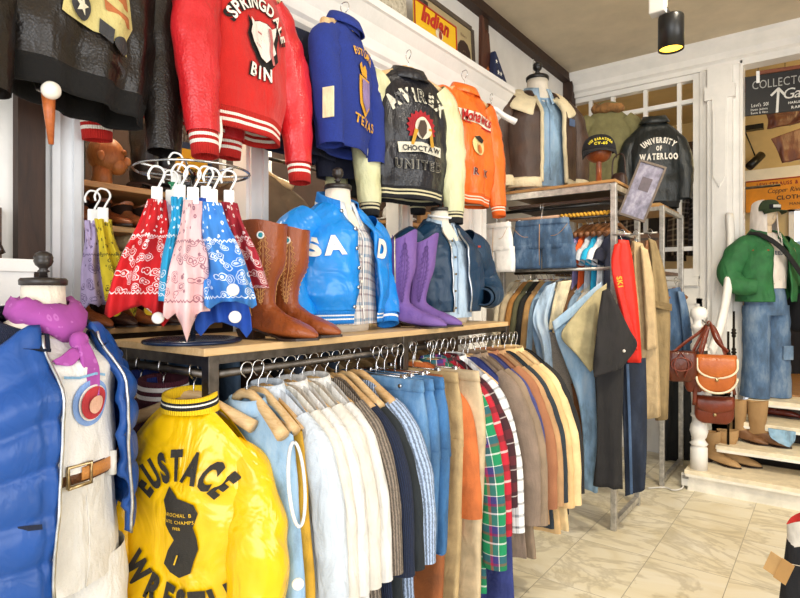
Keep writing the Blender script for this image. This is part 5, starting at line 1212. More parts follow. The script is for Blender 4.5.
MB().ellipsoid((0, -.04, .085), .036, .034, .035, 18, 10).ellipsoid((0, -.072, .105), .009, .016, .018, 12, 8).ellipsoid((0, -.062, .138), .034, .012, .012, 12, 8).ellipsoid((0, -.068, .082), .016, .010, .006, 10, 6).build('face', HW_, hd)
for s in (-1, 1): MB().ellipsoid((s * .053, .012, .11), .007, .014, .02, 10, 8).build('ear', HW_, hd)
DKB = leather('2b1812', .35, 160, .5); BRO = leather('6a3a1e', .35, 160, .5); BLKB = leather('131110', .3, 160, .4)
boot('boot', 'black leather boot standing right of the carved head', (-2.20, 1.20, 1.955), R(30), BLKB, SOLE, .30, .9, shw=.055)
boot('boot', 'black leather boot with its toe close behind the red bandana clip', (-2.25, 1.30, 1.955), R(30), BLKB, SOLE, .28, .9, shw=.055)
for i in range(6):
    o = boot('ankle_boot', 'small brown leather boot in the row beneath the carved head', (-2.28, .97 + i * .085, 1.80), R(8), BRO if i % 2 else leather('8a5230', .35, 160, .5), SOLE, .14, .72, group='brown boots on the alcove shelf')
for i in range(6):
    o = boot('ankle_boot', 'brown leather boot standing low behind the bandana stand', (-2.28, .97 + i * .09, 1.42), R(8), DKB if i % 2 else BRO, SOLE, .30, .8, group='brown boots low in the alcove')
bx = thing('tin_box', 'dark tin box with red label at the column edge', 'box', (-2.2, .915, 1.955)); MB().box(-.06, -.035, 0, .05, .035, .19).build('box', paint('17231a', .3), bx, smooth=False, bevel=.003)
MB().box(.05, -.028, .05, .052, .028, .12).build('label', paint('b02a22', .4), bx, smooth=False)
tag(MB().ellipsoid((0, 0, .04), .14, .055, .04, 26, 12).build('straw_hat', cloth('d8c8a0', .8)), 'cream rolled hat lying on the shelf behind the yellow bandana', 'hat', None, (-2.28, 1.18, 1.72))
tb = tag(MB().box(-.10, -.12, 0, .08, .12, .012).build('hat_rest', SHW, smooth=False), 'small wooden bracket shelf under the cream hat', 'shelf', None, (-2.28, 1.18, 1.70))
t = thing('picture', 'dark blue and yellow framed poster behind the bandana clips', 'picture', (-2.3, 1.50, 1.975), PI / 2)
MB().box(-.16, 0, 0, .08, .02, .25).build('frame', paint('22304e', .4), t, smooth=False); MB().box(-.135, -.002, .03, .055, .0, .22).build('poster', paint('d8a51a', .5), t, smooth=False)
W_ = MB(); lettering(W_, 'BLUE BELL', .028, (-.04, .125), flat, .03, off=.004); W_.build('lettering', paint('2a2320'), t)
for i, (y, c_) in enumerate(((1.42, 'cfd8e2'), (1.44, '2b4a86'), (1.46, 'e6e2da'))):
    tag(slab([(V((-.10, 0, 0)), V((.14, 0, 0)), .012), (V((-.11, 0, -.25)), V((.15, 0, -.25)), .014)], (0, 1, 0), 8, 20, .004, 40, i).build('striped_shirt', cloth(c_)), ['pale shirt edge showing right of the dark red bandana', 'blue shirt edge showing right of the dark red bandana', 'white shirt edge nearest the middle white column'][i], 'shirt', None, (-2.10, y, 1.86), R(10))
# bay behind the blue satin jacket: small-paned frame and a brown coat
mb = MB(); YA, YZ = 1.68, 2.15
for y in (1.68, 1.84, 2.0, 2.15): mb.box(-2.60, y - .012, 1.62, -2.57, y + .012, 2.5)
for z in (1.75, 1.95, 2.15, 2.35): mb.box(-2.598, YA, z - .012, -2.572, YZ, z + .012)
struct(mb, 'window_3', WHITE2)
rack_top('coat', 'coat', 'brown wool coat hanging in the alcove behind the blue satin mannequin', (-2.28, 1.82, 2.14), cloth('6f5a44', .9), L=.6, hw=.19, seed=81, rz=facing(.8, -.6), thick=.06)
hanger('wooden hanger holding the brown alcove coat', (-2.28, 1.82, 2.24), facing(.8, -.6), M_WOODH, w=.18)
tag(MB().tube([(-2.28, 1.66, 2.235), (-2.28, 2.56, 2.235)], .010, 10).build('alcove_rail', STEEL), 'thin rail above the brown alcove coat', 'rail')
for i in range(5):
    bx = thing('shoe_box', 'flat dark box with white label stacked behind the purple boots', 'box', (-2.3, 2.44, 1.60 + .065 * i), R(0), 'label boxes behind the purple boots')
    MB().box(-.15, -.10, 0, .12, .10, .062).build('box', paint('2e2420', .5), bx, smooth=False, bevel=.002); MB().box(.12, -.075, .014, .122, .075, .05).build('label', paint('e6e4de', .4), bx, smooth=False)
for i, (y, c_) in enumerate(((2.82, '5a4630'), (2.95, '86694a'), (3.08, '33251c'), (3.2, '9a7f58'))):
    o = boot('ankle_boot', 'boot on the shelf behind the navy mannequin', (-2.3, y, 1.60), R(8), leather(c_, .5), SOLE, .3, .85, group='boots behind the navy mannequin')
t = thing('hat', 'white felt hat on the high shelf behind the navy mannequin', 'hat', (-2.2, 2.84, 2.0)); MB().ellipsoid((0, 0, .012), .15, .12, .012, 26, 8).build('brim', WHITESH, t); MB().ellipsoid((0, 0, .05), .075, .065, .06, 22, 12, .8).build('crown', WHITESH, t)
for i, (y, c_) in enumerate(((3.0, '4a3a2c'), (3.16, 'b09468'), (3.28, '6a2a22'))):
    tag(MB().box(-.12, -.06, 0, .12, .06, .10).build('box', paint(c_, .6), smooth=False, bevel=.003), ['dark brown box on the high alcove shelf', 'tan box on the high alcove shelf', 'dull red box on the high alcove shelf'][i], 'box', None, (-2.3, y, 2.0))
point('alcove_fill_light', (-2.2, 1.2, 2.5), 6.0, (1, .86, .62), .05); point('alcove_fill_light', (-2.3, 2.2, 2.5), 6.0, (1, .9, .75), .05); point('alcove_fill_light', (-2.3, 3.1, 2.5), 4.0, (1, .9, .75), .05)  # unseen point lights added to lift the dark alcove, no fixtures
# ------------------------------------------------------------------ tall rack by the back (two tiers)
ALU = metal('c2beb8', .4, mtl=.7)
X0, X1, Y0, Y1, ZT = -1.93, -1.13, 3.80, 4.36, 2.29
r2 = thing('tall_rack', 'tall grey metal rack with wooden top and two tiers of clothes', 'clothes rack', (0, 0, 0))
for x in (X0, X1):
    for y in (Y0, Y1): MB().box(x - .018, y - .018, 0, x + .018, y + .018, ZT - .02).build('post', ALU, r2, smooth=False, bevel=.003)
MB().box(X0 + .02, Y0 - .018, ZT - .065, X1 - .02, Y0 + .018, ZT - .02).build('front_beam', ALU, r2, smooth=False)
MB().box(X0 + .02, Y1 - .018, ZT - .065, X1 - .02, Y1 + .018, ZT - .02).build('rear_beam', ALU, r2, smooth=False)
for z in (ZT - .065, .03): MB().box(X1 - .016, Y0 + .02, z, X1 + .016, Y1 - .02, z + .036).build('side_beam', ALU, r2, smooth=False)
MB().box(X0 - .02, Y0 - .03, ZT - .02, X1 + .02, Y1 + .03, ZT).build('top_board', wood('b98a52', '8f6233', .5, (2, 14, 14)), r2, smooth=False, bevel=.003)
MB().box(X0 + .02, Y0 + .05, ZT - .12, X1 - .02, Y1, ZT - .10).build('lower_board', wood('4a3222', '362318', .5, (2, 14, 14)), r2, smooth=False)
MB().tube([(X0, Y0 + .06, 2.15), (X1, Y0 + .06, 2.15)], .012, 12).build('upper_rail', M_BLACKP, r2)
MB().tube([(X0, Y0 + .26, 2.095), (X1, Y0 + .26, 2.095)], .012, 12).build('hanging_rail', STEEL, r2)
MB().tube([(X0, Y0 - .0, 1.712), (X1, Y0 - .0, 1.712)], .012, 12).build('lower_bar', ALU, r2)
MB().tube([(X0, Y0 + .2, 1.70), (X1, Y0 + .2, 1.70)], .012, 12).build('hanging_rail', STEEL, r2)
MB().box(X1 - .012, Y0 + .02, 1.94, X1 + .012, Y1 - .02, 1.965).build('side_rail', ALU, r2, smooth=False)
rp = tag(MB().tube([(-1.48 + .012 * math.cos(a * 9) * 0, Y0 + .02, 2.075) if False else (-1.50 + .33 * q / 60, Y0 + .03 + .006 * math.cos(q * 1.3), 2.085 + .006 * math.sin(q * 1.3)) for q in range(61) for a in (0,)], .011, 8).build('rope', cloth('c8952e', .9)), 'yellow rope wound along the bar above the shirts', 'rope')
tag(MB().tube([(-1.92, Y0 + .03, 2.085), (-1.51, Y0 + .03, 2.085)], .011, 10).build('wooden_rod', wood('c9a58a', 'b48c70', .5)), 'pale wooden rod above the denim shorts', 'rod')
# upper tier: shorts and shirts
def shorts(label, hl, x, y, z, hw, L, m, rz=0, seed=0):
    hanger(hl, (x, y, z + .105), rz, clip=True, w=hw)
    t = thing('shorts', label, 'shorts', (x, y, z), rz)
    slab([(V((-hw * .80, 0, 0)), V((hw * .80, 0, 0)), .02), (V((-hw * .92, 0, -.10)), V((hw * .92, 0, -.10)), .035), (V((-hw * .98, 0, -.19)), V((hw * .98, 0, -.19)), .035)], (0, 1, 0), 8, 34, .005, 40, seed).build('seat', m, t)
    for s in (-1, 1):
        a, b = sorted((s * .004, s * hw)); slab([(V((a, 0, -.16)), V((b, 0, -.16)), .034), (V((a, 0, -L)), V((b * 1.04 if s > 0 else b, 0, -L)) if s > 0 else V((b, 0, -L)), .032)] if s > 0 else [(V((a, 0, -.16)), V((b, 0, -.16)), .034), (V((a * 1.04, 0, -L)), V((b, 0, -L)), .032)], (0, 1, 0), 8, 24, .006, 40, seed + s).build('leg', m, t)
    slab([(V((-hw * .82, 0, .015)), V((hw * .82, 0, .015)), .025), (V((-hw * .84, 0, -.025)), V((hw * .84, 0, -.025)), .03)], (0, 1, 0), 3, 30).build('waistband', m, t)
    ST = cloth('b98a4a')
    for s in (-1, 1): MB().tube([V((s * hw * (.35 + .5 * q / 10), -.043, -.03 - .075 * math.sin(min(1, (1 - q / 10) * 1.2) * PI / 2) )) for q in range(11)], .0015, 4).build('pocket_seam', ST, t)
    MB().tube([(0, -.04, -.02), (0, -.044, -.16), (0, -.04, -L + .02)], .002, 4).build('fly_seam', ST, t)
    return t
shorts('dark blue denim shorts displayed flat on the upper tier', 'metal clip hanger holding the denim shorts', -1.60, 3.735, 2.045, .235, .325, denim('2c4c70', .35, wscale=11), seed=5)
t = shorts('white denim shorts hanging left of the blue denim shorts', 'metal clip hanger holding the white denim shorts', -1.93, 3.70, 2.04, .15, .34, cloth('f0eeea', .85, .03), R(-12), 6)
for i, (x, c_, nm) in enumerate(((-1.395, '8f86b8', 'lilac'), (-1.355, 'dd5a22', 'bright orange'), (-1.31, 'b8bcc4', 'grey'), (-1.265, '1fa3cf', 'turquoise'), (-1.225, 'e2e4e8', 'white'), (-1.18, '1b2036', 'navy'))):
    rack_top('t_shirt', 't-shirt', nm + ' t-shirt hanging edge-on in the upper tier right of the shorts', (x, Y0 + .25, 1.995), cloth(c_, .85, .06), L=.60, hw=.20, sl_L=.24, seed=90 + i, rz=PI / 2 + R(-12), thick=.016, r0=.05)
    hanger('dark wooden hanger holding the %s t-shirt' % nm, (x, Y0 + .26, 2.107), PI / 2 + R(-12), M_WOODD, w=.19)
# lower tier: coats and trousers edge-on
low = [(-1.90, 'cfc4ac', 'cream', 'coat'), (-1.855, 'bfae90', 'pale beige', 'coat'), (-1.80, 'a8763c', 'tan suede', 'jacket'), (-1.755, '5c5a40', 'olive', 'jacket'), (-1.71, '1d1d1c', 'black', 'jacket'), (-1.665, 'b08a58', 'sandy tan', 'jacket'), (-1.62, '7fa3c6', 'light denim', 'jacket'), (-1.575, '8c8276', 'grey cord', 'jacket'), (-1.53, 'd9cdb2', 'off white', 'jacket'), (-1.485, 'c0a87c', 'straw', 'jacket'), (-1.44, 'd6bf92', 'pale yellow', 'jacket'), (-1.395, '6a4a30', 'chestnut', 'jacket'), (-1.35, '8fb0cf', 'sky denim', 'jacket'), (-1.30, 'd8d2c2', 'bone', 'jacket')]
for i, (x, c_, nm, cat) in enumerate(low):
    m = denim(c_, .4) if 'denim' in nm else knit(c_, scale=240, dep=.5) if 'cord' in nm else cloth(c_)
    rack_top(cat, cat, '%s %s edge-on in the lower tier of the tall rack' % (nm, cat), (x, Y0 + .20, 1.635), m, L=.72 + .1 * ((i * 7) % 4) / 3, hw=.215, seed=110 + i, rz=PI / 2 + R(-14), thick=.02, r0=.055, sl_L=.66, flare=.12)
    hanger('white hanger holding the %s lower tier %s' % (nm, cat), (x, Y0 + .20, 1.713), PI / 2 + R(-14), M_WHITEPL if i % 2 else M_WOODH, w=.16, drop=.11)
for i, (x, c_, nm) in enumerate(((-1.82, '2f6a52', 'green'), (-1.74, '8c2a4a', 'wine'), (-1.67, 'a0202a', 'red'), (-1.58, '2458b0', 'royal blue'), (-1.50, '1a8f96', 'teal'))):
    tag(slab([(V((-.14, 0, 0)), V((.14, 0, 0)), .012), (V((-.17, 0, -.14)), V((.17, 0, -.14)), .016), (V((-.17, 0, -.45)), V((.17, 0, -.45)), .016)], (0, 1, 0), 10, 20, .004, 40, i).build('shirt', cloth(c_)), nm + ' shirt deep inside the lower tier', 'shirt', None, (x + .02, Y0 + .36, 1.655), PI / 2 + R(-10))
# draped in front of the lower tier: outlines measured at their own distance
def drape(name, label, cat, rows, d, m, th=.025, fold=.008, seed=0, n=26, parent=None, dd=0.0, e=.6, ff=50):
    rr = []
    for i, (a, b, c, e_) in enumerate(rows):
        k = d + dd * i / (len(rows) - 1); rr.append((atd(a, b, k), atd(c, e_, k), th))
    c0 = sum(((r[0] + r[1]) / 2 for r in rr), V()) / len(rr)
    r_ = ray((rows[0][0] + rows[0][2]) / 2); nrm = V((-r_[0], -r_[1], 0)).normalized()
    if parent is None:
        b_ = slab([(p - c0, q - c0, t_) for p, q, t_ in rr], nrm, 24, n + 10, fold * 1.9, ff, seed, e).build(name, m); b_.location = c0
        if label: tag(b_, label, cat)
        return b_
    p0 = parent.matrix_world.inverted() if False else V(parent.location)
    return slab([(p - p0, q - p0, t_) for p, q, t_ in rr], nrm, 20, n, fold * 1.6, ff, seed, e).build(name, m, parent)
LJ = denim('86add2', .45)
o = drape('jeans', 'light blue jeans hung from one belt loop in front of the tall rack', 'jeans', [(553, 322, 603, 283), (556, 338, 606, 302), (566, 365, 604, 330), (578, 400, 602, 380), (583, 440, 600, 440), (584, 488, 598, 492)], 3.62, LJ, .03, .006, 1)
drape('waistband', None, None, [(552, 322, 602, 281), (554, 331, 604, 292)], 3.60, denim('9fc0de', .4), .034, .003, 2, parent=o)
o = drape('shorts', 'pale khaki shorts clipped by one corner over the light blue jeans', 'shorts', [(596, 291, 607, 283), (574, 315, 606, 296), (561, 336, 603, 318), (576, 354, 599, 342), (590, 372, 597, 366)], 3.52, cloth('b3a67e'), .022, .005, 3)
o = drape('shorts', 'black shorts with round badge hung by one corner beside the rack post', 'shorts', [(602, 291, 609, 288), (598, 318, 618, 306), (595, 345, 630, 330), (593, 364, 637, 346), (594, 377, 622, 368)], 3.40, cloth('232122', .9), .022, .006, 4)
MB().lathe([(.001, -.003), (.009, -.002), (.009, .002), (.001, .003)], 16, (0, 0, 0), 'Y').build('badge', paint('e6ded2', .4), o).location = atd(624, 351, 3.365) - V(o.location)
drape('trousers', 'black trousers hanging straight under the black shorts', 'trousers', [(594, 368, 624, 362), (596, 400, 623, 400), (597, 445, 622, 448), (593, 484, 623, 489)], 3.50, cloth('1e1d1f', .9), .03, .008, 5)
o = drape('jeans', 'dark indigo jeans hanging beside the rack post', 'jeans', [(620, 360, 646, 358), (622, 400, 647, 400), (624, 450, 647, 448), (625, 496, 645, 488)], 3.60, denim('141f33', .12), .03, .008, 6)
drape('side_seam', None, None, [(626, 364, 629, 364), (628, 420, 631, 420), (630, 494, 633, 494)], 3.555, denim('3a5478', .2), .006, 0, 7, parent=o)
drape('trousers', 'grey brown corduroy trousers hanging low left of the light blue jeans', 'trousers', [(541, 330, 562, 335), (548, 370, 572, 372), (552, 420, 578, 420), (558, 476, 580, 472)], 3.75, knit('9a9086', scale=260, dep=.5), .03, .012, 8)
drape('jeans', 'washed blue jeans strip hanging left of the corduroy trousers', 'jeans', [(534, 300, 556, 290), (532, 330, 552, 330), (540, 370, 553, 372), (546, 410, 555, 412)], 3.80, denim('7296bd', .45), .03, .008, 9)
drape('trousers', 'rusty brown trousers between corduroy and light blue jeans', 'trousers', [(566, 385, 582, 380), (570, 430, 584, 430), (572, 482, 590, 486)], 3.74, cloth('7a4e30'), .03, .008, 10)
drape('jeans', 'pale washed jeans folded over a hanger between olive jackets and corduroy', 'jeans', [(546, 286, 556, 282), (536, 304, 553, 296), (533, 322, 548, 318), (541, 345, 551, 342), (545, 372, 553, 370)], 3.70, denim('a3bdd6', .5), .028, .012, 51)
drape('trousers', 'cream trousers tucked between pale jeans and light blue jeans', 'trousers', [(558, 282, 572, 280), (552, 305, 566, 302), (548, 330, 558, 328)], 3.74, cloth('d2c4a4'), .028, .012, 52)
# side rail: red jacket and trench coats
REDC = satin('d8281c', .5, .6, 12, spec=.3)
t = thing('red_jacket', 'bright red jacket with gold lettering hanging on the side of the tall rack', 'jacket', atd(626, 300, 3.60))
drape('body', None, None, [(618, 240, 629, 241), (616, 258, 633, 262), (619, 290, 637, 295), (622, 325, 640, 330), (626, 362, 642, 362)], 3.60, REDC, .045, .006, 11, parent=t)
drape('sleeve', None, None, [(614, 245, 622, 243), (611, 262, 621, 262), (614, 285, 624, 288), (622, 320, 632, 322), (628, 352, 638, 350)], 3.52, REDC, .035, .005, 12, parent=t)
w_ = MB(); sf = lambda x, z, off: V(t.location) * 0 + (atd(620, 282, 3.45) - V(t.location)) + V((CY, SY, 0)) * x + V((0, 0, z))
lettering(w_, 'SKI', .045, (0, 0), sf, .03, rot=R(-80)); w_.build('lettering', GOLD, t)
t = thing('trench_coat', 'beige trench coat hanging beside the red jacket', 'coat', atd(645, 320, 3.9))
TR1 = cloth('b79f78', .8, .08, wr=.4)
drape('body', None, None, [(632, 241, 643, 244), (633, 265, 651, 268), (637, 310, 656, 312), (640, 360, 659, 360), (641, 420, 661, 415)], 3.90, TR1, .05, .01, 13, parent=t)
drape('sleeve', None, None, [(640, 246, 648, 250), (642, 280, 654, 282), (645, 320, 656, 320), (646, 350, 657, 348)], 3.83, TR1, .04, .006, 14, parent=t)
t = thing('trench_coat', 'darker olive tan trench coat with tied belt behind the beige one', 'coat', atd(660, 320, 4.25))
TR2 = cloth('8f7a55', .8, .08, wr=.4)
drape('body', None, None, [(648, 238, 656, 242), (651, 262, 664, 268), (654, 305, 670, 308), (654, 350, 670, 350), (655, 420, 668, 418)], 4.25, TR2, .05, .01, 15, parent=t)
drape('belt', None, None, [(653, 300, 672, 304), (653, 307, 672, 311)], 4.19, cloth('7a6644'), .02, .003, 16, parent=t)
for i, (px, py, d, lb) in enumerate(((622, 232, 3.62, 'metal hanger holding the bright red jacket'), (636, 232, 3.9, 'metal hanger holding the beige trench coat'), (650, 231, 4.25, 'metal hanger holding the olive tan trench coat'))):
    p = atd(px, py, d); hanger(lb, (p.x, p.y, p.z), R(60), M_WOODD, w=.06)
    tag(MB().tube([(X1 + .01, p.y, p.z - .014), (p.x + .05, p.y, p.z - .014)], .006, 8).build('display_arm', ALU), ['short display arm carrying the bright red jacket', 'short display arm carrying the beige trench coat', 'short display arm carrying the olive tan trench coat'][i], 'arm')

# ------------------------------------------------------------------ on top of the tall rack
SHR = leather('33221a', .5, 150, .6, c2='4a3224'); FLEECE = knit('d8c7a0', scale=150, dep=1.2); FLE2 = cloth('dccdaa', .95, .06, bs=.8, bscale=90, wr=.5)
sh = thing('mannequin', 'headless mannequin torso in dark shearling jacket over light denim shirt', 'mannequin', (-1.80, 4.12, ZT), facing(.80, -.60))
sh.scale = (1.09, 1.09, 1.10)
dressform(sh, FORM, paint('1c1a1a', .3), 1.28, kx=.75)
g1, s1 = worn_shirt(sh, denim('8fb2d0', .4), .71, .20, .66, .15, 'denim_shirt', 131, sh=.19, dtop=.06)
collar_fold(s1, denim('9dbdd8', .4), rx=.085, ry=.075, fall=.07, gap=.35, spread=1.5, point=.05)
MB().tube([g1.surf(.01, -.06 - .56 * q / 14, .004) for q in range(15)], .005, 5).build('placket', denim('8fb2d0', .4), s1)
gg = G(sh=.22, hw=.275, L=.64, dep=.19, drop=.09, neck=.10, n=2.35, hem=1.0, fold=.006, seed=132, dtop=.075, lump=.01, gap=([(0, .08), (.3, .10), (1, .12)], [(0, .08), (.3, .07), (1, .07)]))
jk = gg.body(sh, SHR, 'shearling_jacket', nu=72, nv=36, solid=.015); jk.location = (0, 0, .71)
for sd in (0, 1): MB().tube(gg.edge_line(sd, .08, 1.0, 22, .0), [(.016, .012)] * 23, 8).build('fleece_edge', FLE2, jk)
rows = [[p + V((0, 0, dz)) * 1 + V((p.x * k, p.y * k, 0)) for p in [gg.pt(a, 1.0) for a in gg.angles(1.0, 60)]] for dz, k in ((.03, .0), (.02, .05), (-.01, .06), (-.035, .04), (-.04, -.02))]
MB().grid(rows, False).build('fleece_hem', FLE2, jk, solid=.01)
for s in (-1, 1): sleeve(jk, [(s * .17, 0, -.08), (s * .265, .01, -.17), (s * .315, .0, -.36), (s * .29, -.05, -.62)], [.09, .105, .095, .075], SHR, FLE2, .06, seed=133 + s, flat=.9, wr=.10, n=22, m_=30, cuff_k=1.08)
# big turned-back collar in two wings
for s in (-1, 1):
    rows = []
    for q in range(15):
        t_ = q / 14; a = R(90 - 160 * t_) ; base = V((s * (.105 + .02 * t_) * math.cos(a), .10 * math.sin(a) , .035 - .09 * max(0, -math.sin(a))))
        out = V((s * (.285 - .05 * t_) * math.cos(a * .9) + s * .03, .15 * math.sin(a) - .06 * t_ * t_, .05 - .26 * t_ ** 1.6 - .04 * abs(math.sin(PI * t_))))
        rows.append([base.lerp(out, f) + V((0, 0, .035 * math.sin(PI * f))) for f in (0, .2, .4, .6, .8, 1)])
    MB().grid(rows, False).build('fleece_collar', FLE2, jk, solid=.025, sub=1)
W_ = MB(); patch(W_, [(.14, -.2), (.20, -.2), (.20, -.25), (.14, -.25)], gg.surf, .006); W_.build('chest_badge', cloth('4a5a78'), jk)
# cap on a turned wooden stand
st = thing('hat_stand', 'turned red brown wooden hat stand under the navy cap', 'hat stand', (-1.27, 3.93, ZT), facing(.5, -.86))
RW = wood('7a3a1c', '96502a', .35, (12, 12, 4))
MB().lathe([(.07, 0), (.072, .012), (.06, .02), (.02, .03), (.018, .15), (.03, .17)], 24).build('pedestal', RW, st)
MB().ellipsoid((0, 0, .215), .085, .10, .06, 26, 14).build('head_block', RW, st)
cp = thing('baseball_cap', 'navy ball cap with yellow ship lettering on the wooden hat stand', 'cap', (-1.27, 3.93, ZT + .225), facing(.42, -.91))
gC = lambda x, z, off: V((x, -math.sqrt(max(.0001, 1 - (x / .112) ** 2 - (max(z, 0) / .125) ** 2 * .75)) * .118 - off, z))
rows = []
for i in range(12):
    p = i / 11; k = math.cos(p * PI / 2 * .985) ** .62
    rows.append([V((.112 * k * math.cos(2 * PI * j / 36), .118 * k * math.sin(2 * PI * j / 36) , .115 * math.sin(p * PI / 2))) for j in range(36)])
MB().grid(rows, True, False, True).build('crown', cloth('17161c', .85), cp, solid=.004)
rows = [[V((math.sin(a) * (.114 + .0 * f), -.105 * math.cos(a) - f * .085 * max(.0, math.cos(a)) ** .6, .004 - .03 * f * f + .018 * (math.cos(a) - 1) * f * 2)) for a in [R(-80 + 160 * j / 20) for j in range(21)]] for f in (0, .25, .5, .75, 1)]
MB().grid(rows, False).build('brim', cloth('1b1a1f', .8), cp, solid=.005)
gcs = lambda x, z, off: V((.1125 * math.sin(x / .1125), -.121 * math.cos(x / .1125) * (1 - (max(z, 0) / .125) ** 2) ** .31 - off, z))
w_ = MB(); lettering(w_, 'USS SARATOGA', .024, (0, .066), gcs, .055, arc=.14, gap=.12, off=.006, sx=.8); lettering(w_, 'CV-60', .026, (0, .034), gcs, .055, gap=.1, off=.006); w_.build('lettering', cloth('e8d23a'), cp)
# framed print tilted on the rack corner
c0 = atd(642, 191, 3.72); t = thing('framed_print', 'tilted narrow framed print hanging at the corner of the tall rack', 'picture', c0, rot=(Matrix.Rotation(facing(.40, -.92), 4, 'Z') @ Matrix.Rotation(R(21), 4, 'Y')).to_euler())
pm, nt, b = _base('faded_print'); o = coord(nt, 'Object', (14, 14, 9)); nt.links.new(ramp(nt, noi(nt, o, 1.5, 5, .6), [(.3, '47434e'), (.5, '716d80'), (.7, '96939f')]), b.inputs['Base Color']); b.inputs['Roughness'].default_value = .3
MB().box(-.075, -.004, -.175, .075, .004, .175).build('print', pm, t, smooth=False)
MB().box(-.03, -.0055, .0, .035, -.004, .09).build('dark_figure', paint('453a42', .4, .15, 'faded', 30), t, smooth=False)
FRM = wood('5a4a3c', '463a30', .5)
for q in (MB().box(-.088, -.012, -.19, -.075, .012, .19), MB().box(.075, -.012, -.19, .088, .012, .19), MB().box(-.075, -.012, -.19, .075, .012, -.175), MB().box(-.075, -.012, .175, .075, .012, .19)): q.build('frame_bar', FRM, t, smooth=False)
MB().box(-.02, .012, .10, .02, .05, .15).build('clamp', STEEL, t, smooth=False)
# small dark bag hanging behind the print
t = thing('shoulder_bag', 'small dark brown leather bag standing behind the cap', 'bag', atd(619, 185, 4.25)); MB().ellipsoid((0, 0, .0), .06, .04, .09, 18, 12, .6).build('body', leather('2a1712', .4), t); MB().tube(catmull([(-.05, 0, .05), (-.04, 0, .2), (.03, 0, .22), (.05, 0, .05)], 20), .006, 8).build('strap', leather('2a1712', .4), t)

# ------------------------------------------------------------------ third rack, near the back wall
r3 = thing('tall_rack', 'grey metal rack with plank top below the black varsity jacket', 'clothes rack', (0, 0, 0))
A0, A1, B0, B1, ZR3 = -2.0, -1.08, 4.90, 5.62, 2.25
for x in (A0, A1):
    for y in (B0, B1): MB().box(x - .018, y - .018, 0, x + .018, y + .018, ZR3).build('post', ALU, r3, smooth=False, bevel=.003)
for z in (ZR3 - .035, 1.42, .03): MB().box(A1 - .015, B0 + .02, z, A1 + .015, B1 - .02, z + .03).build('side_beam', ALU, r3, smooth=False)
MB().box(A0 + .02, B0 - .015, ZR3 - .035, A1 - .02, B0 + .015, ZR3 - .005).build('front_beam', ALU, r3, smooth=False)
MB().box(A0 - .02, B0 + .02, ZR3 - .002, A1 - .02, B1 + .02, ZR3 + .03).build('top_board', wood('c89c62', 'a67a44', .5, (2, 14, 14)), r3, smooth=False)
MB().box(A0 + .02, B0 + .02, 1.70, A1 - .02, B1 - .02, 1.73).build('middle_board', wood('6a4a30', '50361f', .5, (2, 14, 14)), r3, smooth=False)
p = atd(655, 120, 4.95)
BLV = leather('15191a', .38, 150, .8, c2='1f2526')
wj = thing('varsity_jacket', 'black leather varsity jacket with cream university lettering on its back', 'jacket', (-1.22, 5.25, 3.03), facing(.36, -.93))
g = G(sh=.195, hw=.215, L=.70, dep=.11, drop=.10, neck=.07, n=2.3, hem=.95, fold=.006, seed=141, blouse=.0, lump=.012)
g.body(wj, BLV, nu=64, nv=34); g.hem_rib(wj, cloth('0f1010'), h=.05); collar_fold(wj, BLV, rx=.085, ry=.07, fall=.06, z0=.01)
for s in (-1, 1): sleeve(wj, [(s * .13, 0, -.12), (s * .195, 0, -.21), (s * .235, -.02, -.42), (s * .228, -.04, -.68)], [.05, .072, .072, .056], BLV, None, seed=142 + s, flat=.85, wr=.12)
for tx, sz, cz, ar_ in (('UNIVERSITY', .066, -.185, .21), ('OF', .052, -.255, None), ('WATERLOO', .07, -.325, None)):
    w_ = MB(); lettering(w_, tx, sz, (.022, cz), g.surf, .055, arc=ar_, gap=.14, sx=.60, off=.008); w_.build('lettering', CHEN, wj)
tag(MB().lathe([(.10, 0), (.10, .015), (.015, .02), (.012, .6), (.06, .66), (.002, .68)], 20).build('jacket_stand', STEEL), 'metal stand inside the black university varsity jacket', 'stand', None, (-1.22, 5.27, ZR3 + .03))
pk = thing('parka', 'olive parka with brown fur trimmed hood behind the shearling jacket', 'parka', (-1.60, 5.20, 3.20), facing(.45, -.89))
OLV = cloth('77714a', .85, .1, wr=.4)
g = G(sh=.19, hw=.215, L=.90, dep=.12, drop=.09, neck=.075, n=2.3, fold=.012, seed=151, lump=.012); g.body(pk, OLV, nu=56, nv=30)
for s in (-1, 1): sleeve(pk, [(s * .14, 0, -.09), (s * .215, 0, -.18), (s * .25, -.01, -.4), (s * .24, -.03, -.7)], [.075, .09, .085, .065], OLV, None, seed=152 + s, flat=.85, wr=.12)
MB().ellipsoid((0, .03, .02), .12, .075, .06, 24, 14).build('hood', OLV, pk)
FUR = cloth('8a6238', .95, .3, bs=1.0, bscale=60, wr=.8)
rows = []
MB().tube([V((.105 * math.cos(a), .01 + .085 * math.sin(a), .03 + .03 * math.sin(a) - .02 * abs(math.cos(a)))) for a in [R(12 * q) for q in range(31)]], [.040 + .006 * math.sin(q * 2 * PI / 5) for q in range(31)], 12, cap=False).build('fur_trim', FUR, pk)
tag(MB().lathe([(.10, 0), (.10, .015), (.015, .02), (.012, .8), (.06, .86), (.002, .88)], 20).build('jacket_stand', STEEL), 'metal stand inside the olive parka', 'stand', None, (-1.60, 5.22, ZR3 + .03))
bx = thing('carton', 'brown cardboard carton with dark round emblem on the third rack', 'box', (-1.22, 5.02, 1.73), facing(.36, -.93)); MB().box(-.14, 0, 0, .12, .22, .32).build('carton', paint('5a3c26', .7, .1), bx, smooth=False, bevel=.004)
em = MB().tube([V((.01 + .07 * math.cos(2 * PI * q / 30), -.003, .13 + .07 * math.sin(2 * PI * q / 30))) for q in range(31)], .007, 6, cap=False); em.build('emblem', paint('2c1c12', .6), bx)
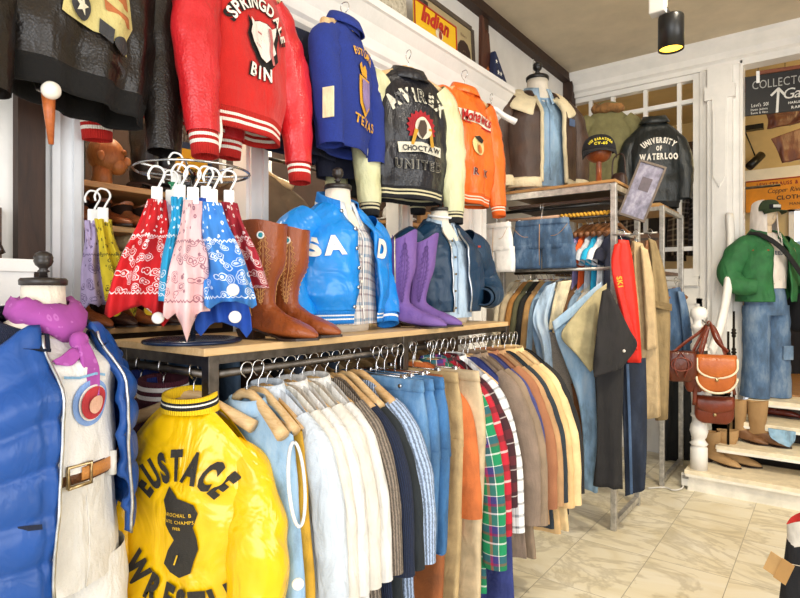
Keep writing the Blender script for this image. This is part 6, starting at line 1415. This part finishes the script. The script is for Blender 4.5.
W_ = MB(); line(W_, [(-.10, .27), (.08, .27)], .02, flat, .003); W_.build('print_line', paint('2c1c12', .6), bx)
# denim jacket and companions on the side of the third rack
t = thing('denim_jacket', 'blue denim jacket hanging on the end of the third rack', 'jacket', atd(680, 320, 4.72))
DJ = denim('3f5f86', .3)
drape('body', None, None, [(668, 289, 680, 287), (666, 303, 686, 305), (667, 330, 689, 330), (669, 352, 690, 352), (671, 372, 689, 370)], 4.72, DJ, .05, .008, 21, parent=t)
drape('sleeve', None, None, [(677, 291, 684, 292), (680, 310, 689, 312), (682, 330, 692, 333), (683, 350, 692, 350), (684, 362, 691, 362)], 4.64, DJ, .035, .006, 22, parent=t)
p = atd(676, 283, 4.72); hanger('thin metal hanger holding the end denim jacket', (p.x, p.y, p.z + .03), R(50), M_WOODD, w=.09)
tag(MB().bar((A1 + .015, 5.0, p.z + .018), (p.x + .03, p.y, p.z + .018), .012).build('display_arm', ALU, smooth=False), 'display arm carrying the end denim jacket', 'arm')
drape('coat', 'mustard and cream coat hanging low inside the third rack', 'coat', [(655, 330, 664, 330), (654, 370, 664, 370), (656, 395, 663, 395)], 5.0, cloth('c0a04a'), .05, .008, 23)
drape('jacket', 'black coat filling the lower bay of the third rack', 'coat', [(664, 380, 690, 378), (662, 420, 692, 420), (664, 462, 690, 462)], 5.3, cloth('171617'), .06, .01, 24)
drape('shirt', 'white shirt strip hanging behind the denim jacket', 'shirt', [(660, 345, 668, 345), (659, 385, 668, 385)], 5.0, cloth('d8d8d6'), .04, .006, 25)
# ------------------------------------------------------------------ bags on the newel post
def bag(name, label, px, py, d, sx, sy, sz, m, trim=None, flap=True, e=.55, tilt=0.0):
    r_ = ray(px); t = thing(name, label, 'bag', atd(px, py, d), rot=(Matrix.Rotation(facing(-r_[0] + .15, -r_[1]), 4, 'Z') @ Matrix.Rotation(tilt, 4, 'Y')).to_euler())
    rows = []
    for i in range(15):
        p = i / 14; z = sz * (1 - 2 * p); k = (1 - abs(2 * p - 1) ** 4 * (.10 if p < .5 else .35)); dk = .55 + .45 * math.sin(PI * min(1, .15 + p * .9)) ** .7
        rows.append([V((sx * k * sgp(math.cos(2 * PI * j / 30), .5), sy * dk * sgp(math.sin(2 * PI * j / 30), .6), z)) for j in range(30)])
    MB().grid(rows, True, True, True).build('body', m, t)
    if flap:
        rows = []
        for i in range(14):
            p = i / 13; ww = sx * (1.0 if p < .55 else math.sqrt(max(.02, 1 - ((p - .55) / .47) ** 2)))
            y = sy * .3 - min(1, p * 4) * sy * 1.15 - .012 * math.sin(PI * p); z = sz * 1.02 + .012 * math.sin(min(1, p * 4) * PI) - max(0, p - .12) * sz * 1.35
            rows.append([V((ww * q / 6 * .98, y - .010 * (1 - (q / 6) ** 2), z)) for q in range(-6, 7)])
        MB().grid(rows, False).build('flap', m, t, solid=.006)
        if trim:
            E = [r[0] for r in rows[3:]] + [r[-1] for r in rows[3:]][::-1]
            MB().tube([p + V((0, -.003, 0)) for p in E], .0075, 8).build('flap_trim', trim, t)
            MB().tube([V((sx * 1.0 * math.cos(a), -sy * .75, -sz * .15 + sz * .88 * math.sin(a))) for a in [PI + PI * q / 20 for q in range(21)]], .008, 8).build('body_trim', trim, t)
        MB().lathe([(.002, -.006), (.012, -.004), (.012, .002)], 14, (0, -sy * 1.02, -sz * .28), 'Y').build('clasp', metal('c8b48a', .3), t)
    return t
ORB = leather('a85420', .32, 150, .4, c2='c26a2c'); RBR = leather('5e2412', .32, 150, .5, c2='7a3016'); DBR = leather('451a0e', .28, 150, .6, c2='602812'); TRIM = cloth('e6d8bc', .7)
b1 = bag('satchel', 'orange brown leather satchel with cream piping hanging on the newel post', 716, 374, 4.27, .135, .05, .135, ORB, TRIM)
b2 = bag('shoulder_bag', 'dark red brown gathered leather bag left of the newel post', 680, 366, 4.33, .115, .065, .115, DBR, None, False)
MB().tube([V((.07 * math.cos(a), -.07, .02 + .05 * math.sin(a))) for a in [2 * PI * q / 20 for q in range(21)]], .006, 6, cap=False).build('drawstring', RBR, b2)
for s in (-1, 1): MB().tube(catmull([(0, -.062, .11), (s * .05, -.072, .02), (s * .02, -.066, -.08)], 12), .005, 6).build('gather_seam', RBR, b2)
b3 = bag('saddle_bag', 'rust leather saddle bag with rounded flap below the orange satchel', 714, 410, 4.36, .135, .045, .10, RBR, None, True)
b4 = bag('shoulder_bag', 'dark brown leather bag squeezed between satchel and gathered bag', 694, 376, 4.38, .07, .05, .12, RBR, None, False)
b2.location = V(b2.location)
def strap(b, pts, w=.014, m=RBR):
    P = [atd(px, py, d) - V(b.location) for px, py, d in pts]
    Mi = b.rotation_euler.to_matrix().inverted(); P = [Mi @ p for p in P]
    MB().tube(catmull(P, 26), [(w, .004)] * 27, 8).build('strap', m, b)
strap(b1, [(699, 352, 4.27), (704, 335, 4.34), (709, 322, 4.40), (716, 340, 4.34), (728, 352, 4.27)])
strap(b2, [(666, 360, 4.30), (682, 345, 4.36), (700, 332, 4.38), (708, 324, 4.42), (700, 345, 4.36), (690, 362, 4.30)])
strap(b3, [(694, 405, 4.36), (698, 370, 4.34), (709, 326, 4.40), (722, 345, 4.36), (735, 395, 4.36)])
strap(b4, [(688, 362, 4.36), (700, 338, 4.38), (709, 325, 4.42), (703, 350, 4.36), (700, 362, 4.36)])
tag(MB().tube([(-.83, 4.99, 1.36), atd(709, 326, 4.35), atd(709, 322, 4.33)], .006, 8).build('bag_hook', metal('8a847a')), 'small metal hook on the newel post carrying the bag straps', 'hook')
# ------------------------------------------------------------------ boots and things on the steps
TANS = leather('a88458', .8, 160, .4, c2='b9966a', spec=.2); TANT = leather('9c7a52', .75, 160, .4, c2='ac8a60', spec=.2); BRF = leather('6e4a2c', .5, 160, .4, c2='80593a')
dr = math.atan2(.10, .99)
def onstep(px, py, z): p = atz(px, py, z); return (p.x, p.y, z)
boot('ankle_boot', 'low tan suede boot next to the newel post foot', onstep(711, 462, .165), dr - .45, TANS, SOLE, .27, .95, TANS, None, .01, shw=.058, fl=.85)
boot('ankle_boot', 'low tan suede boot in front on the bottom step', onstep(727, 463, .165), dr - .1, TANS, SOLE, .28, .98, TANS, None, .01, shw=.06, fl=.85)
boot('tall_boot', 'tan boot with dark brown foot on the second step, nearer the post', onstep(737, 440, .33), dr - .4, TANT, SOLE, .34, 1.0, TANS, None, .01, foot_m=BRF, shw=.055, fl=.8)
boot('tall_boot', 'tan boot with dark brown foot on the second step, below the jeans', onstep(757, 443, .33), dr - .3, TANT, SOLE, .345, 1.0, TANS, None, .01, foot_m=BRF, shw=.055, fl=.8)
lf = thing('loafer', 'dark oxblood loafer on the third step', 'shoe', onstep(765, 415, .49), dr - .15)
LO = leather('4a1a14', .25, 200, .3)
rows = []
for x, w, h in ((-.01, .012, .05), (.0, .03, .06), (.05, .034, .06), (.1, .032, .052), (.14, .038, .056), (.19, .044, .05), (.23, .04, .036), (.255, .022, .02), (.262, .006, .01)):
    rows.append([V((x, w * sgp(math.cos(2 * PI * j / 20), .8), .012 + h * .5 + h * .5 * sgp(math.sin(2 * PI * j / 20), .8))) for j in range(20)])
MB().grid(rows, True, True, True).build('upper', LO, lf); MB().grid([[V((x, s * (w + .004), z)) for s, z in ((-1, .014), (-1, .0), (1, .0), (1, .014))] for x, w in ((-.012, .02), (0, .032), (.1, .034), (.19, .047), (.24, .035), (.266, .008))], True, True, True).build('sole', SOLE, lf, smooth=False)
MB().tube([(.07, -.033, .055), (.09, -.015, .074), (.09, .015, .074), (.07, .033, .055)], .006, 8).build('strap', LO, lf)
drape('cloth', 'pale blue cloth scrap hanging over the edge of the third step', 'cloth', [(768, 428, 796, 432), (770, 436, 795, 441), (778, 443, 790, 447)], 4.44, denim('86aecb', .3), .012, .006, 31)
tag(MB().box(-.28, 0, 0, .45, .2, .10).build('carton', paint('4a4032', .8, .2), smooth=False, bevel=.004), 'dark carton stored in the gap under the second step', 'box', None, (-.28, 5.5, 0.0))
tag(MB().tube(catmull([(-1.15, 4.75, .012), (-1.05, 4.85, .012), (-.98, 4.82, .012), (-.93, 4.90, .02), (-.95, 5.0, .05), (-.94, 5.1, .1)], 24), .006, 8).build('cable', paint('d8d4cc', .5)), 'pale electric cable lying at the foot of the stairs', 'cable')
MBx = thing('socket_block', 'small white socket block at the corner of the stairs', 'socket', (-.915, 4.945, .03)); MB().box(-.03, -.015, 0, .03, .0, .10).build('block', paint('dedbd4', .4), MBx, smooth=False, bevel=.003); MB().box(-.022, -.018, .055, .022, -.015, .08).build('plate', paint('8f8c86', .4), MBx, smooth=False)

# ------------------------------------------------------------------ mannequin in green jacket on the stairs
GRN = cloth('28683a', .75, .1, wr=.35); HOOD = cloth('e6dcd4', .9, .03, wr=.3); JN = denim('45658a', .38)
gm_ = thing('mannequin', 'full mannequin in green jacket, white hoodie, trucker cap and jeans on stairs', 'mannequin', (-.455, 5.86, .645), facing(.72, -.69))
zb = 0.955
# head
MB().ellipsoid((0, -.005, zb + .625), .072, .088, .105, 26, 16).ellipsoid((0, -.085, zb + .60), .012, .018, .024, 12, 8).tube([(0, .01, zb + .42), (0, .005, zb + .56)], .052, 16).build('head', cloth('e0c8a8', .6, .03), gm_)
g1 = G(sh=.165, hw=.175, L=.47, dep=.125, drop=.085, neck=.06, n=2.2, seed=161, dtop=.05, lump=.009, fold=.004)
hd_ = g1.body(gm_, HOOD, 'hoodie', nu=48, nv=28); hd_.location = (0, 0, zb + .46)
w_ = MB(); lettering(w_, 'NEED', .045, (0, -.17), g1.surf, .03, gap=.15, off=.005); w_.build('lettering', cloth('5a6478'), hd_)
# hood over the head
rows = []
for i in range(13):
    t_ = i / 12; a0 = lerp(R(118), R(60), t_)
    row = []
    for j in range(25):
        a = lerp(-PI / 2 + .62 - .12 * t_, 1.5 * PI - .62 + .12 * t_, j / 24)
        k = keyed([(0, 1.25), (.15, 1.05), (.5, .98), (.8, .85), (1, .25)], t_)
        row.append(V((.098 * k * math.cos(a), .01 + .118 * k * math.sin(a) + .02 * t_, zb + .42 + .345 * keyed([(0, 0), (1, 1)], t_) ** 1.0)))
    rows.append(row)
MB().grid(rows, False).build('hood', HOOD, gm_, solid=.012, sub=1)
for s in (-1, 1): MB().tube([(s * .04, -.115, zb + .46), (s * .035, -.135, zb + .40), (s * .04, -.14, zb + .31)], .004, 6).build('drawcord', HOOD, gm_)
# trucker cap
ck = bpy.data.objects.new('trucker_cap', None); COL.objects.link(ck); ck.parent = gm_; ck.location = (0, -.03, zb + .655)
rows = []
for i in range(11):
    p = i / 10; k = math.cos(p * PI / 2 * .98) ** .6
    rows.append([V((.085 * k * math.cos(2 * PI * j / 30), .098 * k * math.sin(2 * PI * j / 30), .10 * math.sin(p * PI / 2))) for j in range(30)])
MB().grid(rows, True, False, True).build('crown', cloth('34422a', .9), ck, solid=.003)
rows = [[V((math.sin(a) * .088, -.088 * math.cos(a) - f * .085 * max(0, math.cos(a)) ** .6, .004 - .02 * f * f + .02 * (math.cos(a) - 1) * f)) for a in [R(-78 + 156 * j / 18) for j in range(19)]] for f in (0, .33, .66, 1)]
MB().grid(rows, False).build('brim', cloth('2f3d22', .85), ck, solid=.004)
MB().grid([[V((.087 * math.sin(a), -.101 * math.cos(a), z)) for a in [R(-42 + 84 * j / 12) for j in range(13)]] for z in (.012, .03, .05)], False).build('black_front', cloth('15161a'), ck, solid=.003)
MB().grid([[V((.089 * math.sin(a), -.104 * math.cos(a), z)) for a in [R(-24 + 48 * j / 10) for j in range(11)]] for z in (.02, .045)], False).build('badge', cloth('d8d8d0'), ck, solid=.002)
# jeans
rows = []
for z, rx, ry in ((zb + .05, .148, .108), (zb, .155, .115), (zb - .08, .172, .128), (zb - .17, .182, .135), (zb - .24, .185, .135)):
    rows.append([V((rx * math.cos(2 * PI * j / 36), ry * math.sin(2 * PI * j / 36), z)) for j in range(36)])
jn = MB().grid(rows, True).build('jeans', JN, gm_)
for s in (-1, 1):
    sleeve(jn, [(s * .09, 0, zb - .16), (s * .095, -.005, zb - .3), (s * .10, -.01, zb - .6), (s * .105, 0, .01)], [.102, .102, .096, .108], JN, name='leg', seed=170 + s, flat=1.12, wr=.06, n=26, m_=32)
MB().box(.06, -.135, zb - .62, .15, -.115, zb - .50).build('knee_patch', denim('5f80a4', .5), jn, bevel=.004)
o = hoop(.153, .114, zb + .045, .034).build('belt', TANB, gm_); MB().tube([V((x, -.119, zb + .045 + z)) for x, z in ((-.025, -.02), (-.025, .02), (.025, .02), (.025, -.02), (-.025, -.02))], .005, 6).build('buckle', BRASS, o)
g2 = G(sh=.20, hw=.25, L=.60, dep=.175, drop=.10, neck=.085, n=2.35, hem=1.0, flare=.02, fold=.010, seed=162, dtop=.07, lump=.012, gap=([(0, .06), (.3, .08), (1, .11)], [(0, .06), (.3, .07), (1, .06)]))
gj2 = g2.body(gm_, GRN, 'green_jacket', nu=72, nv=40, solid=.010); gj2.location = (0, 0, zb + .475)
collar_fold(gj2, GRN, rx=.105, ry=.09, fall=.085, z0=-.02, gap=.55, spread=1.65, point=.06, tilt=.03)
sleeve(gj2, [(-.15, 0, -.09), (-.25, .01, -.18), (-.33, .03, -.36), (-.30, -.05, -.46), (-.2, -.13, -.47)], [.085, .105, .095, .085, .07], GRN, None, seed=163, flat=.95, wr=.13, n=24, m_=38)
sleeve(gj2, [(.15, 0, -.09), (.25, .01, -.18), (.31, .02, -.36), (.27, -.06, -.5)], [.085, .105, .095, .07], GRN, None, seed=164, flat=.95, wr=.12, n=24, m_=34)
w_ = MB(); line(w_, [(-.20, -.16), (-.12, -.165)], .012, g2.surf, .005); w_.build('red_mark', cloth('8a4a2a'), gj2); w_ = MB(); patch(w_, [(.14, -.14), (.18, -.13), (.18, -.17), (.15, -.175)], g2.surf, .005); w_.build('chest_badge', cloth('d8c8a0'), gj2)
# black crossbody bag
cb = thing('crossbody_bag', 'black crossbody bag with wide strap over the green jacket', 'bag', (-.455, 5.86, .645), facing(.72, -.69))
P = catmull([(-.135, .03, zb + .475), (-.12, -.10, zb + .44), (-.03, -.195, zb + .33), (.09, -.215, zb + .18), (.22, -.2, zb + .02), (.29, -.12, zb - .08)], 30)
MB().tube(P, [(.022, .005)] * 31, 8, x0=(.7, 0, .7)).build('strap', cloth('17181a'), cb)
MB().ellipsoid((.30, -.08, zb - .22), .07, .15, .17, 24, 14, .55).build('body', cloth('1b1c22'), cb)
MB().box(.22, -.21, zb - .09, .25, -.205, zb - .05).build('paper_tag', cloth('d8c8b0'), cb, smooth=False)

# ------------------------------------------------------------------ chalkboard sign in the doorway
sg = thing('hanging_sign', 'black hanging sign with white chalk lettering and arrow in the doorway', 'sign', atd(772, 93, 5.08), facing(.18, -.98)); sg.scale = (1.07, 1.07, 1.07)
BLKB2 = paint('1b1a1a', .6, .1); WHL = paint('d9d6cf', .6)
MB().poly([(-.285, .165), (.52, .165), (.52, -.175), (-.19, -.165), (-.19, .03)], 0, .02, 'Y').build('board', BLKB2, sg, smooth=False)
MB().poly([(-.285, .165), (-.19, .03), (-.19, .135)], -.004, .0, 'Y').build('wooden_corner', wood('4a2618', '5e3220', .5), sg, smooth=False)
w_ = MB(); lettering(w_, 'COLLECTORS', .10, (.09, .085), flat, 0.0, gap=.12, sx=.70, off=.003); w_.build('heading', paint('a9a8a4', .7), sg)
w_ = MB(); lettering(w_, 'Gallery', .125, (.235, -.02), flat, .0, gap=.03, shear=.2, sx=.95, off=.003); w_.build('script', WHL, sg)
w_ = MB(); line(w_, [(.035, -.165), (.045, .02)], .018, flat, .003); line(w_, [(-.005, -.02), (.045, .03), (.085, -.025)], .018, flat, .004); w_.build('arrow', WHL, sg)
w_ = MB(); lettering(w_, "Levi's 501", .042, (-.085, -.085), flat, .0, sx=.75, off=.003); lettering(w_, 'Denim Jackets', .025, (-.09, -.122), flat, .0, sx=.8, off=.003); lettering(w_, 'Boots & Hats', .025, (-.09, -.15), flat, .0, sx=.8, off=.003); w_.build('small_lettering', WHL, sg); w_ = MB()
lettering(w_, 'HARLEY DAVIDSON', .026, (.24, -.10), flat, .03, sx=.95, off=.003); lettering(w_, 'RARE DENIM', .03, (.23, -.14), flat, .03, sx=1.0, off=.003); w_.build('small_lettering', WHL, sg)
MB().bar((-.1, .01, .185), (.5, .01, .185), .03).build('wooden_batten', wood('8a4a2a', '6a3620', .5), sg, smooth=False)
for x in (-.10, .30): MB().box(x - .012, -.006, .10, x + .012, .026, .2).build('clip', M_WHITEPL, sg, smooth=False)
for x in (-.10, .30): MB().tube([(x, .01, .2), (x + .02, .01, .42), (x, .01, .62)], .003, 6).build('hanging_wire', metal('3a3632'), sg)
# gallery: big orange advertisement, hanging leather, plaid coats, track light
lv = thing('poster', 'orange printed advertisement on the gallery wall', 'poster', (-.25, 8.48, 2.58)); MB().box(-.62, 0, 0, .75, .02, .40).build('board', paint('dd8f1a', .6, .08), lv, smooth=False)
w_ = MB(); lettering(w_, 'LEVI STRAUSS & CO.', .062, (-.22, .335), flat, .03, sx=.80, gap=.12, off=.003); w_.build('heading', paint('8a2a1a', .6), lv)
w_ = MB(); lettering(w_, 'Copper Riveted', .085, (-.16, .25), flat, .0, sx=.85, gap=.04, shear=.25, off=.003); lettering(w_, 'CLOTHING', .07, (-.1, .155), flat, .03, off=.003); lettering(w_, 'MANUFACTURERS', .05, (.05, .07), flat, 0.0, off=.003); w_.build('small_lettering', paint('3a2416', .6), lv)
MB().bar((-.62, -.004, .39), (.75, -.004, .39), .012).build('red_edge', paint('9a2a1c', .6), lv, smooth=False)
LTH = leather('5a2c1c', .5, 120, .6, c2='74402a')
drape('leather_hide', 'brown leather hide hanging directly below the chalk lettered sign', 'leather', [(765, 112, 806, 104), (768, 120, 806, 114), (767, 129, 804, 122)], 5.6, LTH, .02, .008, 41)
drape('leather_chaps', 'larger reddish brown leather piece hanging lower at the picture edge', 'leather', [(771, 139, 808, 126), (777, 150, 808, 140), (782, 163, 808, 158)], 5.9, LTH, .02, .008, 42)
for i, (px, py) in enumerate(((785, 104), (790, 126))):
    p = atd(px, py, 5.75 if i == 0 else 5.95); tag(MB().tube([p, (p.x, p.y, 3.88)], .003, 6).build('hanging_wire', metal('3a3632')), ('thin wire holding the upper leather hide', 'thin wire holding the larger leather piece')[i], 'wire')
PLB = plaid([(0, '1e1d20'), (.4, '5c5860'), (.55, '1e1d20'), (.8, '8a8480')], [(0, '242226'), (.4, '6a666a'), (.6, '1b1a1d'), (.85, '9a948e')], .10, .11, .5)
PLC = plaid([(0, '3a2620'), (.4, '6a5a4a'), (.55, '2a2220'), (.8, 'a09078')], [(0, '2e2624'), (.4, '7a6a58'), (.6, '231f1e'), (.85, 'b0a288')], .10, .11, .5)
tag(MB().tube([(-2.5, 6.75, 2.62), (-.40, 6.75, 2.62)], .014, 10).build('gallery_rail', STEEL), 'rail of plaid coats beyond the glazed screen', 'rail'); 
for i, (x, m, z) in enumerate(((-.83, PLB, 2.98), (-1.02, PLB, 2.95), (-1.22, PLC, 2.95), (-1.45, cloth('3b352f'), 2.9), (-1.7, PLC, 2.9), (-1.95, cloth('5a5044'), 2.9))):
    rack_top('plaid_coat' if m in (PLB, PLC) else 'coat', 'coat', ['black and grey plaid coat hanging just inside the doorway', 'dark plaid shirt behind the glass beside the black varsity jacket', 'brown plaid shirt behind the glazed screen', 'dark coat behind the glazed screen next to the brown plaid', 'second brown plaid shirt deeper behind the glass', 'taupe coat behind the left panes of the screen'][i], (x, 6.7 + .03 * (i % 2), z), m, L=1.0, hw=.21, seed=180 + i, rz=facing(.5, -.85) if i else facing(.96, .1), thick=.06)
tag(MB().box(-2.3, 6.9, 2.86, -.95, 7.2, 2.89).build('hat_shelf', wood('5a4028', '3f2c1c', .5), smooth=False), 'dark shelf of felt hats behind the glazed screen', 'shelf')
for i, (x, c_, lb) in enumerate(((-1.98, '4a3a2c', 'dark brown felt hat behind the glass above the olive parka'), (-1.58, '2a2422', 'black felt hat behind the glass between parka and varsity jacket'), (-1.14, '6a553e', 'tan felt hat behind the glass at the right stile'))):
    t = thing('felt_hat', lb, 'hat', (x, 7.03, 2.89)); MB().ellipsoid((0, 0, .012), .17, .14, .014, 26, 8).build('brim', cloth(c_), t); MB().ellipsoid((0, 0, .06), .085, .075, .075, 22, 12, .8).build('crown', cloth(c_), t)
tag(MB().box(-2.3, 8.3, 2.2, -1.0, 8.58, 3.55).build('cabinet', wood('4a3524', '33241a', .5, (3, 12, 12)), smooth=False), 'tall dark cabinet at the back of the gallery', 'cabinet')
tr_ = thing('track_light', 'small black track spotlight on a rod inside the gallery', 'lamp', atd(745, 133, 7.2))
q = atd(756, 158, 7.2) - V(tr_.location); q2 = atd(752, 164, 7.1) - V(tr_.location)
MB().tube([(0, 0, .02), (q.x, q.y, q.z)], .008, 8).build('rod', M_BLACKP, tr_); MB().tube([(q.x + .06, q.y, q.z + .03), (q2.x - .03, q2.y, q2.z - .03)], .05, 16).build('lamp_head', M_BLACKP, tr_); MB().box(-.2, -.05, .02, .2, .05, .08).build('track', M_BLACKP, tr_, smooth=False)
drape('shirt', 'pale blue shirt hanging in front of the gallery window', 'shirt', [(786, 243, 808, 240), (783, 258, 808, 256), (784, 275, 808, 274)], 6.6, cloth('9cc0de'), .05, .008, 43)
drape('dark_coat', 'dark coat filling the gallery behind the green mannequin', 'coat', [(786, 300, 808, 300), (785, 340, 808, 340), (786, 385, 808, 385)], 6.3, cloth('1d1c22'), .06, .01, 44)

# ------------------------------------------------------------------ ceiling spotlight
sp = thing('ceiling_spotlight', 'black cylinder spotlight with glowing yellow inside under the ceiling', 'lamp', atd(671, 33, 3.4))
MB().lathe([(.055, .10), (.070, .098), (.072, .09), (.072, -.10), (.066, -.10), (.064, -.05), (.02, -.045)], 32, cap=False).build('shade', M_BLACKP, sp)
MB().lathe([(.002, -.082), (.066, -.084), (.066, -.088), (.002, -.092)], 28).build('bulb', glow('ffc840', 3.0), sp)
top_ = atd(659, 6, 3.4) - V(sp.location)
MB().tube([(0, 0, .09), (-.02, -.01, .13), (top_.x + .02, top_.y, top_.z)], .014, 12).build('neck', M_BLACKP, sp)
MB().box(top_.x - .05, top_.y - .04, top_.z - .05, top_.x + .04, top_.y + .04, 3.84 - sp.location.z).build('white_box', paint('dcd9d2', .4), sp, smooth=False, bevel=.006)

# ------------------------------------------------------------------ tote at the lower right edge
tt = thing('tote_bag', 'dark tote with red lining and white side at the lower right edge', 'bag', atd(822, 560, 2.5)); tt.location.z = 0; tt.rotation_euler = (0, 0, facing(-.1, -1))
rows = []
for z, rx, ry in ((0, .17, .09), (.2, .15, .09), (.45, .125, .08)): rows.append([V((rx * sgp(math.cos(2 * PI * j / 28), .4), ry * sgp(math.sin(2 * PI * j / 28), .4), z)) for j in range(28)])
MB().grid(rows, True, True).build('body', cloth('16181f'), tt)
rows = []
for z, rx, ry in ((.45, .126, .081), (.52, .124, .08), (.56, .126, .08), (.56, .118, .072), (.46, .115, .07)): rows.append([V((rx * sgp(math.cos(2 * PI * j / 28), .4), ry * sgp(math.sin(2 * PI * j / 28), .4), z + .05 * math.cos(2 * PI * j / 28))) for j in range(28)])
MB().grid(rows[:3], True).build('white_band', cloth('d8d4cc'), tt); MB().grid(rows[2:], True).build('lining', cloth('b02420'), tt)
tg = thing('cardboard_tag', 'plain cardboard swing tag beside the dark tote', 'tag', atd(778, 567, 2.42), rot=(Matrix.Rotation(facing(-.3, -1), 4, 'Z') @ Matrix.Rotation(R(20), 4, 'Y')).to_euler())
MB().box(-.045, -.002, -.045, .035, .002, .045).build('card', paint('c9a26c', .8, .06), tg, smooth=False); MB().box(.0, -.006, -.05, .05, -.004, .05).build('second_card', paint('bd935c', .8, .06), tg, smooth=False)
MB().tube([(.03, -.004, .045), (.08, 0, .07), (.14, .02, .07)], .0015, 5).build('string', cloth('e0d8c8'), tg)
